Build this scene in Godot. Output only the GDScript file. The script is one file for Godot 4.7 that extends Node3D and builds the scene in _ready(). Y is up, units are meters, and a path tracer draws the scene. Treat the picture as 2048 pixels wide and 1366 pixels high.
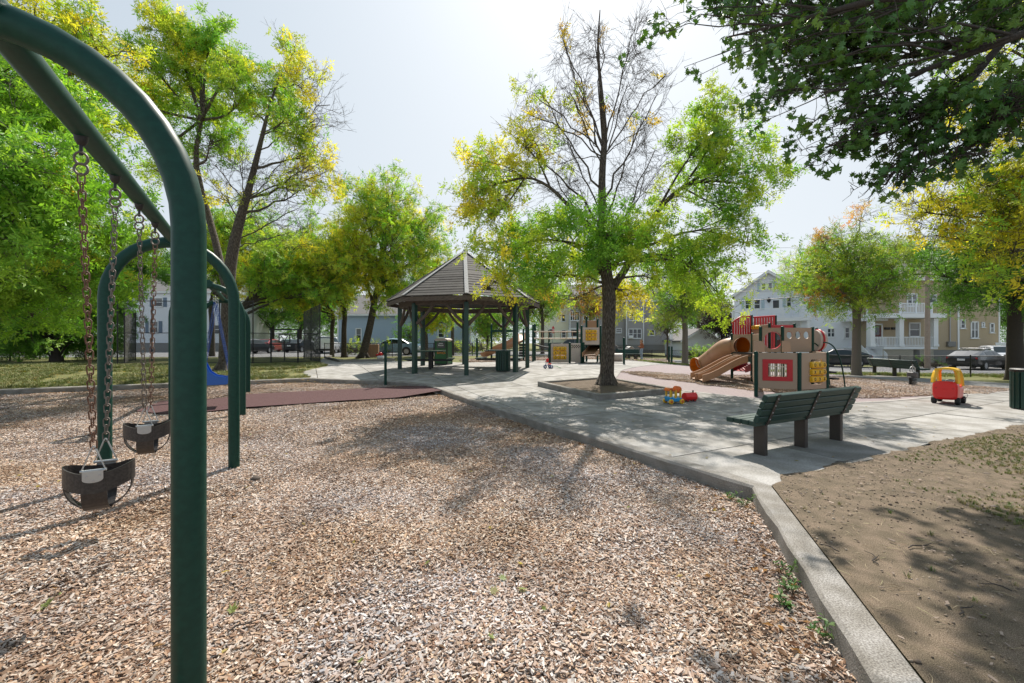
extends Node3D
# A municipal playground in early autumn: swings over wood chips, a concrete plaza with a shelter,
# play structures, ash and maple trees, and houses across the street.

const F := 835.0        # focal length in pixels of the 2048-wide photograph
const EYE := 1.5
const CHIP_DROP := 0.14 # the chips lie this far below the kerb
var R := RandomNumberGenerator.new()
var MT := {}            # materials by name
var taken := {}
var noise := FastNoiseLite.new()

# ---------------------------------------------------------------- mesh builder
class MB:
	var v := PackedVector3Array()
	var n := PackedVector3Array()
	var c := PackedColorArray()
	var ix := PackedInt32Array()
	var col := Color(1, 1, 1)
	var colored := false
	func tri(a: Vector3, b: Vector3, d: Vector3) -> void:      # counter-clockwise seen from outside
		var m := (b - a).cross(d - a).normalized()
		var k := v.size()
		v.append(a); v.append(b); v.append(d)
		n.append(m); n.append(m); n.append(m)
		if colored:
			c.append(col); c.append(col); c.append(col)
		ix.append(k); ix.append(k + 2); ix.append(k + 1)
	func quad(a: Vector3, b: Vector3, d: Vector3, e: Vector3) -> void:
		var m := (d - a).cross(e - b).normalized()
		var k := v.size()
		v.append(a); v.append(b); v.append(d); v.append(e)
		for q in 4:
			n.append(m)
			if colored: c.append(col)
		ix.append(k); ix.append(k + 2); ix.append(k + 1)
		ix.append(k); ix.append(k + 3); ix.append(k + 2)
	func box(o: Vector3, s: Vector3, b := Basis.IDENTITY) -> void:
		var x := b.x * s.x * 0.5
		var y := b.y * s.y * 0.5
		var z := b.z * s.z * 0.5
		quad(o - x - y + z, o + x - y + z, o + x + y + z, o - x + y + z)
		quad(o + x - y - z, o - x - y - z, o - x + y - z, o + x + y - z)
		quad(o + x - y + z, o + x - y - z, o + x + y - z, o + x + y + z)
		quad(o - x - y - z, o - x - y + z, o - x + y + z, o - x + y - z)
		quad(o - x + y + z, o + x + y + z, o + x + y - z, o - x + y - z)
		quad(o - x - y - z, o + x - y - z, o + x - y + z, o - x - y + z)
	func bbox(o: Vector3, s: Vector3, e: float, b := Basis.IDENTITY) -> void:   # box with chamfered edges
		var h := s * 0.5
		var i := h - Vector3(e, e, e)
		var ax := [b.x, b.y, b.z]
		for a in 3:
			var u := (a + 1) % 3
			var w := (a + 2) % 3
			for sg in [-1.0, 1.0]:
				var ct: Vector3 = o + ax[a] * h[a] * sg
				var du: Vector3 = ax[u] * i[u] * sg
				var dw: Vector3 = ax[w] * i[w]
				quad(ct - du - dw, ct + du - dw, ct + du + dw, ct - du + dw)
			for su in [-1.0, 1.0]:
				for sw in [-1.0, 1.0]:
					var p: Vector3 = o + ax[u] * h[u] * su + ax[w] * i[w] * sw
					var q: Vector3 = o + ax[u] * i[u] * su + ax[w] * h[w] * sw
					var da: Vector3 = ax[a] * i[a] * (-su * sw)
					quad(p - da, p + da, q + da, q - da)
		for sx in [-1.0, 1.0]:
			for sy in [-1.0, 1.0]:
				for sz in [-1.0, 1.0]:
					var px: Vector3 = o + b.x * h.x * sx + b.y * i.y * sy + b.z * i.z * sz
					var py: Vector3 = o + b.x * i.x * sx + b.y * h.y * sy + b.z * i.z * sz
					var pz: Vector3 = o + b.x * i.x * sx + b.y * i.y * sy + b.z * h.z * sz
					if sx * sy * sz > 0.0: tri(px, py, pz)
					else: tri(px, pz, py)
	func ring(o: Vector3, x: Vector3, y: Vector3, k: int, slope := Vector3.ZERO) -> int:   # adds k smooth points, returns the first index
		var first := v.size()
		for q in k:
			var t := TAU * q / k
			var d := x * cos(t) + y * sin(t)
			v.append(o + d)
			n.append((d.normalized() + slope).normalized())
			if colored: c.append(col)
		return first
	func join(a: int, b: int, k: int) -> void:
		for q in k:
			var r := (q + 1) % k
			ix.append(a + q); ix.append(b + r); ix.append(a + r)
			ix.append(a + q); ix.append(b + q); ix.append(b + r)
	func cap(o: Vector3, x: Vector3, y: Vector3, k: int, up: Vector3) -> void:
		var m := v.size()
		v.append(o); n.append(up)
		if colored: c.append(col)
		for q in k:
			var t := TAU * q / k
			v.append(o + x * cos(t) + y * sin(t)); n.append(up)
			if colored: c.append(col)
		for q in k:
			var r := (q + 1) % k
			if x.cross(y).dot(up) > 0.0: ix.append(m); ix.append(m + 1 + r); ix.append(m + 1 + q)
			else: ix.append(m); ix.append(m + 1 + q); ix.append(m + 1 + r)
	func tube(p: Array, r, k := 8, caps := true, closed := false) -> void:   # round bar along points; r is a number or one radius for each point
		var x := Vector3.ZERO
		var last := -1
		var first := -1
		var m := p.size()
		for i in m:
			var t: Vector3
			if closed: t = p[(i + 1) % m] - p[(i + m - 1) % m]
			else: t = p[min(i + 1, m - 1)] - p[max(i - 1, 0)]
			t = t.normalized()
			if x == Vector3.ZERO: x = t.cross(Vector3.UP if absf(t.y) < 0.9 else Vector3.RIGHT)
			x = (x - t * x.dot(t)).normalized()
			var y := t.cross(x)
			var rr: float = r if r is float else r[i]
			var now := ring(p[i], x * rr, y * rr, k)
			if last >= 0: join(last, now, k)
			else: first = now
			if caps and not closed and (i == 0 or i == m - 1): cap(p[i], x * rr, y * rr, k, -t if i == 0 else t)
			last = now
		if closed: join(last, first, k)
	func lathe(prof: Array, k := 16, xf := Transform3D.IDENTITY) -> void:   # prof: Vector2(radius, height) from the bottom up
		var last := -1
		for i in prof.size():
			var t: Vector2 = prof[min(i + 1, prof.size() - 1)] - prof[max(i - 1, 0)]
			var now := v.size()
			var nn := Vector2(t.y, -t.x).normalized()
			for q in k:
				var a := TAU * q / k
				v.append(xf * Vector3(cos(a) * prof[i].x, prof[i].y, -sin(a) * prof[i].x))
				n.append((xf.basis * Vector3(cos(a) * nn.x, nn.y, -sin(a) * nn.x)).normalized())
				if colored: c.append(col)
			if last >= 0: join(last, now, k)
			last = now
	func prism(poly: PackedVector2Array, depth: float, xf := Transform3D.IDENTITY) -> void:   # outline in x and y, pushed along z
		var p := poly
		if Geometry2D.is_polygon_clockwise(p): p.reverse()
		var t := Geometry2D.triangulate_polygon(p)
		var z := Vector3(0, 0, depth)
		for i in range(0, t.size(), 3):
			var a := p[t[i]]
			var b := p[t[i + 1]]
			var d := p[t[i + 2]]
			if (b - a).cross(d - a) < 0.0:
				var e := b
				b = d
				d = e
			tri(xf * (Vector3(a.x, a.y, 0) + z), xf * (Vector3(b.x, b.y, 0) + z), xf * (Vector3(d.x, d.y, 0) + z))
			tri(xf * Vector3(a.x, a.y, 0), xf * Vector3(d.x, d.y, 0), xf * Vector3(b.x, b.y, 0))
		for i in p.size():
			var a := Vector3(p[i].x, p[i].y, 0)
			var b := Vector3(p[(i + 1) % p.size()].x, p[(i + 1) % p.size()].y, 0)
			quad(xf * a, xf * b, xf * (b + z), xf * (a + z))
	func mesh() -> ArrayMesh:
		var a := []
		a.resize(Mesh.ARRAY_MAX)
		a[Mesh.ARRAY_VERTEX] = v
		a[Mesh.ARRAY_NORMAL] = n
		if colored: a[Mesh.ARRAY_COLOR] = c
		a[Mesh.ARRAY_INDEX] = ix
		var m := ArrayMesh.new()
		if v.size(): m.add_surface_from_arrays(Mesh.PRIMITIVE_TRIANGLES, a)
		return m

# ---------------------------------------------------------------- naming and parenting
func numbered(called: String) -> String:
	var k: int = taken.get(called, 0)
	taken[called] = k + 1
	return called if k == 0 else "%s_%03d" % [called, k]
func tag(o: Node, label: String, category := "", group := "", kind := "") -> Node:
	if label: o.set_meta("label", label)
	if category: o.set_meta("category", category)
	if group: o.set_meta("group", group)
	if kind: o.set_meta("kind", kind)
	return o
func thing(called: String, label: String, category: String, at := Vector3.ZERO, turn := 0.0, group := "") -> Node3D:
	var o := Node3D.new()
	o.name = numbered(called)
	add_child(o)
	o.position = at
	o.rotation.y = turn
	tag(o, label, category, group)
	return o
func part(parent: Node, called: String, b, m: String, label := "", at := Vector3.ZERO) -> MeshInstance3D:
	var o := MeshInstance3D.new()
	o.name = called
	o.mesh = b.mesh() if b is MB else b
	o.material_override = MT[m]
	o.position = at
	parent.add_child(o, true)
	if label: o.set_meta("label", label)
	return o
func single(called: String, b, m: String, label: String, category: String, at := Vector3.ZERO, group := "") -> MeshInstance3D:
	var o := part(self, numbered(called), b, m, "", at)
	tag(o, label, category, group)
	return o
func struct(called: String, b, m: String) -> MeshInstance3D:
	var o := part(self, numbered(called), b, m)
	o.set_meta("kind", "structure")
	return o
func copy(o: Node3D, label := "", group := "") -> Node3D:
	var d := o.duplicate()
	d.name = numbered(String(o.name).rstrip("0123456789_"))
	add_child(d)
	if label: d.set_meta("label", label)
	if group: d.set_meta("group", group)
	return d
func stuff(o: Node) -> Node:
	o.set_meta("kind", "stuff")
	return o
func scatter(parent: Node, called: String, m: Mesh, material: String, at: Array, tint := []) -> MultiMeshInstance3D:
	var mm := MultiMesh.new()
	mm.transform_format = MultiMesh.TRANSFORM_3D
	mm.use_colors = tint.size() > 0
	mm.mesh = m
	mm.instance_count = at.size()
	for i in at.size():
		mm.set_instance_transform(i, at[i])
		if tint.size(): mm.set_instance_color(i, tint[i])
	var o := MultiMeshInstance3D.new()
	o.name = called
	o.multimesh = mm
	o.material_override = MT[material]
	parent.add_child(o, true)
	o.set_meta("kind", "stuff")
	return o

# ---------------------------------------------------------------- where things stand
func sm(t: float) -> float:
	t = clampf(t, 0.0, 1.0)
	return t * t * (3.0 - 2.0 * t)
func H(x: float, d: float) -> float:      # the lie of the land: the plaza climbs gently, the street side falls away
	var near := 0.33 * sm((d - 9.0) / 11.0)
	var far := -0.5 * sm((d - 12.0) / 20.0)
	return lerpf(near, far, sm((x - 4.0) / 14.0))
func ray(px: float, d: float) -> float:
	return (px - 1024.0) / F * d
func V(px: float, py: float, d: float) -> Vector3:      # the point seen at a pixel, d metres ahead
	return Vector3(ray(px, d), EYE - (py - 683.0) / F * d, -d)
func G2(px: float, py: float, off := 0.0) -> Vector2:   # where the ground is seen at a pixel: (x, metres ahead)
	var d := 12.0
	for i in 40:
		var h := EYE - H(ray(px, d), d) - off
		d = lerpf(d, h * F / (py - 683.0), 0.6)
	return Vector2(ray(px, d), d)
func on(x: float, d: float, off := 0.0) -> Vector3:
	return Vector3(x, H(x, d) + off, -d)
func G(px: float, py: float, off := 0.0) -> Vector3:
	var p := G2(px, py, off)
	return on(p.x, p.y, off)
func at_px(px: float, d: float, off := 0.0) -> Vector3:
	return on(ray(px, d), d, off)
func poly_px(a: Array, off := 0.0) -> PackedVector2Array:
	var p := PackedVector2Array()
	for q in a: p.append(G2(q[0], q[1], off))
	return p

func rnd(a: float, b: float) -> float:
	return R.randf_range(a, b)
func turned(yaw: float) -> Basis:
	return Basis(Vector3.UP, yaw)
func facing(from: Vector3, to: Vector3) -> Basis:       # x runs from one point to the other, y stays up as far as it can
	var x := (to - from).normalized()
	var z := x.cross(Vector3.UP if absf(x.y) < 0.99 else Vector3.FORWARD).normalized()
	return Basis(x, z.cross(x), z)
func curve(a: Vector3, m: Vector3, b: Vector3, k: int) -> Array:
	var p := []
	for i in k + 1:
		var t := float(i) / k
		p.append(a.lerp(m, t).lerp(m.lerp(b, t), t))
	return p

# ---------------------------------------------------------------- materials
func lin(r: float, g: float, b: float) -> Color:
	return Color(r, g, b).linear_to_srgb()
func mat(called: String, c: Color, rough := 0.7, metal := 0.0) -> StandardMaterial3D:   # c holds linear base colour
	var m := StandardMaterial3D.new()
	m.resource_name = called
	m.albedo_color = c.linear_to_srgb()
	m.roughness = rough
	m.metallic = metal
	MT[called] = m
	return m
func noise_tex(freq: float, ramp: Array, size := 512, octaves := 4, sd := 1, kind := FastNoiseLite.TYPE_SIMPLEX_SMOOTH, bump := 0.0) -> NoiseTexture2D:
	var f := FastNoiseLite.new()
	f.noise_type = kind
	f.frequency = freq
	f.fractal_octaves = octaves
	f.seed = sd
	var t := NoiseTexture2D.new()
	t.width = size
	t.height = size
	t.seamless = true
	t.noise = f
	if bump > 0.0:
		t.as_normal_map = true
		t.bump_strength = bump
	elif ramp.size():
		var g := Gradient.new()
		g.offsets = PackedFloat32Array(ramp.map(func(q): return q[0]))
		g.colors = PackedColorArray(ramp.map(func(q): return q[1].linear_to_srgb()))
		t.color_ramp = g
	return t
func grained(called: String, ramp: Array, freq: float, scale: Vector3, rough := 0.8, world := true, bump := 0.0, octaves := 4, size := 512) -> StandardMaterial3D:
	var m := mat(called, Color(1, 1, 1), rough)
	m.albedo_texture = noise_tex(freq, ramp, size, octaves, called.hash() % 1000)
	m.uv1_triplanar = true
	m.uv1_world_triplanar = world
	m.uv1_scale = scale
	if bump > 0.0:
		m.normal_enabled = true
		m.normal_texture = noise_tex(freq * 1.3, [], size, octaves, called.hash() % 997, FastNoiseLite.TYPE_SIMPLEX_SMOOTH, 6.0)
		m.normal_scale = bump
	return m
func detail(called: String, freq: float, a: Color, b: Color, scale: float, sd: int) -> void:   # a second, coarser pattern multiplied over the first
	var m: StandardMaterial3D = MT[called]
	m.detail_enabled = true
	m.detail_blend_mode = BaseMaterial3D.BLEND_MODE_MUL
	m.detail_albedo = noise_tex(freq, [[0.25, a], [0.75, b]], 512, 5, sd)
	m.detail_uv_layer = BaseMaterial3D.DETAIL_UV_2
	m.uv2_triplanar = true
	m.uv2_world_triplanar = true
	m.uv2_scale = Vector3.ONE * scale
func leafy(called: String, shine := 0.45, through := 0.9) -> void:
	var m := mat(called, Color(1, 1, 1), shine)
	m.vertex_color_use_as_albedo = true
	m.cull_mode = BaseMaterial3D.CULL_DISABLED
	m.backlight_enabled = true
	m.backlight = Color(through, through, through * 0.75)
func tinted(called: String, rough: float) -> void:
	var m := mat(called, Color(1, 1, 1), rough)
	m.vertex_color_use_as_albedo = true
func grey(v: float, r := 1.0, g := 1.0, b := 1.0) -> Color:
	return Color(v * r, v * g, v * b)

func make_materials() -> void:
	# play equipment and furniture paint
	grained("post_green", [[0.3, Color(0.004, 0.036, 0.026)], [0.7, Color(0.006, 0.047, 0.034)]], 0.02, Vector3.ONE * 2.0, 0.42, true)
	(MT["post_green"] as StandardMaterial3D).metallic_specular = 0.35
	mat("shelter_green", Color(0.006, 0.042, 0.032), 0.4)
	grained("bench_green", [[0.3, Color(0.008, 0.034, 0.027)], [0.7, Color(0.015, 0.05, 0.04)]], 0.02, Vector3(1.2, 14, 14), 0.45, false)
	mat("bench_end_green", Color(0.008, 0.085, 0.06), 0.45)
	grained("bench_brown", [[0.3, Color(0.035, 0.027, 0.022)], [0.7, Color(0.06, 0.047, 0.04)]], 0.05, Vector3.ONE * 4.0, 0.5, true)
	mat("panel_tan", Color(0.36, 0.255, 0.18), 0.5)
	mat("panel_pale", Color(0.5, 0.42, 0.37), 0.55)
	mat("slide_tan", Color(0.36, 0.205, 0.115), 0.45)
	mat("play_red", Color(0.48, 0.012, 0.018), 0.35)
	mat("play_orange", Color(0.75, 0.2, 0.015), 0.4)
	mat("play_yellow", Color(0.75, 0.42, 0.015), 0.4)
	mat("play_cream", Color(0.62, 0.52, 0.4), 0.5)
	mat("print_dark", Color(0.03, 0.025, 0.02), 0.7)
	mat("deck_black", Color(0.02, 0.02, 0.02), 0.6)
	mat("toy_red", Color(0.72, 0.02, 0.02), 0.3)
	mat("toy_yellow", Color(0.8, 0.47, 0.03), 0.35)
	mat("toy_orange", Color(0.8, 0.16, 0.02), 0.35)
	mat("toy_blue", Color(0.015, 0.28, 0.58), 0.35)
	mat("toy_green", Color(0.05, 0.4, 0.12), 0.4)
	mat("toy_navy", Color(0.05, 0.08, 0.25), 0.4)
	mat("toy_white", Color(0.75, 0.75, 0.75), 0.4)
	mat("swing_blue", Color(0.008, 0.1, 0.42), 0.3)
	mat("chain_blue", Color(0.01, 0.06, 0.25), 0.35)
	grained("chain_rust", [[0.35, Color(0.06, 0.035, 0.025)], [0.65, Color(0.17, 0.075, 0.04)]], 0.05, Vector3.ONE * 9.0, 0.65, true)
	mat("chain_steel", Color(0.13, 0.11, 0.095), 0.5, 0.4)
	mat("steel", Color(0.42, 0.43, 0.43), 0.42, 0.7)
	grained("seat_rubber", [[0.3, Color(0.018, 0.016, 0.016)], [0.7, Color(0.04, 0.036, 0.034)]], 0.03, Vector3.ONE * 3.0, 0.42, true)
	mat("black_iron", Color(0.012, 0.012, 0.013), 0.5)
	mat("black_vinyl", Color(0.011, 0.011, 0.012), 0.55)
	mat("rubber_tyre", Color(0.016, 0.016, 0.017), 0.7)
	mat("compactor_green", Color(0.02, 0.12, 0.035), 0.4)
	mat("grey_plastic", Color(0.09, 0.09, 0.095), 0.45)
	mat("print_orange", Color(0.7, 0.22, 0.02), 0.6)
	mat("print_white", Color(0.8, 0.8, 0.8), 0.6)
	mat("box_brown", Color(0.35, 0.2, 0.12), 0.8)
	mat("sign_red", Color(0.55, 0.02, 0.02), 0.45)
	mat("zinc", Color(0.4, 0.4, 0.41), 0.4, 0.5)
	# wood
	for w in [["wood_grey", 0.032, 0.09], ["wood_dark", 0.02, 0.055], ["wood_pale", 0.2, 0.38]]:
		grained(w[0], [[0.2, grey(w[1], 1.08, 0.95, 0.83)], [0.5, grey((w[1] + w[2]) * 0.5, 1.05, 0.95, 0.85)], [0.8, grey(w[2], 1.03, 0.96, 0.88)]], 0.02, Vector3(0.35, 7, 7), 0.85, false, 0.4)
	grained("wood_silver", [[0.25, grey(0.1)], [0.45, grey(0.32)], [0.75, grey(0.5)]], 0.03, Vector3(0.9, 5, 5), 0.85, false, 0.4)
	grained("wood_brown", [[0.2, Color(0.06, 0.043, 0.033)], [0.8, Color(0.16, 0.125, 0.1)]], 0.02, Vector3(0.5, 6, 6), 0.85, false, 0.4)
	grained("pole_wood", [[0.2, Color(0.22, 0.16, 0.12)], [0.8, Color(0.42, 0.34, 0.28)]], 0.03, Vector3(6, 0.4, 6), 0.9, true)
	# ground
	grained("concrete", [[0.25, Color(0.31, 0.297, 0.28)], [0.75, Color(0.42, 0.405, 0.385)]], 0.05, Vector3.ONE * 1.2, 0.9, true, 0.25, 5)
	detail("concrete", 0.012, Color(0.74, 0.73, 0.71), Color(1, 1, 1), 0.16, 41)
	for i in 3:
		var s: float = [0.8, 0.93, 1.02][i]
		grained("slab_%d" % i, [[0.25, Color(0.31, 0.3, 0.287) * s], [0.75, Color(0.42, 0.407, 0.39) * s]], 0.06, Vector3.ONE * 1.1, 0.9, true, 0.22, 5)
		detail("slab_%d" % i, 0.02, Color(0.66, 0.65, 0.62), Color(1, 1, 1), 0.16, 51 + i)
	grained("kerb_concrete", [[0.2, Color(0.17, 0.155, 0.14)], [0.5, Color(0.29, 0.275, 0.255)], [0.8, Color(0.4, 0.38, 0.36)]], 0.09, Vector3.ONE * 1.6, 0.92, true, 0.5, 5)
	detail("kerb_concrete", 0.02, Color(0.68, 0.66, 0.62), Color(1, 1, 1), 0.3, 61)
	grained("joint_dirt", [[0.3, Color(0.03, 0.025, 0.02)], [0.7, Color(0.075, 0.06, 0.045)]], 0.05, Vector3.ONE * 2.0, 0.95)
	grained("dirt", [[0.2, Color(0.09, 0.065, 0.045)], [0.5, Color(0.205, 0.155, 0.11)], [0.8, Color(0.34, 0.275, 0.21)]], 0.12, Vector3.ONE * 2.2, 0.95, true, 1.3, 6)
	detail("dirt", 0.02, Color(0.66, 0.66, 0.58), Color(1, 0.97, 0.92), 0.4, 71)
	grained("bed_soil", [[0.2, Color(0.06, 0.043, 0.03)], [0.5, Color(0.13, 0.095, 0.065)], [0.8, Color(0.23, 0.175, 0.125)]], 0.1, Vector3.ONE * 1.6, 0.95, true, 1.2, 6)
	grained("grass_ground", [[0.2, Color(0.13, 0.115, 0.055)], [0.5, Color(0.15, 0.165, 0.05)], [0.8, Color(0.24, 0.22, 0.09)]], 0.05, Vector3.ONE * 0.8, 0.95, true, 0.8, 6)
	detail("grass_ground", 0.014, Color(0.66, 0.7, 0.5), Color(1.0, 0.95, 0.85), 0.12, 81)
	grained("chip_bed", [[0.2, Color(0.12, 0.075, 0.045)], [0.5, Color(0.3, 0.21, 0.145)], [0.8, Color(0.48, 0.39, 0.31)]], 0.12, Vector3.ONE * 2.0, 0.95, true, 0.8, 5)
	grained("rubber_maroon", [[0.3, Color(0.062, 0.025, 0.026)], [0.7, Color(0.115, 0.055, 0.055)]], 0.16, Vector3.ONE * 2.5, 0.95, true, 0.7, 3)
	grained("rubber_mauve", [[0.3, Color(0.23, 0.185, 0.19)], [0.7, Color(0.34, 0.285, 0.29)]], 0.16, Vector3.ONE * 2.0, 0.95, true, 0.5, 3)
	grained("asphalt", [[0.3, Color(0.12, 0.12, 0.125)], [0.7, Color(0.2, 0.2, 0.205)]], 0.08, Vector3.ONE * 0.8, 0.95)
	grained("path_grey", [[0.3, Color(0.15, 0.145, 0.14)], [0.7, Color(0.22, 0.215, 0.205)]], 0.07, Vector3.ONE * 1.0, 0.95)
	tinted("wood_chip", 0.9)
	grained("stone", [[0.3, Color(0.06, 0.045, 0.035)], [0.7, Color(0.14, 0.11, 0.09)]], 0.08, Vector3.ONE * 12.0, 0.9)
	# plants
	grained("bark", [[0.2, Color(0.022, 0.017, 0.013)], [0.5, Color(0.08, 0.063, 0.05)], [0.8, Color(0.19, 0.16, 0.13)]], 0.035, Vector3(1.9, 0.36, 1.9), 0.95, true, 1.4, 5)
	grained("bark_dark", [[0.2, Color(0.03, 0.024, 0.02)], [0.8, Color(0.085, 0.07, 0.06)]], 0.04, Vector3(4.0, 0.8, 4.0), 0.95, true)
	grained("bark_grey", [[0.2, Color(0.1, 0.085, 0.07)], [0.8, Color(0.21, 0.185, 0.155)]], 0.04, Vector3(4.0, 0.8, 4.0), 0.95, true)
	leafy("leaf", 0.5, 1.0)
	leafy("maple_leaf", 0.45, 0.7)
	leafy("grass_blade", 0.6, 0.6)
	# houses
	mat("siding_blue", Color(0.34, 0.43, 0.54), 0.6)
	mat("siding_white", Color(0.76, 0.78, 0.82), 0.6)
	mat("siding_cream", Color(0.82, 0.78, 0.6), 0.6)
	mat("siding_grey", Color(0.36, 0.345, 0.34), 0.65)
	grained("siding_shingle", [[0.25, Color(0.37, 0.285, 0.185)], [0.75, Color(0.55, 0.44, 0.3)]], 0.03, Vector3(1.6, 3.2, 1.6), 0.8)
	mat("trim_white", Color(0.78, 0.79, 0.8), 0.5)
	mat("shutter_blue", Color(0.42, 0.52, 0.56), 0.6)
	mat("shutter_slate", Color(0.13, 0.18, 0.25), 0.6)
	mat("door_red", Color(0.13, 0.03, 0.025), 0.5)
	mat("foundation", Color(0.25, 0.24, 0.23), 0.9)
	grained("roof_grey", [[0.3, Color(0.12, 0.115, 0.115)], [0.7, Color(0.2, 0.19, 0.185)]], 0.08, Vector3.ONE * 1.2, 0.9)
	mat("lattice", Color(0.55, 0.5, 0.42), 0.7)
	mat("curtain_reflection_glass", Color(0.2, 0.2, 0.2), 0.08)  # grey stands for curtains and for lighter reflections painted on the sashes
	var gl := mat("house_glass", Color(0.03, 0.035, 0.042), 0.06)
	gl.metallic_specular = 0.6
	# cars
	for q in [["car_black", 0.008, 0.01, 0.013], ["car_white", 0.7, 0.7, 0.7], ["car_blue", 0.22, 0.36, 0.5], ["car_red", 0.3, 0.02, 0.02], ["car_deep_blue", 0.03, 0.12, 0.3], ["car_grey", 0.1, 0.1, 0.1], ["car_silver", 0.55, 0.56, 0.58]]:
		var m := mat(q[0], Color(q[1], q[2], q[3]), 0.3)
		m.clearcoat_enabled = true
		m.clearcoat_roughness = 0.06
	mat("car_glass", Color(0.02, 0.03, 0.032), 0.05)
	mat("tail_red", Color(0.42, 0.01, 0.012), 0.2)
	mat("lamp_clear", Color(0.7, 0.7, 0.72), 0.15)
	mat("alloy", Color(0.5, 0.5, 0.52), 0.35, 0.6)
	# people
	tinted("figure", 0.8)
	mat("cloth_black", Color(0.02, 0.02, 0.023), 0.85)
	mat("cloth_white", Color(0.65, 0.63, 0.6), 0.85)

# ---------------------------------------------------------------- camera, sky, sun
func make_camera_and_light() -> void:
	var cam := Camera3D.new()
	cam.name = "camera"
	add_child(cam)
	cam.position = Vector3(0, EYE, 0)
	cam.fov = rad_to_deg(2.0 * atan(683.0 / F))
	cam.near = 0.05
	cam.far = 900.0
	cam.current = true
	var az := deg_to_rad(14.0)
	var el := deg_to_rad(52.0)
	var to_sun := Vector3(sin(az) * cos(el), sin(el), -cos(az) * cos(el))
	var w := 512
	var im := Image.create(w, w / 2, false, Image.FORMAT_RGBF)
	for j in w / 2:
		var up := (0.5 - (j + 0.5) / (w / 2.0)) * PI
		for i in w:
			var a := (i + 0.5) / w * TAU
			var dir := Vector3(sin(a) * cos(up), sin(up), -cos(a) * cos(up))
			var g := rad_to_deg(acos(clampf(dir.dot(to_sun), -1.0, 1.0)))
			var e := maxf(dir.y, 0.0)
			var c := Color(0.56, 0.605, 0.64).lerp(Color(0.1, 0.2, 0.31), pow(e, 0.55))
			var haze := 0.66 * exp(-g / 23.0) + 0.13 * exp(-g / 85.0)
			im.set_pixel(i, j, Color(c.r + haze * 1.18, c.g + haze * 1.05, c.b + haze * 0.92))
	var pan := PanoramaSkyMaterial.new()
	pan.panorama = ImageTexture.create_from_image(im)
	var sky := Sky.new()
	sky.sky_material = pan
	var env := Environment.new()
	env.background_mode = Environment.BG_SKY
	env.sky = sky
	env.tonemap_mode = Environment.TONE_MAPPER_LINEAR
	env.tonemap_exposure = 1.45
	env.sdfgi_enabled = true
	env.ssao_enabled = true
	env.ssil_enabled = true
	var we := WorldEnvironment.new()
	we.name = "world_environment"
	we.environment = env
	add_child(we)
	var sun := DirectionalLight3D.new()
	sun.name = "sun"
	sun.light_color = Color(1.0, 0.97, 0.925)
	sun.light_energy = 1.6
	sun.light_angular_distance = 0.5
	sun.shadow_enabled = true
	add_child(sun)
	sun.look_at_from_position(to_sun * 50.0, Vector3.ZERO)

# ---------------------------------------------------------------- ground
func scuff(x: float, d: float) -> float:   # hollows worn under the swings
	var s := 0.0
	for q in [Vector2(-2.64, 2.7), Vector2(-3.36, 3.86), Vector2(-7.25, 10.2)]: s += exp(-Vector2(x, d).distance_squared_to(q) / 0.3)
	return minf(s, 1.0)
func chip_h(x: float, d: float) -> float:
	return H(x, d) - CHIP_DROP - scuff(x, d) * 0.06 + 0.022 * noise.get_noise_2d(x * 40.0, d * 40.0) + 0.03 * noise.get_noise_2d(x * 9.0, d * 9.0)
func sheet(poly: PackedVector2Array, height: Callable, cell: float, cut := PackedVector2Array()) -> MB:
	var b := MB.new()
	var lo := poly[0]
	var hi := poly[0]
	for p in poly:
		lo = lo.min(p)
		hi = hi.max(p)
	var x := lo.x
	while x < hi.x:
		var d := lo.y
		while d < hi.y:
			var far := maxf(absf(x), absf(d)) > 60.0
			var s := cell
			var r := PackedVector2Array([Vector2(x, d), Vector2(x + s, d), Vector2(x + s, d + s), Vector2(x, d + s)])
			for q in Geometry2D.intersect_polygons(r, poly):
				var list := [q]
				if cut.size(): list = Geometry2D.clip_polygons(q, cut)
				for w in list:
					var t := Geometry2D.triangulate_polygon(w)
					for i in range(0, t.size(), 3):
						var a: Vector2 = w[t[i]]
						var e: Vector2 = w[t[i + 1]]
						var f: Vector2 = w[t[i + 2]]
						if (e - a).cross(f - a) < 0.0:
							var z := e
							e = f
							f = z
						b.tri(Vector3(a.x, height.call(a.x, a.y), -a.y), Vector3(e.x, height.call(e.x, e.y), -e.y), Vector3(f.x, height.call(f.x, f.y), -f.y))
			d += cell
		x += cell
	return b
func lift(off: float) -> Callable:
	return func(x: float, d: float) -> float: return H(x, d) + off
func strip(line: PackedVector2Array, off: float) -> PackedVector2Array:   # the line moved sideways (to the right of its direction)
	var p := PackedVector2Array()
	for i in line.size():
		var a := (line[i] - line[max(i - 1, 0)]).normalized()
		var e := (line[min(i + 1, line.size() - 1)] - line[i]).normalized()
		if a == Vector2.ZERO: a = e
		if e == Vector2.ZERO: e = a
		var na := Vector2(a.y, -a.x)
		var ne := Vector2(e.y, -e.x)
		var m := (na + ne).normalized()
		p.append(line[i] + m * off / maxf(m.dot(na), 0.4))
	return p
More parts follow.
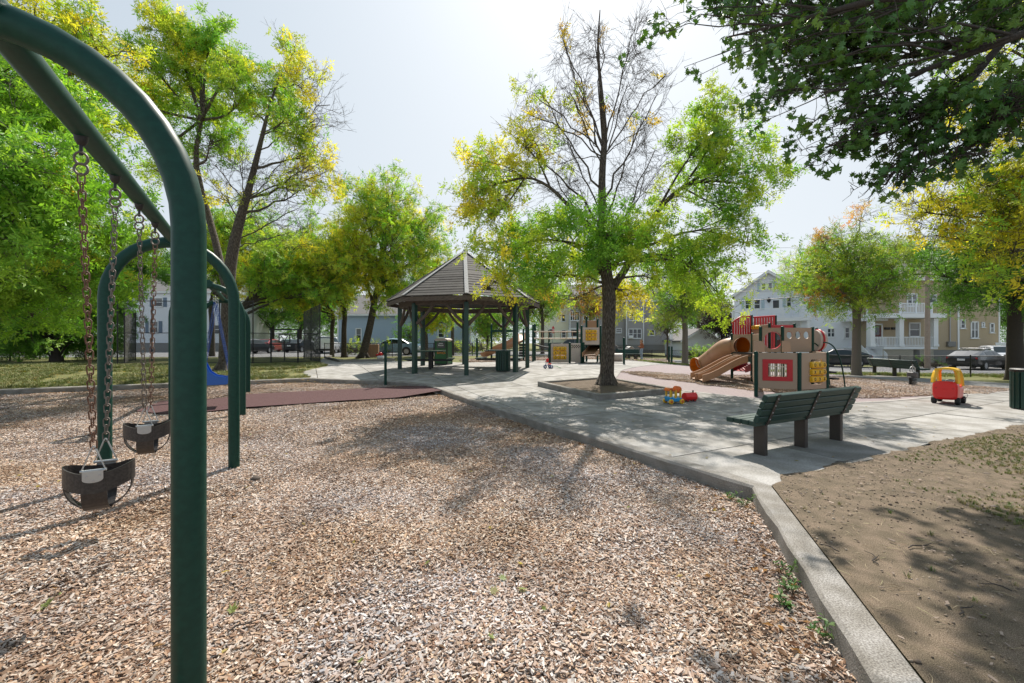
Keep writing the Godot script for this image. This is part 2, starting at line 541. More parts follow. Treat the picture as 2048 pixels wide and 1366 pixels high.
func kerb(line: PackedVector2Array, width: float, top: float, down_front: float, down_back: float, wear := 0.006) -> MB:
	var fine := PackedVector2Array()
	var back := PackedVector2Array()
	var side := strip(line, width)
	for i in line.size() - 1:
		var k := int(ceil(line[i].distance_to(line[i + 1]) / 0.35))
		for j in k:
			fine.append(line[i].lerp(line[i + 1], float(j) / k))
			back.append(side[i].lerp(side[i + 1], float(j) / k))
	fine.append(line[line.size() - 1])
	back.append(side[line.size() - 1])
	var b := MB.new()
	var rows := []
	for i in fine.size():
		var a := fine[i]
		var e := back[i]
		var u := (e - a).normalized()
		var h := H(a.x, a.y) + top
		var h2 := H(e.x, e.y) + top
		var r1 := wear * (1.0 + 2.0 * noise.get_noise_2d(a.x * 170.0, a.y * 170.0))
		var r2 := 0.012 + wear * 2.5 * absf(noise.get_noise_2d(a.x * 260.0 + 50.0, a.y * 260.0))
		var p0 := a + u * r1
		var p1 := a + u * (r1 + r2)
		var q1 := e - u * 0.012
		rows.append([Vector3(p0.x, h - down_front, -p0.y), Vector3(p0.x, h - r2, -p0.y), Vector3(p1.x, h, -p1.y), Vector3(q1.x, h2, -q1.y), Vector3(e.x, h2 - 0.012, -e.y), Vector3(e.x, h2 - down_back, -e.y)])
	for i in rows.size() - 1:
		for j in 5:
			b.quad(rows[i][j], rows[i][j + 1], rows[i + 1][j + 1], rows[i + 1][j])
	for i in [0, rows.size() - 1]:
		var r: Array = rows[i]
		for j in range(1, 5):
			if i == 0: b.tri(r[0], r[j + 1], r[j])
			else: b.tri(r[0], r[j], r[j + 1])
	return b
func in_view(x: float, d: float) -> bool:
	return d > 1.0 and absf(x) < d * 1.28 + 0.5 and Vector2(x, d).length() < 60.0

func chip_patch(sd: int, radius: float, count: int) -> ArrayMesh:
	R.seed = sd
	var b := MB.new()
	b.colored = true
	var pal := [Color(0.5, 0.4, 0.335), Color(0.42, 0.315, 0.25), Color(0.56, 0.48, 0.42), Color(0.35, 0.24, 0.175), Color(0.24, 0.14, 0.09), Color(0.40, 0.355, 0.325), Color(0.5, 0.455, 0.42), Color(0.3, 0.21, 0.155), Color(0.62, 0.55, 0.49), Color(0.5, 0.36, 0.25), Color(0.2, 0.13, 0.09), Color(0.44, 0.33, 0.26)]
	for i in count:
		var a := rnd(0, TAU)
		var r := sqrt(R.randf()) * radius
		var len := rnd(0.009, 0.036) * (1.6 if R.randf() < 0.15 else 1.0)
		var wid := clampf(len * rnd(0.16, 0.46), 0.003, 0.016)
		var th := rnd(0.002, 0.005)
		var bs := Basis(Vector3.UP, rnd(0, TAU)) * Basis(Vector3.FORWARD, rnd(-0.45, 0.45)) * Basis(Vector3.RIGHT, rnd(-0.5, 0.5))
		var o := Vector3(cos(a) * r, rnd(0.0, 0.016), sin(a) * r)
		b.col = pal[R.randi() % pal.size()] * rnd(0.75, 1.12)
		var x := bs.x * len * 0.5
		var y := bs.y * th
		var z := bs.z * wid * 0.5
		var x2 := x * rnd(0.6, 1.0)
		var sk := z * rnd(-0.9, 0.9)
		var p := [o - x - z + sk * 0.3, o + x2 - z, o + x + z - sk * 0.4, o - x2 + z]
		b.quad(p[3] + y, p[2] + y, p[1] + y, p[0] + y)
		for q in 4:
			b.quad(p[(q + 1) % 4], p[q], p[q] + y, p[(q + 1) % 4] + y)
	return b.mesh()
func lay_chips(parent: Node, poly: PackedVector2Array, height: Callable, step: float, scale: float, upto: float, meshes: Array, start := 0.0, skip := PackedVector2Array()) -> void:
	var at := [[], [], [], []]
	var tint := [[], [], [], []]
	var lo := poly[0]
	var hi := poly[0]
	for p in poly:
		lo = lo.min(p)
		hi = hi.max(p)
	var inner := Geometry2D.offset_polygon(poly, -0.05)
	var x := lo.x
	while x < hi.x:
		var d := maxf(lo.y, 0.8)
		while d < minf(hi.y, upto):
			var q := Vector2(x + rnd(-0.5, 0.5) * step, d + rnd(-0.5, 0.5) * step)
			d += step
			if q.y < start or q.y > upto or not in_view(q.x, q.y): continue
			var inside := false
			for w in inner:
				if Geometry2D.is_point_in_polygon(q, w): inside = true
			if not inside or (skip.size() and Geometry2D.is_point_in_polygon(q, skip)): continue
			var k := R.randi() % meshes.size()
			at[k].append(Transform3D(Basis(Vector3.UP, rnd(0, TAU)).scaled(Vector3.ONE * scale), Vector3(q.x, height.call(q.x, q.y) - 0.004 + rnd(0, 0.008), -q.y)))
			var g := noise.get_noise_2d(q.x * 25.0, q.y * 25.0)
			var w2 := noise.get_noise_2d(q.x * 60.0 + 90.0, q.y * 60.0)
			var brown := clampf(1.6 * noise.get_noise_2d(q.x * 18.0 + 300.0, q.y * 18.0) + 0.1 + scuff(q.x, q.y), 0.0, 1.0)
			var v := (1.06 + 0.26 * w2) * (1.0 - 0.3 * brown)
			tint[k].append(Color(v * (1.0 + 0.08 * g + 0.08 * brown), v * (1.0 - 0.03 * brown), v * (1.0 - 0.14 * g - 0.16 * brown)))
		x += step
	for i in meshes.size():
		if at[i].size(): scatter(parent, "wood_chips", meshes[i], "wood_chip", at[i], tint[i])
func tuft(sd: int, blades: int, tall: float, spread: float) -> ArrayMesh:
	R.seed = sd
	var b := MB.new()
	b.colored = true
	for i in blades:
		var a := rnd(0, TAU)
		var o := Vector3(cos(a), 0, sin(a)) * rnd(0, spread)
		var out := Vector3(cos(a + rnd(-1, 1)), 0, sin(a + rnd(-1, 1))) * tall * rnd(0.2, 0.9)
		var side := Vector3(-sin(a), 0, cos(a)) * rnd(0.0025, 0.005)
		var mid := o + out * 0.35 + Vector3.UP * tall * rnd(0.45, 0.7)
		var tip := o + out + Vector3.UP * tall * rnd(0.6, 1.0)
		b.col = Color(1, 1, 1) * rnd(0.7, 1.2)
		b.quad(o - side, o + side, mid + side * 0.8, mid - side * 0.8)
		b.tri(mid - side * 0.8, mid + side * 0.8, tip)
	return b.mesh()
func grow_grass(parent: Node, poly: PackedVector2Array, count: int, mesh_: Mesh, greens: Array, size := 1.0, patchy := 0.0) -> void:
	var lo := poly[0]
	var hi := poly[0]
	for p in poly:
		lo = lo.min(p)
		hi = hi.max(p)
	var at := []
	var tint := []
	for i in count * 4:
		if at.size() >= count: break
		var q := Vector2(rnd(lo.x, hi.x), rnd(lo.y, hi.y))
		if not Geometry2D.is_point_in_polygon(q, poly) or not in_view(q.x, q.y): continue
		var g := noise.get_noise_2d(q.x * 14.0, q.y * 14.0)
		if g < patchy * 0.5 - 0.3 + rnd(-0.15, 0.15): continue
		at.append(Transform3D(Basis(Vector3.UP, rnd(0, TAU)).scaled(Vector3.ONE * size * rnd(0.6, 1.3)), on(q.x, q.y, 0.004)))
		tint.append(greens[R.randi() % greens.size()] * rnd(0.8, 1.15))
	if at.size(): scatter(parent, "grass_tufts", mesh_, "grass_blade", at, tint)

var kerb_line := PackedVector2Array()
var plaza := PackedVector2Array()
var area_b := PackedVector2Array()
var chips_a := PackedVector2Array()
func make_ground() -> void:
	# kerb round the swing area: from the far end of the lawn, along the plaza, to beside the camera
	kerb_line = poly_px([[-900, 818], [0, 780], [185, 773], [506, 761.5], [615, 757], [780, 763], [850, 768.5], [898, 785], [1500, 973], [1746, 1366]])
	var a := kerb_line[9]
	var dirn := (a - kerb_line[8]).normalized()
	kerb_line.append(a + dirn * 5.0)
	chips_a = kerb_line.duplicate()
	chips_a.append(Vector2(-24, -3.2))
	# kerb_line runs with the chips on its right; its body lies on the other side
	var outer := kerb_line.duplicate()
	outer.reverse()
	var kb := struct("kerb", kerb(outer, 0.215, 0.006, 0.3, 0.12, 0.011), "kerb_concrete")
	kb.set_meta("label", "pale concrete kerb round the swing area")
	var base := PackedVector2Array([Vector2(-60, -4), Vector2(60, -4), Vector2(60, 76), Vector2(-60, 76)])
	var b := sheet(base, lift(-0.03), 2.0, Geometry2D.offset_polygon(chips_a, 0.1)[0])
	var rim := [[-400, -60, -4, 400], [60, 400, -4, 400], [-60, 60, 76, 400]]
	for q in rim:
		var h := 0.3 if q[1] < 0 else -0.5 if q[0] > 0 else -0.1
		b.quad(Vector3(q[0], h - 0.1, -q[2]), Vector3(q[1], h - 0.1, -q[2]), Vector3(q[1], h - 0.1, -q[3]), Vector3(q[0], h - 0.1, -q[3]))
	struct("ground", b, "grass_ground")
	var bed := struct("wood_chip_bed", sheet(chips_a, func(x, d): return chip_h(x, d) - 0.012, 0.5), "chip_bed")
	var meshes := [chip_patch(11, 0.28, 640), chip_patch(12, 0.28, 640), chip_patch(13, 0.28, 640), chip_patch(14, 0.28, 640)]
	R.seed = 5
	var path := poly_px([[270, 824], [321, 804], [413, 801], [496, 790], [600, 784], [700, 779.5], [856, 771], [899, 786], [800, 797], [700, 802], [600, 809], [495, 816], [413, 825], [330, 830]], -0.12)
	lay_chips(bed, chips_a, chip_h, 0.2, 1.0, 7.0, meshes)
	lay_chips(bed, chips_a, chip_h, 0.27, 1.15, 19.0, meshes, 7.0, path)
	# play area with the slides: mauve rubber with chips in the middle
	area_b = poly_px([[1230, 759], [1245, 740], [1394, 727], [1560, 728], [1688, 752], [1840, 764], [2020, 777], [2025, 782], [1927, 789], [1868, 792], [1810, 798], [1750, 803], [1620, 808], [1509, 797], [1350, 778.6]])
	struct("rubber_surface", sheet(area_b, lift(-0.012), 1.0), "rubber_mauve")
	var chips_b := poly_px([[1249, 744], [1275, 743], [1390, 751], [1560, 752], [1690, 755], [1840, 766], [2015, 778], [1960, 785], [1868, 790], [1740, 796], [1640, 789], [1500, 780], [1400, 767], [1300, 753]])
	var bed_b := struct("wood_chip_bed", sheet(chips_b, lift(-0.004), 1.0), "chip_bed")
	lay_chips(bed_b, chips_b, lift(0.0), 0.3, 1.3, 40.0, meshes)
	var chips_c := poly_px([[930, 719], [1335, 717], [1340, 726.5], [935, 725]])
	var bed_c := struct("wood_chip_bed", sheet(chips_c, lift(-0.006), 2.0), "chip_bed")
	lay_chips(bed_c, chips_c, lift(0.0), 0.5, 2.0, 60.0, meshes)
	# plaza of jointed concrete slabs
	var inner := strip(outer, 0.222)
	inner.reverse()
	plaza = PackedVector2Array()
	for i in range(4, 9): plaza.append(inner[i])
	plaza.append_array(poly_px([[1552, 967], [1665, 932], [1789, 910], [1850, 888], [2048, 852], [2400, 815], [2400, 764], [2025, 782]]))
	plaza.append_array(poly_px([[1927, 789], [1868, 792], [1810, 798], [1750, 803], [1620, 808], [1509, 797], [1350, 778.6], [1230, 759], [1245, 740], [1394, 727], [1480, 722], [1340, 726.5], [935, 725], [800, 722], [779, 722], [679, 724], [648, 716], [637, 723], [657, 732], [626, 738], [603, 744]]))
	struct("plaza_bed", sheet(plaza, lift(-0.024), 1.5), "joint_dirt")
	var pl := Node3D.new()
	pl.name = "plaza"
	add_child(pl)
	pl.set_meta("kind", "structure")
	var A := Vector2(-0.44, 0.898)
	var B := Vector2(0.898, 0.44)
	var rest := MB.new()
	var made := 0
	R.seed = 9
	for i in range(-4, 30):
		for j in range(-10, 26):
			var a0 := 3.95 + 1.54 * i
			var b0 := 4.17 + 1.92 * j
			var cell := PackedVector2Array()
			for q in [[0, 0], [1, 0], [1, 1], [0, 1]]:
				var e: float = 0.011
				cell.append(A * (a0 + (1.54 - e if q[0] else e)) + B * (b0 + (1.92 - e if q[1] else e)))
			for w in Geometry2D.intersect_polygons(cell, plaza):
				var near := INF
				for p in w: near = minf(near, p.y)
				var ctr := (w[0] + w[w.size() / 2]) * 0.5
				if absf(ctr.x) > ctr.y * 1.4 + 2.0: continue
				var m := MB.new() if near < 21.0 else rest
				var tilt := rnd(-0.003, 0.003)
				var up := func(p: Vector2, o: float) -> Vector3: return Vector3(p.x, H(p.x, p.y) + o + tilt, -p.y)
				if Geometry2D.is_polygon_clockwise(w): w.reverse()
				var t := Geometry2D.triangulate_polygon(w)
				for q in range(0, t.size(), 3):
					var p: Vector2 = w[t[q]]
					var r: Vector2 = w[t[q + 1]]
					var s: Vector2 = w[t[q + 2]]
					if (r - p).cross(s - p) > 0.0: m.tri(up.call(p, 0.0), up.call(r, 0.0), up.call(s, 0.0))
					else: m.tri(up.call(p, 0.0), up.call(s, 0.0), up.call(r, 0.0))
				for q in w.size():
					var p: Vector2 = w[q]
					var r: Vector2 = w[(q + 1) % w.size()]
					m.quad(up.call(p, -0.03), up.call(r, -0.03), up.call(r, 0.0), up.call(p, 0.0))
				if near < 21.0:
					part(pl, "slab", m, "slab_%d" % (R.randi() % 3))
	if rest.v.size(): stuff(part(pl, "far_slabs", rest, "slab_1"))
	# kerb between the plaza and the slide area
	var kb2 := poly_px([[2025, 782], [1927, 789], [1868, 792], [1810, 798], [1750, 803], [1620, 808], [1509, 797], [1350, 778.6], [1230, 759], [1245, 740]])
	kb2.reverse()
	struct("kerb", kerb(kb2, 0.15, 0.012, 0.1, 0.1), "concrete")
	# dirt by the bench
	var edge := poly_px([[1552, 967], [1665, 932], [1789, 910], [1850, 888], [2048, 852], [2400, 815]])
	var dirt := PackedVector2Array()
	for i in edge.size() - 1:
		var n_ := int(edge[i].distance_to(edge[i + 1]) / 0.12) + 1
		var u_ := (edge[i + 1] - edge[i]).normalized()
		for j in n_:
			var p_ := edge[i].lerp(edge[i + 1], float(j) / n_)
			var w_ := 0.03 + 0.09 * noise.get_noise_2d(p_.x * 150.0, p_.y * 150.0) + 0.07 * noise.get_noise_2d(p_.x * 40.0, p_.y * 40.0)
			dirt.append(p_ + Vector2(-u_.y, u_.x) * w_ * (0.0 if i == 0 and j < 2 else 1.0))
	dirt.append(edge[edge.size() - 1])
	dirt.append_array(PackedVector2Array([Vector2(26, 6.0), Vector2(14, -3.4), kerb_line[10] + Vector2(0.24, 0.0)]))
	var back := strip(outer, 0.217)
	dirt.append(back[1])
	dirt.append(back[2])
	var dn := struct("dirt", sheet(dirt, func(x, d): return H(x, d) + 0.005 + 0.008 * noise.get_noise_2d(x * 50.0, d * 50.0), 0.4), "dirt")
	R.seed = 21
	var tf := tuft(31, 14, 0.06, 0.03)
	var greens := [Color(0.13, 0.19, 0.05), Color(0.18, 0.22, 0.06), Color(0.24, 0.24, 0.1)]
	grow_grass(dn, poly_px([[1700, 935], [1860, 895], [2048, 860], [2300, 850], [2300, 1060], [2048, 1060], [1900, 1000]]), 3800, tf, greens + [Color(0.36, 0.31, 0.16), Color(0.3, 0.27, 0.12)], 0.5, 0.5)
	grow_grass(dn, dirt, 500, tf, greens + [Color(0.36, 0.31, 0.16)], 0.5, 0.75)
	# stray chips on the dirt
	var at := []
	var tint := []
	var one := chip_patch(77, 0.001, 1)
	for i in 6500:
		var q := Vector2(rnd(1.4, 9.0), rnd(1.6, 8.5))
		if Geometry2D.is_point_in_polygon(q, dirt):
			if noise.get_noise_2d(q.x * 30.0, q.y * 30.0) < rnd(-0.35, 0.35): continue
			at.append(Transform3D(Basis(Vector3.UP, rnd(0, TAU)).scaled(Vector3.ONE * rnd(0.3, 0.75) * (1.6 if R.randf() < 0.1 else 1.0)), on(q.x, q.y, 0.009)))
			tint.append(Color(1, 0.97, 0.93) * rnd(0.3, 0.85))
	scatter(dn, "stray_chips", one, "wood_chip", at, tint)
	# crumbs of earth, pebbles and dry straw
	var crumb := MB.new()
	crumb.colored = true
	crumb.lathe([Vector2(0.001, -0.003), Vector2(0.008, -0.001), Vector2(0.0075, 0.004), Vector2(0.003, 0.0075), Vector2(0.0005, 0.008)], 6)
	var straw := MB.new()
	straw.colored = true
	straw.tube([Vector3(-0.03, 0.003, 0), Vector3(0.005, 0.007, 0.003), Vector3(0.035, 0.003, -0.004)], [0.001, 0.0013, 0.0007], 3, false)
	var at2 := []
	var tint2 := []
	at = []
	tint = []
	for i in 26000:
		var q := Vector2(rnd(1.4, 10.0), rnd(1.6, 9.5))
		if not Geometry2D.is_point_in_polygon(q, dirt) or not in_view(q.x, q.y): continue
		var rough := noise.get_noise_2d(q.x * 35.0, q.y * 35.0)
		if i % 3:
			if rough < rnd(-0.5, 0.3): continue
			var s := rnd(0.3, 1.0) * (2.0 if R.randf() < 0.04 else 1.0)
			at.append(Transform3D(Basis(Vector3.UP, rnd(0, TAU)).scaled(Vector3(s * rnd(0.8, 1.5), s, s)), on(q.x, q.y, 0.007)))
			tint.append([Color(0.2, 0.15, 0.105), Color(0.28, 0.215, 0.155), Color(0.15, 0.11, 0.08), Color(0.33, 0.27, 0.21)][R.randi() % 4])
		else:
			if -rough + 0.25 * sm((q.y - 4.0) / 3.0) < rnd(-0.3, 0.5): continue
			at2.append(Transform3D(Basis(Vector3.UP, rnd(0, TAU)).scaled(Vector3.ONE * rnd(0.5, 1.5)), on(q.x, q.y, 0.009)))
			tint2.append([Color(0.5, 0.41, 0.27), Color(0.4, 0.32, 0.2), Color(0.33, 0.3, 0.16), Color(0.27, 0.19, 0.12)][R.randi() % 4])
	scatter(dn, "earth_crumbs", crumb.mesh(), "wood_chip", at, tint)
	scatter(dn, "straw", straw.mesh(), "wood_chip", at2, tint2)
	# lawn beyond the swings
	var lawn := PackedVector2Array()
	for i in range(0, 5): lawn.append(inner[i])
	lawn.append_array(poly_px([[603, 744], [626, 738], [657, 732], [637, 725], [500, 730], [240, 730], [0, 728], [-500, 728]]))
	var ln := struct("lawn", sheet(lawn, lift(-0.004), 1.5), "grass_ground")
	R.seed = 33
	grow_grass(ln, lawn, 9000, tuft(32, 16, 0.07, 0.07), [Color(0.15, 0.2, 0.045), Color(0.22, 0.24, 0.07), Color(0.3, 0.27, 0.12), Color(0.12, 0.15, 0.04)], 1.4, 0.0)
	# rubber path to the far swings, ramping up to the plaza
	var ramp := func(x, d): return H(x, d) - 0.095 + 0.092 * sm((x + 3.6) / 1.9)
	struct("rubber_path", sheet(path, ramp, 0.5), "rubber_maroon")
	# tarred path, streets and verges
	struct("path", sheet(poly_px([[1394, 727], [1560, 722], [1688, 744.5], [1840, 756], [2048, 768], [2400, 785], [2400, 796], [2020, 777], [1840, 764], [1688, 752], [1560, 728]]), lift(-0.002), 2.0), "path_grey")
	var rd := PackedVector2Array([Vector2(-60, 31.5), Vector2(-19, 31.5), Vector2(-4, 34.5), Vector2(8, 36.5), Vector2(16, 33), Vector2(20.5, 24.5), Vector2(26, 21.2), Vector2(44, 20.0), Vector2(50, 34), Vector2(28, 33), Vector2(22, 44), Vector2(8, 50), Vector2(-20, 54), Vector2(-60, 54)])
	struct("road", sheet(rd, lift(-0.008), 2.0), "asphalt")
	var verge := PackedVector2Array([Vector2(6, 33.5), Vector2(15, 31), Vector2(19, 24), Vector2(25, 20.6), Vector2(30, 19.6), Vector2(28, 17.6), Vector2(21.5, 18.6), Vector2(17, 21.6), Vector2(11.5, 27.5)])
	R.seed = 44
	grow_grass(ln, verge, 2600, tuft(34, 14, 0.08, 0.09), [Color(0.16, 0.24, 0.05), Color(0.24, 0.28, 0.07), Color(0.3, 0.28, 0.12)], 1.7, 0.0)
	# low kerb of the tree bed beyond the shelter
	var bed_t := poly_px([[790, 721], [679, 724.5], [648, 716], [660, 713.5]])
	struct("kerb", kerb(bed_t, 0.15, 0.12, 0.15, 0.15, 0.002), "kerb_concrete")

# ---------------------------------------------------------------- trees
func leaflet(b: MB, o: Vector3, dir: Vector3, up: Vector3, len: float, wid: float, fold: float) -> void:
	var side := dir.cross(up).normalized() * wid * 0.5
	var m := o + dir * len * 0.45 + up * fold
	var t := o + dir * len
	b.tri(o, m + side, t)
	b.tri(o, t, m - side)
func ash_spray(sd: int) -> ArrayMesh:        # a twig end with compound leaves
	R.seed = sd
	var b := MB.new()
	b.colored = true
	for i in 6:
		var a := TAU * i / 6.0 + rnd(-0.4, 0.4)
		var el := rnd(0.1, 1.25)
		var dir := Vector3(cos(a) * cos(el), sin(el), sin(a) * cos(el))
		var base := Vector3.UP * rnd(-0.16, 0.04)
		var len := rnd(0.18, 0.27)
		var v := rnd(0.75, 1.2)
		for j in 7:
			var t := 0.35 + 0.22 * (j / 2)
			var o := base + dir * len * t + Vector3.DOWN * 0.06 * t * t
			var up := Vector3(rnd(-0.5, 0.5), 1, rnd(-0.5, 0.5)).normalized()
			var side := dir.cross(up).normalized()
			var d := dir if j == 6 else (dir * 0.55 + side * (1.0 if j % 2 else -1.0)).normalized()
			d = (d + Vector3.DOWN * rnd(0.0, 0.55)).normalized()
			b.col = Color(1, 1, 1) * v * rnd(0.85, 1.15)
			leaflet(b, o, d, (up - d * up.dot(d)).normalized(), rnd(0.085, 0.125), rnd(0.029, 0.04), rnd(-0.008, 0.008))
	return b.mesh()
func small_spray(sd: int) -> ArrayMesh:      # a flat twig with small toothed leaves in two ranks
	R.seed = sd
	var b := MB.new()
	b.colored = true
	for i in 4:
		var a := TAU * i / 4.0 + rnd(-0.5, 0.5)
		var el := rnd(-0.1, 0.9)
		var dir := Vector3(cos(a) * cos(el), sin(el), sin(a) * cos(el))
		for j in 9:
			var t := 0.05 + 0.03 * j
			var up := Vector3(rnd(-0.4, 0.4), 1, rnd(-0.4, 0.4)).normalized()
			var side := dir.cross(up).normalized() * (1.0 if j % 2 else -1.0)
			var d := (dir * 0.6 + side + Vector3.DOWN * rnd(0, 0.4)).normalized()
			b.col = Color(1, 1, 1) * rnd(0.75, 1.2)
			leaflet(b, dir * t + Vector3.DOWN * t * t * 0.4, d, (up - d * up.dot(d)).normalized(), rnd(0.055, 0.085), rnd(0.028, 0.04), rnd(-0.006, 0.006))
	return b.mesh()
func maple_outline(s: float) -> Array:
	var p := []
	var lobes := [[0.0, 1.0], [0.24, 0.56], [0.36, 0.62], [0.62, 0.98], [0.86, 0.5], [1.02, 0.5], [1.35, 0.84], [1.62, 0.42], [2.3, 0.46], [2.75, 0.24]]
	for q in lobes: p.append(Vector2(sin(q[0]), cos(q[0])) * q[1] * s)
	var m := p.duplicate()
	m.reverse()
	for q in m:
		if q.x > 0.0: p.append(Vector2(-q.x, q.y))
	return p
func maple_leaf(b: MB, xf: Transform3D, s: float, cup: float) -> void:
	var p := maple_outline(s)
	var c := xf * Vector3(0, 0, 0)
	for i in p.size():
		var q: Vector2 = p[i]
		var r: Vector2 = p[(i + 1) % p.size()]
		b.tri(c, xf * Vector3(r.x, -cup * r.length_squared() / s, -r.y), xf * Vector3(q.x, -cup * q.length_squared() / s, -q.y))
func maple_spray(sd: int) -> ArrayMesh:
	R.seed = sd
	var b := MB.new()
	b.colored = true
	for i in 7:
		var a := TAU * i / 7.0 + rnd(-0.4, 0.4)
		var o := Vector3(cos(a), rnd(-0.5, 0.35), sin(a)) * rnd(0.05, 0.13)
		var bs := Basis(Vector3.UP, -a + PI * 0.5 + PI + rnd(-0.5, 0.5)) * Basis(Vector3.RIGHT, rnd(-1.1, -0.1)) * Basis(Vector3.FORWARD, rnd(-0.5, 0.5))
		b.col = Color(1, 1, 1) * rnd(0.7, 1.25)
		maple_leaf(b, Transform3D(bs, o), rnd(0.065, 0.1), rnd(0.1, 0.5))
	return b.mesh()

const GREEN := [Color(0.19, 0.44, 0.045), Color(0.26, 0.52, 0.05), Color(0.34, 0.58, 0.055)]
const LIME := [Color(0.36, 0.6, 0.06), Color(0.47, 0.65, 0.065), Color(0.58, 0.68, 0.07)]
const GOLD := [Color(0.66, 0.7, 0.06), Color(0.8, 0.76, 0.055), Color(0.86, 0.74, 0.055), Color(0.58, 0.67, 0.06)]
const AMBER := [Color(0.7, 0.5, 0.07), Color(0.62, 0.4, 0.07), Color(0.68, 0.53, 0.07), Color(0.5, 0.32, 0.06)]
const RUST := [Color(0.7, 0.33, 0.05), Color(0.58, 0.25, 0.05), Color(0.52, 0.36, 0.06)]
const DARK := [Color(0.1, 0.26, 0.03), Color(0.13, 0.31, 0.035), Color(0.17, 0.36, 0.04)]
const DEEP := [Color(0.07, 0.18, 0.025), Color(0.09, 0.21, 0.028), Color(0.11, 0.24, 0.03)]
const PLUM := [Color(0.03, 0.016, 0.024), Color(0.045, 0.02, 0.03)]
const OLIVE := [Color(0.24, 0.34, 0.05), Color(0.3, 0.41, 0.055), Color(0.38, 0.45, 0.06)]
const MAPLE := [Color(0.055, 0.15, 0.024), Color(0.065, 0.165, 0.024), Color(0.075, 0.18, 0.026), Color(0.09, 0.2, 0.028), Color(0.14, 0.25, 0.03)]
func both(a: Array, b: Array) -> Array:
	return a + b
var sprays := {}

func along(p: Array, t: float) -> Vector3:
	var f := clampf(t, 0.0, 0.9999) * (p.size() - 1)
	var i := int(f)
	return p[i].lerp(p[i + 1], f - i)
func wander(a: Vector3, b: Vector3, k: int, wobble: float, rise: float) -> Array:
	var p := [a]
	var l := a.distance_to(b)
	for i in range(1, k):
		var t := float(i) / k
		p.append(a.lerp(b, t) + Vector3(rnd(-1, 1), rnd(-1, 1), rnd(-1, 1)) * l * wobble + Vector3.UP * l * rise * 4.0 * t * (1.0 - t))
	p.append(b)
	return p
func taper(k: int, a: float, b: float) -> Array:
	var r := []
	for i in k: r.append(lerpf(a, b, float(i) / (k - 1)))
	return r
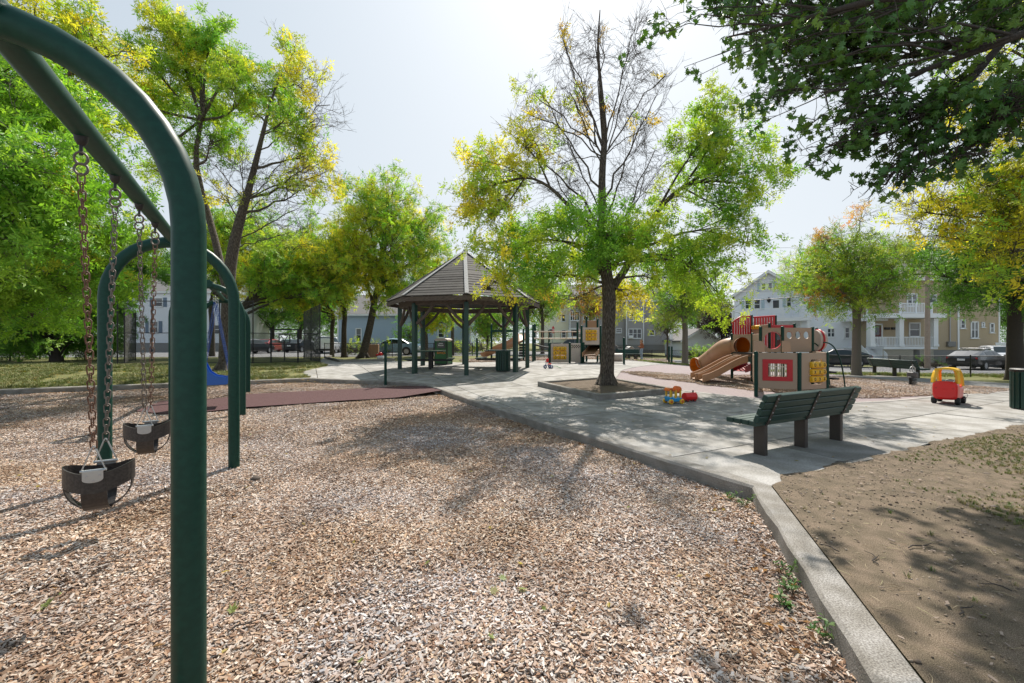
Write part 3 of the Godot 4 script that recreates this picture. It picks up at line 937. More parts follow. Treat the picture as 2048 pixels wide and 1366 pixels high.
# o: base, trunk [[point, radius]...], lobes [{c, r, col, od, from, [limb], [leaf], [twig]}]
func tree(called: String, label: String, base: Vector3, trunk: Array, lobes: Array, o := {}) -> Node3D:
	var t := thing(called, label, o.get("category", "tree"), base, 0.0, o.get("group", ""))
	R.seed = o.get("seed", 1)
	var bark: String = o.get("bark", "bark")
	var tp := []
	var tr := []
	for q in trunk:
		tp.append(q[0] - base)
		tr.append(q[1])
	# smooth the trunk line
	var fp := []
	var fr := []
	for i in tp.size() - 1:
		for j in 4:
			var f := j / 4.0
			fp.append(tp[i].cubic_interpolate(tp[i + 1], tp[max(i - 1, 0)], tp[min(i + 2, tp.size() - 1)], f))
			fr.append(lerpf(tr[i], tr[i + 1], f))
	fp.append(tp[tp.size() - 1])
	fr.append(tr[tr.size() - 1])
	var b := MB.new()
	b.tube(fp, fr, o.get("sides", 14))
	for q in o.get("roots", 0):
		var a: float = TAU * q / o.roots + rnd(-0.3, 0.3)
		var u := Vector3(cos(a), 0, sin(a))
		b.tube([Vector3(0, 0.42, 0) + u * fr[0] * 0.35, u * fr[0] * 0.95 + Vector3(0, 0.14, 0), u * fr[0] * 1.75 + Vector3(0, -0.06, 0)], [fr[0] * 0.42, fr[0] * 0.3, fr[0] * 0.14], 7)
	var limbs := MB.new()
	var sc: float = o.get("size", 1.0)
	var thick_: float = o.get("leafy", 1.12)
	var at := []
	var tint := []
	for L in lobes:
		var c: Vector3 = L.c - base
		var r: Vector3 = L.r
		var path: Array
		var r0: float
		if L.has("limb"):
			path = []
			var raw: Array = L.limb.map(func(q): return q - base)
			for i in raw.size() - 1:
				for j in 3: path.append(raw[i].cubic_interpolate(raw[i + 1], raw[max(i - 1, 0)], raw[min(i + 2, raw.size() - 1)], j / 3.0))
			path.append(raw[raw.size() - 1])
			r0 = L.get("thick", 0.08)
		else:
			var f: float = L.get("from", 0.6)
			var s := along(fp, f)
			r0 = minf(fr[int(f * (fr.size() - 1))] * 0.6, 0.018 * s.distance_to(c) + 0.012) * L.get("thin", 1.0)
			path = wander(s, c, 7, 0.03, L.get("rise", 0.06))
		limbs.tube(path, taper(path.size(), r0, minf(0.012 * sc, r0)), 7, false)
		var od: float = L.get("od", 1.6)
		var leaf: bool = L.get("leaf", true)
		var nb: int = L.get("nb", clampi(int(8 + r.length() * 5), 6, 22))
		var nt: int = L.get("nt", 5)
		var count := int(PI * maxf(r.x * r.y, r.z * r.y) * od * thick_ / (0.055 * sc * sc))
		var each := maxf(float(count) / (nb * (nt + 1)), 0.01)
		var due := 0.0
		for i in nb:
			var s := along(path, sqrt(rnd(L.get("start", 0.3), 1.0)))
			var dir := Vector3(rnd(-1, 1), rnd(-1, 1), rnd(-1, 1))
			while dir.length() > 1.0 or dir.length() < 0.2: dir = Vector3(rnd(-1, 1), rnd(-1, 1), rnd(-1, 1))
			dir = dir.normalized() * pow(dir.length(), 0.4)
			var e := c + dir * r
			var bp := wander(s, e, 4, 0.045, L.get("rise", 0.06))
			limbs.tube(bp, taper(5, (0.009 * sc + 0.004 * s.distance_to(e)) * L.get("thin", 1.0), 0.004 * sc), 5, false)
			for j in nt + 1:
				var ts := along(bp, rnd(0.25, 1.0)) if j < nt else e
				var te: Vector3 = ts + (dir * 0.5 + Vector3(rnd(-1, 1), rnd(-0.7, 1) + L.get("lift", 0.1), rnd(-1, 1))).normalized() * rnd(0.3, 0.75) * minf(1.0, r.length()) * L.get("reach", 1.0) * (0.6 + 0.4 * sc)
				if L.get("twig", true):
					limbs.tube([ts, ts.lerp(te, 0.5) + Vector3(rnd(-1, 1), rnd(-1, 1), rnd(-1, 1)) * 0.05, te], [0.005 * sc, 0.004 * sc, 0.0025 * sc], 3, false)
					if not leaf or L.get("fine", false):
						for z in 3:
							var ms := ts.lerp(te, rnd(0.3, 0.95))
							limbs.tube([ms, ms + (te - ts) * rnd(0.25, 0.55) + Vector3(rnd(-1, 1), rnd(-0.5, 1), rnd(-1, 1)) * 0.16], [0.004, 0.0025], 3, false)
				if not leaf: continue
				due += each
				while due >= 1.0:
					due -= 1.0
					var p := te if R.randf() < 0.45 else ts.lerp(te, rnd(0.1, 1.0)) + Vector3(rnd(-1, 1), rnd(-1, 1), rnd(-1, 1)) * 0.14 * sc
					var y: Vector3 = ((te - ts).normalized() + Vector3(rnd(-1, 1), rnd(-0.6, 1), rnd(-1, 1)) * 0.8).normalized()
					var x: Vector3 = y.cross(Vector3(rnd(-1, 1), rnd(-1, 1), rnd(-1, 1))).normalized()
					at.append(Transform3D(Basis(x, y, x.cross(y)).scaled(Vector3.ONE * sc * rnd(0.8, 1.2)), p))
					var col: Array = L.col
					var g := noise.get_noise_3dv((p + base) * 32.0) * 0.9 + 0.5 + rnd(-0.22, 0.22)
					tint.append(col[clampi(int(g * col.size()), 0, col.size() - 1)] * rnd(0.85, 1.15))
	part(t, "trunk", b, bark)
	if limbs.v.size(): part(t, "branches", limbs, o.get("limb_bark", bark))
	if at.size(): scatter(t, "crown", sprays[o.get("spray", "ash")], o.get("leaf", "leaf"), at, tint)
	return t
func lobe(px: float, py: float, d: float, rx: float, ry: float, rd: float, col: Array, od := 1.6, extra := {}) -> Dictionary:
	var q := {"c": V(px, py, d), "r": Vector3(rx * d / F, ry * d / F, rd), "col": col, "od": od}
	q.merge(extra, true)
	return q
# a plain crown: lobes spread over an ellipsoid
func round_crown(c: Vector3, r: Vector3, count: int, col: Array, od: float, sd: int, alt := [], share := 0.3, from := 0.75) -> Array:
	R.seed = sd
	var out := []
	for i in count:
		var y := 1.0 - 2.0 * (i + 0.5) / count
		var a := i * 2.39996 + rnd(-0.3, 0.3)
		var q := Vector3(cos(a) * sqrt(1.0 - y * y), y, sin(a) * sqrt(1.0 - y * y)) * rnd(0.45, 0.72)
		out.append({"c": c + q * r, "r": r * rnd(0.34, 0.46), "col": alt if alt.size() and R.randf() < share else col, "od": od, "from": clampf(from + 0.2 * q.y + rnd(-0.08, 0.08), 0.35, 1.0)})
	return out
func simple_tree(called: String, label: String, px: float, d: float, crown_px: Array, col: Array, o := {}) -> Node3D:
	# crown_px: [centre x, centre y, half width, half height]
	var base := at_px(px, d, -0.05)
	var c := V(crown_px[0], crown_px[1], d)
	var r := Vector3(crown_px[2] * d / F, crown_px[3] * d / F, crown_px[2] * d / F * o.get("deep", 0.9))
	var r0: float = o.get("r0", 0.22)
	var fork := base + Vector3(o.get("lean", 0.0), (c.y - r.y - base.y) * 1.0 + 0.4, 0)
	var trunk := [[base, r0 * 1.35], [base + Vector3(0, 0.35, 0), r0 * 1.05], [base.lerp(fork, 0.6), r0 * 0.9], [fork, r0 * 0.85], [fork.lerp(c, 0.6), r0 * 0.5], [c + Vector3(0, r.y * 0.4, 0), r0 * 0.15]]
	var lobes := round_crown(c, r, o.get("lobes", 12), col, o.get("od", 1.7), int(px) + int(d), o.get("alt", []), o.get("share", 0.3), 0.7)
	lobes.append_array(o.get("more", []))
	o.merge({"seed": int(px) * 7, "size": clampf(d / 22.0, 1.0, 2.4)})
	return tree(called, label, base, trunk, lobes, o)

func make_trees() -> void:
	sprays = {"ash": ash_spray(101), "small": small_spray(102), "maple": maple_spray(103)}
	make_middle_ash()
	make_side_trees()
	make_far_trees()

func make_middle_ash() -> void:
	var g := G2(1213, 776)
	var d := g.y
	var base := on(g.x, g.y, -0.04)
	var P := func(x, y, off := 0.0) -> Vector3: return V(x, y, d + off)
	var trunk := [[base, 0.31], [P.call(1213, 764), 0.25], [P.call(1214, 742), 0.21], [P.call(1217, 660), 0.195], [P.call(1218, 590), 0.2], [P.call(1212, 540), 0.17], [P.call(1206, 470), 0.14], [P.call(1204, 360), 0.105], [P.call(1209, 270), 0.085], [P.call(1203, 190), 0.06], [P.call(1196, 100), 0.035], [P.call(1200, 20), 0.014]]
	var lime := both(LIME, GREEN)
	var lb := []
	# low leafy skirt
	lb.append(lobe(1115, 480, d - 0.6, 95, 55, 1.2, GREEN + LIME, 1.8, {"from": 0.42, "rise": 0.12}))
	lb.append(lobe(1215, 465, d - 1.4, 80, 50, 1.0, GREEN, 1.9, {"from": 0.44}))
	lb.append(lobe(1300, 485, d - 0.9, 95, 60, 1.2, GREEN + LIME, 1.9, {"from": 0.44, "rise": 0.1}))
	lb.append(lobe(1180, 520, d + 1.0, 90, 45, 1.0, LIME, 1.3, {"from": 0.42}))
	lb.append(lobe(1085, 555, d - 0.4, 70, 50, 1.0, GREEN + LIME, 1.8, {"from": 0.4, "rise": 0.1}))
	lb.append(lobe(1060, 500, d + 0.9, 60, 60, 0.9, LIME + GOLD, 1.2, {"from": 0.42, "rise": 0.1}))
	lb.append(lobe(1395, 530, d - 0.5, 75, 65, 1.1, LIME, 1.8, {"from": 0.45, "rise": 0.15}))
	lb.append(lobe(1435, 585, d, 45, 50, 0.8, LIME, 1.7, {"from": 0.46, "rise": 0.18}))
	lb.append(lobe(1320, 560, d + 0.5, 60, 35, 0.9, LIME, 1.2, {"from": 0.42}))
	lb.append(lobe(1262, 600, d + 1.6, 50, 30, 0.8, GOLD, 2.3, {"from": 0.4}))
	lb.append(lobe(1150, 600, d + 0.6, 50, 25, 0.8, LIME + AMBER, 1.1, {"from": 0.4}))
	# gold limb over the shelter
	var arm := [P.call(1200, 470), P.call(1150, 425, -0.2), P.call(1100, 375, -0.3), P.call(1050, 355, -0.4), P.call(985, 370, -0.5)]
	lb.append(lobe(985, 345, d - 0.4, 78, 52, 1.1, GOLD + LIME, 1.7, {"limb": arm, "thick": 0.08}))
	lb.append(lobe(940, 390, d - 0.5, 52, 45, 0.9, GOLD + LIME, 1.6, {"limb": [arm[3], arm[4], P.call(945, 390, -0.5)], "thick": 0.035}))
	lb.append(lobe(1050, 285, d - 0.3, 55, 30, 0.7, GOLD, 1.4, {"limb": [arm[2], P.call(1075, 320, -0.3), P.call(1045, 290, -0.3)], "thick": 0.035}))
	lb.append(lobe(995, 425, d - 0.5, 60, 45, 0.8, LIME + GOLD, 0.9, {"limb": [arm[3], P.call(1020, 400, -0.4), P.call(990, 430, -0.5)], "thick": 0.03, "fine": true}))
	lb.append(lobe(990, 505, d - 0.4, 50, 50, 0.8, GOLD + LIME, 1.7, {"limb": [P.call(1195, 500), P.call(1110, 480, -0.2), P.call(1040, 490, -0.3), P.call(985, 520, -0.4)], "thick": 0.05}))
	lb.append(lobe(1000, 575, d - 0.3, 30, 28, 0.5, GOLD, 1.3, {"limb": [P.call(1040, 490, -0.3), P.call(1000, 570, -0.3)], "thick": 0.02}))
	# green limb towards the houses
	var bow := [P.call(1226, 575), P.call(1262, 520, 0.1), P.call(1310, 430, 0.2), P.call(1365, 375, 0.2), P.call(1420, 362, 0.2), P.call(1490, 368, 0.2)]
	lb.append(lobe(1490, 370, d + 0.2, 78, 52, 1.2, LIME + GREEN, 1.8, {"limb": bow, "thick": 0.13}))
	lb.append(lobe(1405, 310, d + 0.1, 60, 52, 1.0, LIME, 1.8, {"limb": [bow[2], P.call(1355, 350, 0.1), P.call(1390, 300, 0.1)], "thick": 0.05}))
	lb.append(lobe(1440, 235, d + 0.1, 42, 62, 0.8, LIME, 1.7, {"limb": [bow[3], P.call(1415, 300, 0.1), P.call(1440, 220, 0.1)], "thick": 0.045}))
	lb.append(lobe(1470, 310, d + 0.3, 65, 48, 1.0, LIME + GREEN, 1.8, {"limb": [bow[3], P.call(1430, 330, 0.3), P.call(1465, 300, 0.3)], "thick": 0.04}))
	lb.append(lobe(1440, 420, d, 60, 28, 0.8, LIME + GREEN, 1.2, {"limb": [bow[3], P.call(1420, 405), P.call(1450, 425)], "thick": 0.03}))
	lb.append(lobe(1345, 395, d + 0.1, 35, 30, 0.6, LIME, 1.0, {"limb": [bow[2], P.call(1345, 395, 0.1)], "thick": 0.02}))
	lb.append(lobe(1490, 480, d - 0.3, 58, 48, 0.9, LIME + GREEN, 1.4, {"limb": [P.call(1215, 520), P.call(1300, 490, -0.2), P.call(1400, 460, -0.3), P.call(1500, 490, -0.3)], "thick": 0.06}))
	# thin upper crown, mostly bare
	var bare := {"leaf": false, "start": 0.15, "nt": 7, "thin": 0.5}
	var tops := [[1130, 85, 45, 60, 0.80, 9], [1190, 60, 35, 70, 0.86, 10], [1262, 70, 32, 75, 0.80, 12], [1085, 190, 45, 45, 0.72, 9], [1150, 200, 40, 45, 0.76, 8], [1255, 170, 35, 45, 0.78, 9], [1310, 195, 38, 40, 0.70, 9], [1050, 255, 45, 30, 0.66, 9], [1135, 280, 50, 40, 0.68, 10], [1310, 300, 45, 35, 0.62, 10], [1270, 260, 40, 40, 0.66, 9], [1110, 345, 55, 35, 0.6, 10], [1160, 380, 40, 40, 0.58, 8], [1285, 365, 45, 40, 0.58, 9]]
	for q in tops:
		var e := bare.duplicate()
		e.merge({"from": q[4] - 0.1, "nb": q[5], "rise": -0.05})
		lb.append(lobe(q[0], q[1], d + rnd(-0.8, 0.8), q[2], q[3], 0.7, LIME, 0.0, e))
	for q in [[1065, 185, 28, 28, LIME + GOLD, 0.8], [1125, 75, 18, 16, AMBER, 0.5], [1200, 55, 10, 16, AMBER, 0.35], [1330, 152, 12, 10, AMBER, 0.6], [1165, 195, 30, 18, AMBER, 0.4], [1235, 215, 26, 22, AMBER + LIME, 0.35], [1060, 230, 28, 18, AMBER + LIME, 0.5], [1165, 262, 16, 16, AMBER, 0.8], [1290, 255, 12, 12, AMBER, 0.6], [1115, 330, 40, 30, LIME, 0.4], [1140, 185, 16, 10, LIME, 0.9]]:
		lb.append(lobe(q[0], q[1], d + rnd(-0.5, 0.5), q[2], q[3], 0.4, q[4], q[5], {"from": 0.68, "nb": 5, "nt": 3, "thin": 0.4}))
	tree("ash_tree", "tall ash tree with a half bare top in the square concrete tree bed", base, trunk, lb, {"seed": 77, "leafy": 1.35, "roots": 6, "sides": 18, "limb_bark": "bark"})
	# square bed
	var c := Vector2(base.x, -base.z)
	var corners := poly_px([[1075, 772], [1199, 801], [1352, 786.5]])
	corners.append(corners[0] + corners[2] - corners[1])
	var t := thing("tree_bed", "raised square bed of grey concrete round the half bare ash tree", "tree bed", base + Vector3(0, 0.04, 0))
	var inv := Vector3(-base.x, -base.y - 0.04, -base.z)
	var mid := (corners[2] + corners[3]) * 0.5
	var m := kerb(PackedVector2Array([mid, corners[2], corners[1], corners[0], corners[3], mid]), 0.14, 0.15, 0.16, 0.16, 0.003)
	for q in m.v.size(): m.v[q] += inv
	part(t, "bed_kerb", m, "kerb_concrete")
	var s := sheet(corners, func(x, dd): return H(x, dd) + 0.09 + 0.03 * noise.get_noise_2d(x * 40.0, dd * 40.0) + 0.05 * exp(-Vector2(x, dd).distance_squared_to(c) * 2.0), 0.3)
	for q in s.v.size(): s.v[q] += inv
	part(t, "soil", s, "bed_soil")

func make_side_trees() -> void:
	# broad green ash just out of view beyond the swings
	var b1 := on(-11.2, 7.6, -0.15)
	var lb := []
	for q in [[40, 180, 8.0, 95, 70, GREEN, 2.2], [150, 250, 9.5, 90, 70, GREEN + LIME, 2.0], [30, 330, 7.0, 110, 80, GREEN, 2.4], [160, 370, 9.0, 100, 75, GREEN, 2.2], [60, 470, 8.0, 120, 80, GREEN, 2.4], [210, 470, 10.0, 85, 75, GREEN + LIME, 2.2], [-40, 420, 7.5, 120, 120, GREEN, 2.2],
			[40, 570, 9.5, 100, 65, GREEN, 2.4], [150, 560, 10.5, 90, 65, GREEN, 2.4], [250, 540, 11.5, 70, 55, GREEN + LIME, 2.0], [-60, 250, 8.0, 120, 120, GREEN, 2.0], [90, 640, 12.0, 80, 45, GREEN, 2.2], [-30, 620, 10.0, 90, 70, GREEN, 2.4], [-80, 100, 9.0, 120, 100, GREEN + LIME, 1.6]]:
		lb.append(lobe(q[0], q[1], q[2], q[3], q[4], 1.3, q[5], q[6], {"from": clampf(0.95 - q[1] / 900.0, 0.4, 0.95), "nb": 16, "nt": 5}))
	lb.append(lobe(80, 345, 7.6, 22, 16, 0.2, AMBER, 1.5, {"from": 0.6, "nb": 4}))
	tree("ash_tree", "broad dense green ash tree behind the bucket swings", b1, [[b1, 0.4], [b1 + Vector3(0, 0.6, 0), 0.3], [b1 + Vector3(0.2, 2.4, 0), 0.26], [b1 + Vector3(0.4, 5.0, -0.5), 0.2], [b1 + Vector3(0.6, 8.0, -0.6), 0.1], [b1 + Vector3(0.6, 9.6, -0.6), 0.03]], lb, {"seed": 12, "size": 1.0})
	# yellowing ash reaching over the first arch
	var b2 := on(-17.5, 12.5, -0.15)
	lb = []
	for q in [[30, 15, 12.0, 70, 55, LIME + GOLD, 1.6], [110, 40, 12.0, 75, 55, GOLD + LIME, 1.7], [190, 75, 12.5, 60, 40, GOLD + LIME, 1.5], [150, 120, 13.0, 75, 40, LIME, 1.5], [40, 100, 13.0, 90, 60, LIME + GREEN, 1.8], [235, 110, 12.5, 30, 22, GOLD, 1.2], [-60, 30, 12.5, 90, 90, LIME, 1.6], [90, 190, 13.5, 100, 50, GREEN + LIME, 1.6], [220, 170, 13.5, 60, 45, LIME, 1.2]]:
		lb.append(lobe(q[0], q[1], q[2], q[3], q[4], 1.3, q[5], q[6], {"from": 0.75, "nb": 13, "nt": 5}))
	tree("ash_tree", "yellowing ash tree with leaves hanging over the first swing arch", b2, [[b2, 0.4], [b2 + Vector3(0, 0.6, 0), 0.3], [b2 + Vector3(0.2, 3.0, 0), 0.26], [b2 + Vector3(0.5, 7.0, 0), 0.2], [b2 + Vector3(0.8, 11.0, 0), 0.08]], lb, {"seed": 13, "size": 1.1})
	# dark tree at the end of the lawn
	simple_tree("shade_tree", "dark leafy tree with low branches at the end of the lawn", 113, 25.0, [95, 560, 190, 175], DARK, {"r0": 0.26, "lobes": 15, "od": 2.2, "bark": "bark_dark"})
	for q in [[20, 690, 40, 26.0], [170, 700, 50, 27.5], [80, 705, 55, 28.5], [215, 690, 35, 27.0], [-60, 690, 60, 24.0]]:
		bush("leafy dark shrub under the tree at the end of the lawn", q[0], q[3], q[2], 30, DARK, "shrubs under the dark tree")
	# great ash with a bare side, beyond the swings
	var g := G2(453, 742)
	var d := g.y
	var b3 := on(g.x, g.y, -0.05)
	var P := func(x, y, off := 0.0) -> Vector3: return V(x, y, d + off)
	var trunk := [[b3, 0.36], [P.call(452, 720), 0.27], [P.call(455, 640), 0.24], [P.call(458, 560), 0.23], [P.call(466, 500), 0.21], [P.call(480, 440), 0.18], [P.call(500, 370), 0.13], [P.call(520, 290), 0.09], [P.call(540, 210), 0.05], [P.call(560, 150), 0.02]]
	lb = []
	var stem := [P.call(457, 600, 0.3), P.call(430, 480, 0.6), P.call(392, 330, 0.8), P.call(402, 240, 0.8), P.call(400, 140, 0.8), P.call(385, 70, 0.8)]
	lb.append(lobe(360, 90, d + 0.8, 55, 70, 1.8, LIME + GOLD, 1.5, {"limb": stem, "thick": 0.17, "start": 0.5, "nb": 20}))
	for q in [[330, 60, 40, 45, GOLD + LIME, 1.3], [420, 90, 60, 55, LIME + GREEN, 1.7], [480, 120, 55, 55, LIME + GREEN, 1.7], [320, 150, 60, 50, LIME, 1.6], [410, 190, 80, 55, LIME + GREEN, 1.8], [300, 240, 70, 55, LIME + GREEN, 1.6], [490, 190, 45, 45, LIME, 1.5], [420, 280, 70, 45, GREEN + LIME, 1.6], [330, 330, 70, 45, LIME, 1.2], [260, 180, 60, 50, LIME + GOLD, 1.4]]:
		lb.append(lobe(q[0], q[1], d + 0.8 + rnd(-1.2, 1.2), q[2], q[3], 1.6, q[4], q[5], {"limb": [stem[2 + int(q[1] < 250)], P.call(lerpf(q[0], 400, 0.4), q[1] + 40, 0.6), P.call(q[0], q[1], 0.6)], "thick": 0.07, "nb": 13}))
	for q in [[580, 120, 30, 40, GOLD + LIME, 0.9], [545, 180, 45, 45, LIME + GOLD, 1.4], [610, 170, 40, 40, GOLD, 0.8], [560, 250, 60, 40, LIME + GREEN, 1.5], [520, 230, 50, 40, LIME, 1.3], [630, 300, 45, 35, LIME + GOLD, 0.9], [640, 350, 40, 35, GOLD, 1.4], [450, 390, 40, 30, GOLD, 0.6], [600, 380, 45, 35, LIME, 0.6]]:
		lb.append(lobe(q[0], q[1], d + rnd(-1.2, 1.2), q[2], q[3], 1.3, q[4], q[5], {"from": clampf(1.25 - q[1] / 560.0, 0.5, 0.95), "rise": -0.03, "nb": 9, "fine": true}))
	for q in [[660, 210, 35, 45], [630, 240, 45, 40], [560, 330, 60, 40], [620, 330, 55, 45], [480, 330, 50, 45], [590, 420, 60, 45], [520, 400, 50, 40], [430, 330, 30, 40], [560, 470, 50, 30]]:
		lb.append(lobe(q[0], q[1], d + rnd(-1.0, 1.0), q[2], q[3], 1.2, LIME, 0.0, {"from": clampf(1.15 - q[1] / 620.0, 0.45, 0.9), "leaf": false, "nb": 10, "nt": 6, "start": 0.2, "rise": 0.0, "thin": 0.5}))
	tree("ash_tree", "tall ash tree with a bare side and golden tips beyond the far swings", b3, trunk, lb, {"seed": 15, "roots": 5, "size": 1.25})
	# maple whose branches hang in from outside the picture
	var b4 := on(9.6, 3.4, -0.1)
	lb = []
	var M := func(x, y, dd) -> Vector3: return V(x, y, dd)
	var fork := b4 + Vector3(-0.2, 5.2, -0.3)
	var arm1 := [fork, M.call(2040, 30, 6.8), M.call(1900, 90, 7.6), M.call(1780, 120, 8.0), M.call(1640, 150, 8.3)]
	var arm2 := [fork, M.call(2046, 40, 5.8), M.call(1940, 150, 5.8), M.call(1870, 230, 5.8), M.call(1790, 300, 5.8)]
	var arm3 := [fork, M.call(2030, 200, 5.0), M.call(1990, 260, 5.0), M.call(1930, 290, 5.0)]
	for q in [[1440, 30, 8.6, 60, 40, arm1], [1520, 60, 8.4, 80, 50, arm1], [1600, 40, 8.2, 90, 60, arm1], [1560, 130, 8.3, 65, 50, arm1], [1530, 200, 8.4, 45, 35, arm1], [1680, 90, 7.9, 90, 60, arm1], [1760, 60, 7.6, 90, 60, arm1], [1860, 20, 7.2, 90, 45, arm1], [1620, 150, 8.2, 55, 45, arm1], [1700, 170, 7.9, 50, 40, arm1], [1820, 110, 7.4, 70, 45, arm1],
			[1700, 250, 6.0, 50, 35, arm2], [1650, 295, 6.0, 38, 28, arm2], [1760, 270, 5.8, 65, 45, arm2], [1800, 330, 5.8, 65, 45, arm2], [1820, 230, 5.8, 60, 40, arm2], [1850, 280, 5.7, 60, 40, arm2], [1770, 370, 5.8, 40, 22, arm2], [1730, 210, 6.0, 40, 30, arm2], [1880, 180, 5.8, 45, 30, arm2],
			[1950, 280, 5.0, 50, 35, arm3], [2010, 220, 4.8, 45, 40, arm3], [2030, 190, 4.8, 40, 30, arm3], [1900, 320, 5.2, 35, 25, arm3], [1960, 40, 6.7, 80, 40, arm1], [2040, 30, 6.2, 60, 50, arm1], [2100, 150, 5.0, 90, 120, arm3], [1700, 10, 7.7, 120, 40, arm1], [2140, -20, 6.0, 120, 120, arm1], [1560, -40, 7.9, 150, 50, arm1], [1800, -60, 7.2, 150, 60, arm1], [1450, -30, 8.4, 70, 40, arm1]]:
		lb.append(lobe(q[0], q[1], q[2], q[3], q[4], 0.55, MAPLE, 1.9, {"limb": [q[5][1], q[5][2].lerp(q[5][3], clampf((1900.0 - q[0]) / 300.0, 0, 1)), M.call(q[0], q[1], q[2])], "thick": 0.022, "nb": 13, "nt": 5, "reach": 0.5, "lift": -0.2}))
	# crown above and behind, which shades the dirt by the kerb
	for q in [[4.6, 5.2, 6.2], [6.2, 6.4, 5.6], [3.6, 6.6, 7.0], [5.4, 7.6, 6.8], [7.6, 5.0, 4.4], [8.4, 7.0, 5.6], [6.0, 8.6, 8.0], [7.4, 9.0, 6.5]]:
		lb.append({"c": Vector3(q[0], q[1], -q[2]), "r": Vector3(1.1, 0.8, 1.1), "col": MAPLE, "od": 1.3, "from": 0.7})
	tree("maple_tree", "dark green maple with lobed leaves hanging into the sky above the bench", b4, [[b4, 0.42], [b4 + Vector3(0, 0.5, 0), 0.32], [b4 + Vector3(-0.1, 3.0, -0.1), 0.27], [fork, 0.22], [fork + Vector3(-0.6, 2.6, -1.2), 0.1]], lb, {"seed": 16, "spray": "maple", "leaf": "maple_leaf", "bark": "bark_dark"})
	# golden ash behind the maple
	var b5 := on(17.0, 9.8, -0.1)
	lb = []
	var top := b5 + Vector3(-0.3, 4.6, 0)
	for q in [[2000, 110, 11.0, 75, 70, GOLD + LIME, 0.7], [1960, 190, 11.0, 60, 50, GOLD + LIME, 0.7], [2030, 250, 10.5, 50, 60, GOLD, 0.8], [1930, 230, 11.0, 50, 40, LIME + GOLD, 0.6], [1900, 400, 10.5, 70, 38, GOLD, 1.3], [1850, 425, 10.8, 50, 30, GOLD, 1.3], [1960, 370, 10.0, 70, 40, GOLD + LIME, 1.4], [2030, 420, 9.6, 55, 50, GOLD + LIME, 1.6], [1870, 470, 10.8, 35, 20, GOLD, 1.2], [2020, 490, 9.4, 55, 40, GOLD + LIME, 1.6],
			[2040, 560, 9.0, 40, 35, GOLD + LIME, 1.6], [1990, 445, 9.8, 50, 30, GOLD, 1.3], [2000, 330, 10.0, 60, 35, LIME, 1.0], [2120, 380, 9.6, 100, 140, GOLD, 1.5], [2130, 150, 10.5, 100, 120, GOLD, 1.2]]:
		lb.append(lobe(q[0], q[1], q[2], q[3], q[4], 0.9, q[5], q[6], {"limb": [top, V(lerpf(q[0], 2120, 0.5), q[1] + 10, q[2]), V(q[0], q[1], q[2])], "thick": 0.06, "nb": 10, "nt": 5, "fine": true}))
	tree("ash_tree", "golden yellow ash branches beyond the dark maple", b5, [[b5, 0.36], [b5 + Vector3(0, 0.5, 0), 0.28], [b5 + Vector3(-0.1, 2.4, 0), 0.24], [top, 0.2], [top + Vector3(0, 3.5, 0), 0.08]], lb, {"seed": 17, "size": 1.0})

func bush(label: String, px: float, d: float, half: float, tall: float, col: Array, group := "", lobes := 7, spray := "small", called := "shrub") -> Node3D:
	var base := at_px(px, d, -0.02)
	var r := Vector3(half * d / F, tall * d / F, half * d / F * 0.8)
	var c := base + Vector3(0, r.y * 0.85, 0)
	var lb := round_crown(c, r * 1.05, lobes, col, 2.2, int(px * 3 + d), [], 0.0, 0.5)
	return tree(called, label, base, [[base, 0.05], [base + Vector3(0, r.y * 0.4, 0), 0.035], [c, 0.02]], lb, {"seed": int(px), "category": "shrub", "group": group, "size": clampf(d / 20.0, 1.0, 2.4), "spray": spray, "sides": 6})

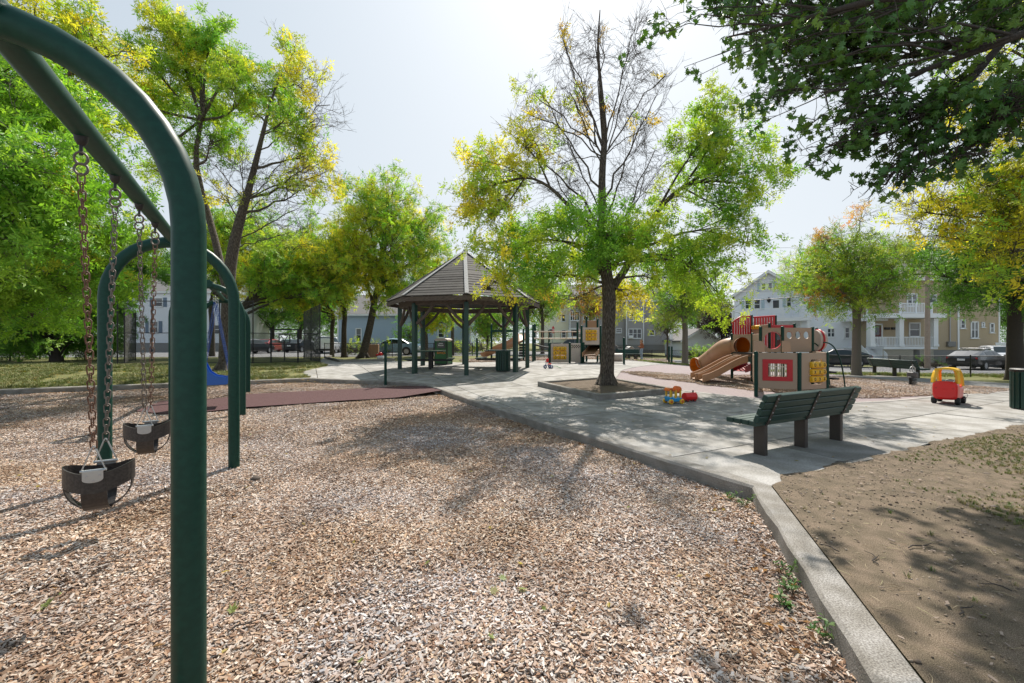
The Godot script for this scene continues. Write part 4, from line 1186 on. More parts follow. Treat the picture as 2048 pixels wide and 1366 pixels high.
func make_far_trees() -> void:
	var row := "ash trees in the bed beyond the shelter"
	simple_tree("ash_tree", "thick trunked ash tree in the kerbed bed, its limb reaching to the shelter roof", 727, 30.5, [770, 480, 125, 150], LIME + GREEN, {"r0": 0.28, "alt": LIME + GOLD, "share": 0.5, "lobes": 20, "od": 0.95, "roots": 5, "lean": 0.7})
	simple_tree("ash_tree", "slim ash tree in the bed between a thin forked trunk and the thick one", 688, 31.5, [650, 520, 90, 110], LIME + GREEN, {"r0": 0.2, "alt": GOLD + LIME, "share": 0.4, "lobes": 14, "od": 1.0})
	simple_tree("ash_tree", "fork trunked small ash tree at the corner of the kerbed bed beside the fence", 664, 32.5, [600, 560, 100, 75], LIME + GREEN, {"r0": 0.16, "alt": GOLD + LIME, "share": 0.4, "lobes": 18, "od": 1.15})
	simple_tree("ash_tree", "lime green ash with low branches over the black fence", 480, 27.5, [590, 540, 135, 88], LIME + GREEN, {"r0": 0.2, "alt": LIME + GOLD, "share": 0.4, "lobes": 18, "od": 1.1})
	simple_tree("ash_tree", "lime green ash standing behind the bare sided one by the court fence", 424, 33.0, [475, 500, 115, 110], LIME + GREEN, {"r0": 0.2, "alt": LIME + GOLD, "share": 0.3, "lobes": 17, "od": 1.0})
	simple_tree("maple_tree", "small yellow maple seen under the shelter roof", 852, 31.0, [870, 625, 62, 45], GOLD + LIME, {"r0": 0.17, "lobes": 11, "od": 2.0})
	simple_tree("ash_tree", "yellow green ash tree rising behind the shelter roof", 905, 36.0, [885, 560, 55, 65], LIME + GOLD, {"r0": 0.15, "lobes": 9, "od": 1.4})
	simple_tree("elm_tree", "dense green vase shaped tree beside the cream house", 1085, 40.0, [1078, 590, 50, 60], OLIVE + GREEN, {"r0": 0.18, "spray": "small", "lobes": 11, "od": 2.0})
	simple_tree("elm_tree", "green elm tree on the verge behind the sign post", 1370, 33.0, [1362, 590, 75, 75], GREEN + OLIVE, {"r0": 0.24, "spray": "small", "lobes": 13, "od": 1.6, "bark": "bark_grey"})
	simple_tree("plum_tree", "purple leaved plum tree beside the white house", 1445, 50.0, [1440, 645, 42, 45], PLUM, {"r0": 0.16, "spray": "small", "lobes": 9, "od": 2.6, "bark": "bark_dark"})
	var amber := []
	for q in [[1635, 490, 30, 16], [1775, 512, 14, 8], [1620, 590, 35, 22], [1725, 425, 22, 22], [1660, 475, 22, 14]]:
		amber.append(lobe(q[0], q[1], 20.5, q[2], q[3], 0.5, RUST + OLIVE, 1.8, {"from": 0.9, "nb": 5}))
	simple_tree("elm_tree", "vase shaped elm with rust orange patches behind the green park bench", 1713, 21.2, [1700, 550, 130, 95], OLIVE + GREEN, {"r0": 0.2, "spray": "small", "lobes": 17, "od": 1.7, "alt": LIME, "share": 0.2, "bark": "bark_grey", "more": amber, "size": 1.2})
	simple_tree("elm_tree", "dark spreading elm beside the black chain link fence and the litter bin", 2030, 17.6, [2010, 520, 170, 115], DARK, {"r0": 0.27, "spray": "small", "lobes": 18, "od": 2.0, "bark": "bark_dark", "size": 1.1})
	simple_tree("shade_tree", "grey green tree rising behind the two porch houses", 1800, 62.0, [1790, 520, 60, 60], OLIVE, {"r0": 0.3, "spray": "small", "lobes": 10, "od": 1.8})
	simple_tree("shade_tree", "small tree with sparse pale leaves in front of the grey house", 1335, 44.0, [1335, 645, 35, 35], OLIVE, {"r0": 0.1, "spray": "small", "lobes": 8, "od": 1.1})
	simple_tree("birch_tree", "dense pale green tree behind the tan slide", 975, 44.0, [975, 640, 48, 50], OLIVE + GREEN, {"r0": 0.14, "spray": "small", "lobes": 11, "od": 2.2})
	simple_tree("shade_tree", "olive and amber tree in front of the grey house windows", 1180, 42.0, [1180, 612, 45, 35], OLIVE + RUST, {"r0": 0.14, "spray": "small", "lobes": 9, "od": 1.6})
	for q in [[545, 58.0, 545, 600, 90, 70, "dark tree behind the cars parked past the basketball frame"], [430, 66.0, 430, 590, 110, 80, "dark tree rising behind the white house with slate shutters"], [300, 70.0, 300, 560, 120, 70, "tall dark tree behind the white house by the court"], [620, 72.0, 640, 590, 90, 80, "dark tree between the white house and the blue house"], [180, 60.0, 190, 600, 110, 80, "dark tree beyond the torn windscreen of the court"], [50, 55.0, 40, 600, 120, 90, "dark tree filling the far end of the lawn"], [820, 75.0, 820, 600, 90, 70, "dark tree rising behind the roof of the blue house"], [1010, 78.0, 1020, 600, 70, 60, "dark tree between the blue house and the cream house"], [600, 56.0, 610, 625, 60, 45, "dark bushy tree behind the black car by the court"], [1395, 70.0, 1400, 620, 60, 50, "dark tree rising behind the white garage"], [2025, 52.0, 2035, 600, 50, 70, "dark tree beside the far corner of the tan house"], [-60, 48.0, -60, 600, 120, 90, "dark tree beyond the shrubs at the end of the lawn"]]:
		simple_tree("shade_tree", q[6], q[0], q[1], [q[2], q[3], q[4], q[5]], DARK, {"r0": 0.3, "spray": "small", "lobes": 9, "od": 2.0, "bark": "bark_dark", "group": "dark trees far behind the houses", "size": 2.6})
	# a far belt of trees closing the horizon behind the houses
	R.seed = 400
	var at := []
	var tint := []
	for i in 5200:
		var x := rnd(-130.0, 130.0)
		var tall := 7.5 + 4.0 * noise.get_noise_1d(x * 9.0)
		var p := Vector3(x, 0.5 + tall * pow(R.randf(), 0.8), -rnd(88.0, 96.0))
		at.append(Transform3D(Basis(Vector3.UP, rnd(0, TAU)) * Basis(Vector3.RIGHT, rnd(-1, 1)).scaled(Vector3.ONE * rnd(4.0, 6.5)), p))
		tint.append(DARK[R.randi() % 3])
	var belt := scatter(self, "distant_wood", sprays.small, "leaf", at, tint)
	tag(belt, "dark far belt of trees behind the houses", "wood")
	# shrubs
	bush("leafy dark green shrub against the blue house", 815, 39.0, 26, 32, DARK, "", 8)
	for q in [[770, 36.0, 24, 14], [900, 37.0, 30, 15], [955, 37.5, 26, 16], [1010, 38.0, 22, 12], [710, 37.0, 22, 13]]:
		bush("low weedy shrub along the fence before the blue house", q[0], q[1], q[2], q[3], OLIVE + LIME, "shrubs along the fence before the blue house", 5)
	for q in [[1385, 39.0], [1405, 38.5], [1425, 38.0], [1445, 37.5], [1462, 37.0]]:
		bush("clipped green hedge shrub behind the low fence by the plum tree", q[0], q[1], 17, 17, GREEN + LIME, "hedge behind the low fence", 6)
	for q in [[1848, 32.0, 14, 10], [1872, 31.0, 15, 9]]:
		bush("low dark shrub at the foot of the tan shingled house", q[0], q[1], q[2], q[3], DARK, "shrubs at the foot of the tan house", 5)

# ---------------------------------------------------------------- swings
func link_mesh(len: float, r: float) -> ArrayMesh:       # one chain link, standing upright in the xy plane
	var b := MB.new()
	var w := len * 0.3
	var p := []
	for i in 10:
		var a := TAU * i / 10.0
		p.append(Vector3(cos(a) * w, sin(a) * w + (len * 0.5 - w + r) * signf(sin(a) + 0.0001), 0))
	b.tube(p, r, 5, false, true)
	return b.mesh()
func hang_chain(parent: Node, a: Vector3, e: Vector3, pitch: float, r: float, m: String, turn := 0.0) -> Node3D:
	var ch := Node3D.new()
	ch.name = "chain"
	parent.add_child(ch, true)
	var lm := link_mesh(pitch + 2.0 * r, r)
	var n := int(round(a.distance_to(e) / pitch))
	var y := (a - e).normalized()
	var x := y.cross(Vector3(sin(turn), 0, cos(turn))).normalized()
	for i in n:
		var o := part(ch, "link", lm, m)
		var bs := Basis(x, y, x.cross(y)) * Basis(Vector3.UP, (PI * 0.5 if i % 2 else 0.0) + rnd(-0.15, 0.15))
		o.transform = Transform3D(bs, a.lerp(e, (i + 0.5) / n))
	return ch
func arch_path(a: Vector3, w: Vector3, width: float, top: float, spring: float) -> Array:
	var p := [a + Vector3(0, -0.3, 0)]
	for i in 5: p.append(a + Vector3(0, lerpf(0.0, spring, i / 4.0) , 0))
	var c := a + w * width * 0.5 + Vector3(0, spring, 0)
	for i in range(1, 20):
		var t := PI * i / 20.0
		p.append(c - w * cos(t) * width * 0.5 + Vector3(0, sin(t) * (top - spring), 0))
	for i in 5: p.append(a + w * width + Vector3(0, lerpf(spring, 0.0, i / 4.0), 0))
	p.append(a + w * width + Vector3(0, -0.3, 0))
	return p
const SWING_W := 1.22
const BEAM_Y := 2.735
func swing_frame(label: String, pa: Vector2, pe: Vector2) -> Dictionary:
	var u := (pe - pa).normalized()
	var uv := Vector3(u.x, 0, -u.y)
	var wv := Vector3(-u.y, 0, -u.x)      # away from the plaza
	if wv.x > 0: wv = -wv
	var A := Vector3(pa.x, H(pa.x, pa.y) - CHIP_DROP, -pa.y)
	var E := Vector3(pe.x, H(pe.x, pe.y) - CHIP_DROP, -pe.y)
	var t := thing("swing_frame", label, "swing frame", A)
	for q in [A, E]:
		var b := MB.new()
		var lift_: float = BEAM_Y - q.y
		b.tube(arch_path(q - A, wv, SWING_W, lift_ - 0.04, lift_ - 0.74), 0.0635, 20)
		part(t, "arch", b, "post_green")
		var c := MB.new()
		var mid: Vector3 = q - A + wv * SWING_W * 0.5
		mid.y = BEAM_Y - A.y
		c.tube([mid - uv * 0.085, mid - uv * 0.082, mid + uv * 0.082, mid + uv * 0.085], [0.0795, 0.0795, 0.0795, 0.0795], 18)
		part(t, "collar", c, "post_green")
	var ca := wv * SWING_W * 0.5
	ca.y = BEAM_Y - A.y
	var ce := E - A + wv * SWING_W * 0.5
	ce.y = BEAM_Y - A.y
	var bm := MB.new()
	bm.tube([ca + uv * 0.05, ce - uv * 0.05], 0.06, 20)
	part(t, "beam", bm, "post_green")
	return {"origin": A + ca, "u": uv, "w": wv, "len": ca.distance_to(ce), "node": t}
func strip_band(b: MB, p: Array, wide: Vector3, th: float) -> void:   # a bent strap along points, wide in one direction
	for i in p.size() - 1:
		var a: Vector3 = p[i]
		var e: Vector3 = p[i + 1]
		var n0 := wide.cross(p[min(i + 1, p.size() - 1)] - p[max(i - 1, 0)]).normalized() * th * 0.5
		var n1 := wide.cross(p[min(i + 2, p.size() - 1)] - p[i]).normalized() * th * 0.5
		var h := wide * 0.5
		b.quad(a - h + n0, e - h + n1, e + h + n1, a + h + n0)
		b.quad(a + h - n0, e + h - n1, e - h - n1, a - h - n0)
		b.quad(a + h + n0, e + h + n1, e + h - n1, a + h - n0)
		b.quad(a - h - n0, e - h - n1, e - h + n1, a - h + n0)
func hanger(parent: Node, o: Vector3, u: Vector3, m: String) -> Vector3:
	var b := MB.new()
	b.lathe([Vector2(0.004, -0.045), Vector2(0.018, -0.04), Vector2(0.03, -0.015), Vector2(0.034, 0.012)], 12, Transform3D(Basis.IDENTITY, o))
	b.tube([o + Vector3(0, -0.04, 0), o + Vector3(0, -0.1, 0)], 0.009, 8)
	var hg := part(parent, "hanger", b, "black_iron")
	var s := MB.new()
	for q in 2:
		var ring := []
		for i in 14:
			var a := TAU * i / 14.0
			ring.append(o + Vector3(0, -0.118 - q * 0.062, 0) + u.cross(Vector3.UP) * cos(a) * 0.029 + Vector3(0, sin(a) * 0.034, 0) + u * (0.005 if q else -0.005) * sin(a))
		s.tube(ring, 0.007, 6, false, true)
	part(hg, "hook", s, m)
	return o + Vector3(0, -0.212, 0)
func bucket_swing(label: String, fr: Dictionary, s0: float, s1: float, low: float, metal: Array) -> void:
	var u: Vector3 = fr.u
	var w: Vector3 = fr.w
	var mid: Vector3 = fr.origin + u * (s0 + s1) * 0.5
	var t := thing("bucket_swing", label, "swing", Vector3(mid.x, low, mid.z))
	var o: Vector3 = fr.origin - t.position
	var rim := 0.285          # top of the rubber ring above its lowest point
	var sides := []
	var k := 0
	for s in [s0, s1]:
		var sg := -1.0 if s == s0 else 1.0
		var top := hanger(t, o + u * s + Vector3(0, -0.062, 0), u, "chain_steel")
		var apex := u * sg * 0.12 + Vector3(0, rim + 0.14, 0)
		hang_chain(t, top, apex, 0.047, 0.0042, metal[k], rnd(0, 3))
		k += 1
		var b := MB.new()
		var base := u * sg * 0.124 + Vector3(0, rim + 0.0, 0)
		b.tube([apex + Vector3(0, 0.012, 0), apex + w * 0.008, base + w * 0.056, base - w * 0.056, apex - w * 0.008, apex + Vector3(0, 0.012, 0)], 0.0048, 6)
		part(t, "triangle_ring", b, "steel")
		var pl := MB.new()
		var bs := Basis(w, Vector3.UP, w.cross(Vector3.UP))
		var out := []
		for q in 13:
			var a := PI * q / 12.0
			out.append(Vector2(cos(a) * 0.048, -0.05 - sin(a) * 0.022))
		out.append(Vector2(-0.048, 0.0))
		out.append(Vector2(0.048, 0.0))
		var zz := bs.z.dot(u * sg)
		pl.prism(PackedVector2Array(out), 0.004, Transform3D(bs, base + u * sg * 0.012 + (bs.z * -0.004 if zz < 0 else Vector3.ZERO)))
		pl.tube([base - w * 0.06, base + w * 0.06], 0.009, 8)
		var pn := part(t, "plate", pl, "steel")
		for q in [[-0.03, -0.03], [0.03, -0.03], [0.0, -0.06]]:
			var rv := MB.new()
			var c: Vector3 = base + w * q[0] + Vector3(0, q[1], 0) + u * sg * 0.0165
			rv.tube([c, c + u * sg * 0.004], 0.006, 8)
			part(pn, "rivet", rv, "zinc")
	# ring
	var ring := MB.new()
	var rp := []
	for i in 41:
		var a := TAU * i / 40.0
		rp.append(w * cos(a) * 0.16 * (1.0 + 0.05 * cos(2.0 * a)) + u * sin(a) * 0.125 + Vector3(0, rim - 0.062 + 0.022 * cos(2.0 * a), 0))
	strip_band(ring, rp, Vector3(0, 0.12, 0), 0.007)
	part(t, "belt", ring, "seat_rubber")
	var st := MB.new()
	var sp := []
	for i in 17:
		var a := PI * i / 16.0
		sp.append(u * -cos(a) * 0.118 + Vector3(0, 0.012 + (rim - 0.06) * (1.0 - pow(sin(a), 0.55)), 0))
	strip_band(st, sp, w * 0.12, 0.007)
	part(t, "seat", st, "seat_rubber")
	var sd := MB.new()
	for sg in [-1.0, 1.0]:
		var p := []
		for i in 13:
			var a := PI * 0.5 * i / 12.0
			p.append(w * sg * (0.16 * cos(a)) + Vector3(0, rim - 0.1 - (rim - 0.115) * sin(a), 0))
		strip_band(sd, p, u * 0.055, 0.007)
	part(t, "leg_strap", sd, "seat_rubber")
func make_swings() -> void:
	R.seed = 71
	var p2 := G2(468, 938, -CHIP_DROP)
	var p1 := Vector2(ray(378, 1.84), 1.84)
	var p3 := G2(485, 831, -CHIP_DROP)
	var p4 := G2(496, 786, -CHIP_DROP)
	var f1 := swing_frame("green pipe swing frame with two arches carrying the black bucket swings", p1, p2)
	var f2 := swing_frame("green pipe swing frame with two arches carrying the blue seat", p3, p4)
	var L: float = f1.len
	bucket_swing("black rubber bucket swing on rusty chains beside the unpaired tall arch post", f1, L * 0.25, L * 0.413, 0.415, ["chain_rust", "chain_steel"])
	bucket_swing("black rubber bucket swing hung nearer to the middle arches", f1, L * 0.585, L * 0.743, 0.455, ["chain_steel", "chain_rust"])
	# blue chair swing
	var u: Vector3 = f2.u
	var w: Vector3 = f2.w
	var mid: Vector3 = f2.origin + u * 1.55
	var t := thing("chair_swing", "moulded blue chair swing on blue chains under the far arches", "swing", Vector3(mid.x, 0.5, mid.z))
	var o: Vector3 = f2.origin - t.position
	for sg in [-1.0, 1.0]:
		var top := hanger(t, o + u * (1.55 + sg * 0.3) + Vector3(0, -0.062, 0), u, "steel")
		hang_chain(t, top, u * sg * 0.24 - w * 0.3 + Vector3(0, 0.18, 0), 0.05, 0.005, "chain_blue")
		hang_chain(t, top, u * sg * 0.24 + w * 0.24 + Vector3(0, 0.3, 0), 0.05, 0.005, "chain_blue")
	var pan := MB.new()
	var prof := []
	for q in [[-0.42, 0.14], [-0.36, 0.04], [-0.2, 0.0], [0.05, 0.0], [0.2, 0.05], [0.26, 0.2], [0.3, 0.45], [0.36, 0.72]]:
		prof.append(-w * q[0] * -1.0 + Vector3(0, q[1], 0))
	strip_band(pan, prof, u * 0.42, 0.03)
	part(t, "seat_shell", pan, "swing_blue")
	for sg in [-1.0, 1.0]:
		var sd := MB.new()
		var out := PackedVector2Array()
		for q in [[-0.44, 0.16], [-0.38, 0.02], [-0.22, -0.05], [0.15, -0.05], [0.3, 0.06], [0.42, 0.72], [0.34, 0.76], [0.2, 0.5], [0.1, 0.27], [-0.02, 0.17], [-0.22, 0.13], [-0.36, 0.24]]: out.append(Vector2(q[0], q[1]))
		sd.prism(out, 0.035, Transform3D(Basis(w, Vector3.UP, w.cross(Vector3.UP)), u * sg * 0.22))
		part(t, "side_shell", sd, "swing_blue")
	# single green post at the edge of the chips
	var g := G2(771, 772, -CHIP_DROP)
	var post := thing("marker_post", "single green steel post standing in the wood chips beside the rubber path", "post", on(g.x, g.y, -CHIP_DROP))
	var hh := 90.0 / F * g.y
	var b := MB.new()
	b.lathe([Vector2(0.045, -0.2), Vector2(0.045, hh - 0.01)], 14)
	part(post, "shaft", b, "post_green")
	b = MB.new()
	b.lathe([Vector2(0.047, hh - 0.03), Vector2(0.047, hh - 0.008), Vector2(0.04, hh), Vector2(0.002, hh + 0.004)], 14)
	part(post, "cap", b, "post_green")

# ---------------------------------------------------------------- benches, bins, tables
func bench(label: String, at: Vector3, yaw: float, len: float) -> Node3D:
	# x along the bench, z towards the back of the sitter
	var t := thing("park_bench", label, "bench", at, yaw)
	var xs := [-len * 0.5 + 0.22, 0.0, len * 0.5 - 0.22]
	for x in xs:
		var b := MB.new()
		b.bbox(Vector3(x, 0.19, 0.0), Vector3(0.075, 0.44, 0.15), 0.006)
		part(t, "leg", b, "bench_brown")
	var dir := Vector3(0, 0.93, 0.36).normalized()
	var nb := Vector3(0, -dir.z, dir.y)
	for i in 4:
		var b := MB.new()
		b.bbox(Vector3.ZERO, Vector3(len, 0.066, 0.098), 0.007)
		var p := part(t, "seat_plank", b, "bench_green")
		p.position = Vector3(rnd(-0.006, 0.006), 0.435, 0.0 - 0.108 * i + 0.03)
	for i in 4:
		var b := MB.new()
		b.bbox(Vector3.ZERO, Vector3(len, 0.088, 0.068), 0.007)
		var p := part(t, "back_plank", b, "bench_green")
		p.transform = Transform3D(Basis(Vector3.RIGHT, dir, nb), Vector3(rnd(-0.006, 0.006), 0.5, 0.085) + dir * (0.1 * i))
	for x in xs:
		var b := MB.new()
		var pts := []
		for i in 7: pts.append(Vector3(x, 0.5, 0.085) + nb * 0.04 + dir * (0.36 - i * 0.07))
		for q in [[0.4, 0.075], [0.385, 0.045], [0.38, 0.0], [0.38, -0.15], [0.382, -0.32]]: pts.append(Vector3(x, q[0], q[1]))
		strip_band(b, pts, Vector3(0.055, 0, 0), 0.009)
		var s := part(t, "bracket", b, "bench_brown")
		for i in 4:
			var bolt := MB.new()
			var c := Vector3(x, 0.5, 0.085) + nb * 0.043 + dir * (0.1 * i)
			bolt.lathe([Vector2(0.011, 0.0), Vector2(0.01, 0.006), Vector2(0.002, 0.009)], 8, Transform3D(Basis(Vector3.RIGHT, nb, Vector3.RIGHT.cross(nb)), c))
			part(s, "bolt", bolt, "zinc")
	return t
func slat_bin(label: String, at: Vector3, r: float, h: float, lid: bool) -> void:
	var t := thing("litter_bin", label, "bin", at)
	var k := 20
	for i in k:
		var a := TAU * i / k
		var b := MB.new()
		b.bbox(Vector3.ZERO, Vector3(TAU * r / k - 0.018, h, 0.035), 0.005)
		var p := part(t, "slat", b, "shelter_green")
		p.transform = Transform3D(Basis(Vector3.UP, a), Vector3(sin(a) * r, h * 0.5 + 0.02, cos(a) * r))
	var b := MB.new()
	b.lathe([Vector2(r - 0.04, 0.03), Vector2(r - 0.04, h)], 24)
	part(t, "liner", b, "black_iron")
	if lid:
		b = MB.new()
		b.lathe([Vector2(r + 0.015, h - 0.01), Vector2(r + 0.03, h + 0.03), Vector2(r + 0.015, h + 0.07), Vector2(r - 0.07, h + 0.08), Vector2(r - 0.1, h + 0.02)], 28)
		part(t, "rim", b, "black_iron")
func picnic_table(label: String, at: Vector3, yaw: float) -> void:
	var t := thing("picnic_table", label, "table", at, yaw)
	for z in [-0.42, 0.42]:
		var b := MB.new()
		b.bbox(Vector3(0, 0.37, z), Vector3(0.12, 0.74, 0.12), 0.006)
		part(t, "leg", b, "black_iron")
		b = MB.new()
		b.box(Vector3(0, 0.38, z), Vector3(1.9, 0.06, 0.07))
		part(t, "support_arm", b, "black_iron")
	for i in 5:
		var b := MB.new()
		b.bbox(Vector3((i - 2) * 0.235, 0.775, 0), Vector3(0.225, 0.045, 1.7), 0.008)
		part(t, "top_plank", b, "shelter_green")
	for sx in [-1.0, 1.0]:
		for i in 2:
			var b := MB.new()
			b.bbox(Vector3(sx * (0.78 + i * 0.15), 0.435, 0), Vector3(0.14, 0.045, 1.7), 0.008)
			part(t, "bench_plank", b, "shelter_green")
func text_mesh(s: String, size: float, depth := 0.004, serif := false) -> TextMesh:
	var m := TextMesh.new()
	var f := SystemFont.new()
	f.font_names = PackedStringArray(["Droid Serif" if serif else "Droid Sans"])
	f.font_weight = 700
	m.font = f
	m.text = s
	m.font_size = 64
	m.pixel_size = size / 64.0
	m.depth = depth
	return m
func lettering(parent: Node, s: String, size: float, m: String, xf: Transform3D, called := "lettering") -> void:
	var o := part(parent, called, text_mesh(s, size), m)
	o.transform = xf
func make_furniture() -> void:
	R.seed = 81
	var a := G(1521, 909)
	var e := G(1672, 879)
	var mid := (a + e) * 0.5
	var yaw := atan2(-(e - a).z, (e - a).x)
	bench("dark green plank bench on brown legs standing on the slab beside the dirt", mid, yaw, a.distance_to(e) + 0.44)
	var a2 := G(1749, 749.5)
	var e2 := G(1835, 755)
	bench("dark green park bench on the verge before the low chain link fence", (a2 + e2) * 0.5, atan2(-(e2 - a2).z, (e2 - a2).x), a2.distance_to(e2) + 0.44)
	bench("dark green park bench behind the stroller", G(1256, 719), PI + 0.1, 1.9)
	slat_bin("round green slatted litter bin beside the dirt and the spreading elm", G(2062, 819), 0.29, 0.83, true)
	slat_bin("round green slatted litter bin by a shelter post", G(1006, 742), 0.29, 0.8, false)
	picnic_table("green picnic table under the shelter in front of the waste compactor", at_px(862, 18.3), 0.08)
	picnic_table("green picnic table under the shelter behind the slatted litter bin", at_px(1000, 18.9), -0.1)
	# solar compactor
	var c := thing("waste_compactor", "green street waste compactor with a grey hopper and orange lettering", "bin", G(887, 729), -0.28)
	var b := MB.new()
	b.bbox(Vector3(0, 0.6, 0), Vector3(0.68, 1.16, 0.62), 0.03)
	var body := part(c, "body", b, "compactor_green")
	b = MB.new()
	for sx in [-1.0, 1.0]:
		for sz in [-1.0, 1.0]: b.bbox(Vector3(sx * 0.335, 0.62, sz * 0.3), Vector3(0.05, 1.24, 0.05), 0.01)
	b.bbox(Vector3(0, 0.03, 0), Vector3(0.7, 0.06, 0.64), 0.01)
	part(c, "frame", b, "black_iron")
	b = MB.new()
	b.prism(PackedVector2Array([Vector2(-0.35, 1.2), Vector2(0.35, 1.2), Vector2(0.34, 1.28), Vector2(0.2, 1.33), Vector2(-0.2, 1.33), Vector2(-0.34, 1.28)]), 0.64, Transform3D(Basis.IDENTITY, Vector3(0, 0, -0.32)))
	part(c, "solar_lid", b, "panel_pale")
	b = MB.new()
	b.bbox(Vector3(0.02, 0.98, 0.325), Vector3(0.46, 0.3, 0.06), 0.02)
	var hop := part(c, "hopper", b, "grey_plastic")
	b = MB.new()
	b.bbox(Vector3(0.02, 1.075, 0.362), Vector3(0.22, 0.03, 0.02), 0.005)
	part(hop, "handle", b, "print_white")
	lettering(hop, "Waste", 0.1, "print_white", Transform3D(Basis.IDENTITY, Vector3(0.02, 0.98, 0.357)))
	lettering(body, "EXTOLA", 0.13, "print_orange", Transform3D(Basis.IDENTITY, Vector3(0.02, 0.59, 0.313)))
	b = MB.new()
	b.box(Vector3(0.02, 0.25, 0.311), Vector3(0.46, 0.025, 0.004))
	part(body, "stripe", b, "print_white")
	# brown box and toys by the tree bed
	var box := thing("utility_box", "brown plank box beyond the tree bed by the fence", "box", at_px(741, 31.2), 0.2)
	for i in 5:
		b = MB.new()
		b.bbox(Vector3(-0.48 + i * 0.24, 0.48, 0), Vector3(0.235, 0.96, 0.5), 0.01)
		part(box, "plank", b, "box_brown")

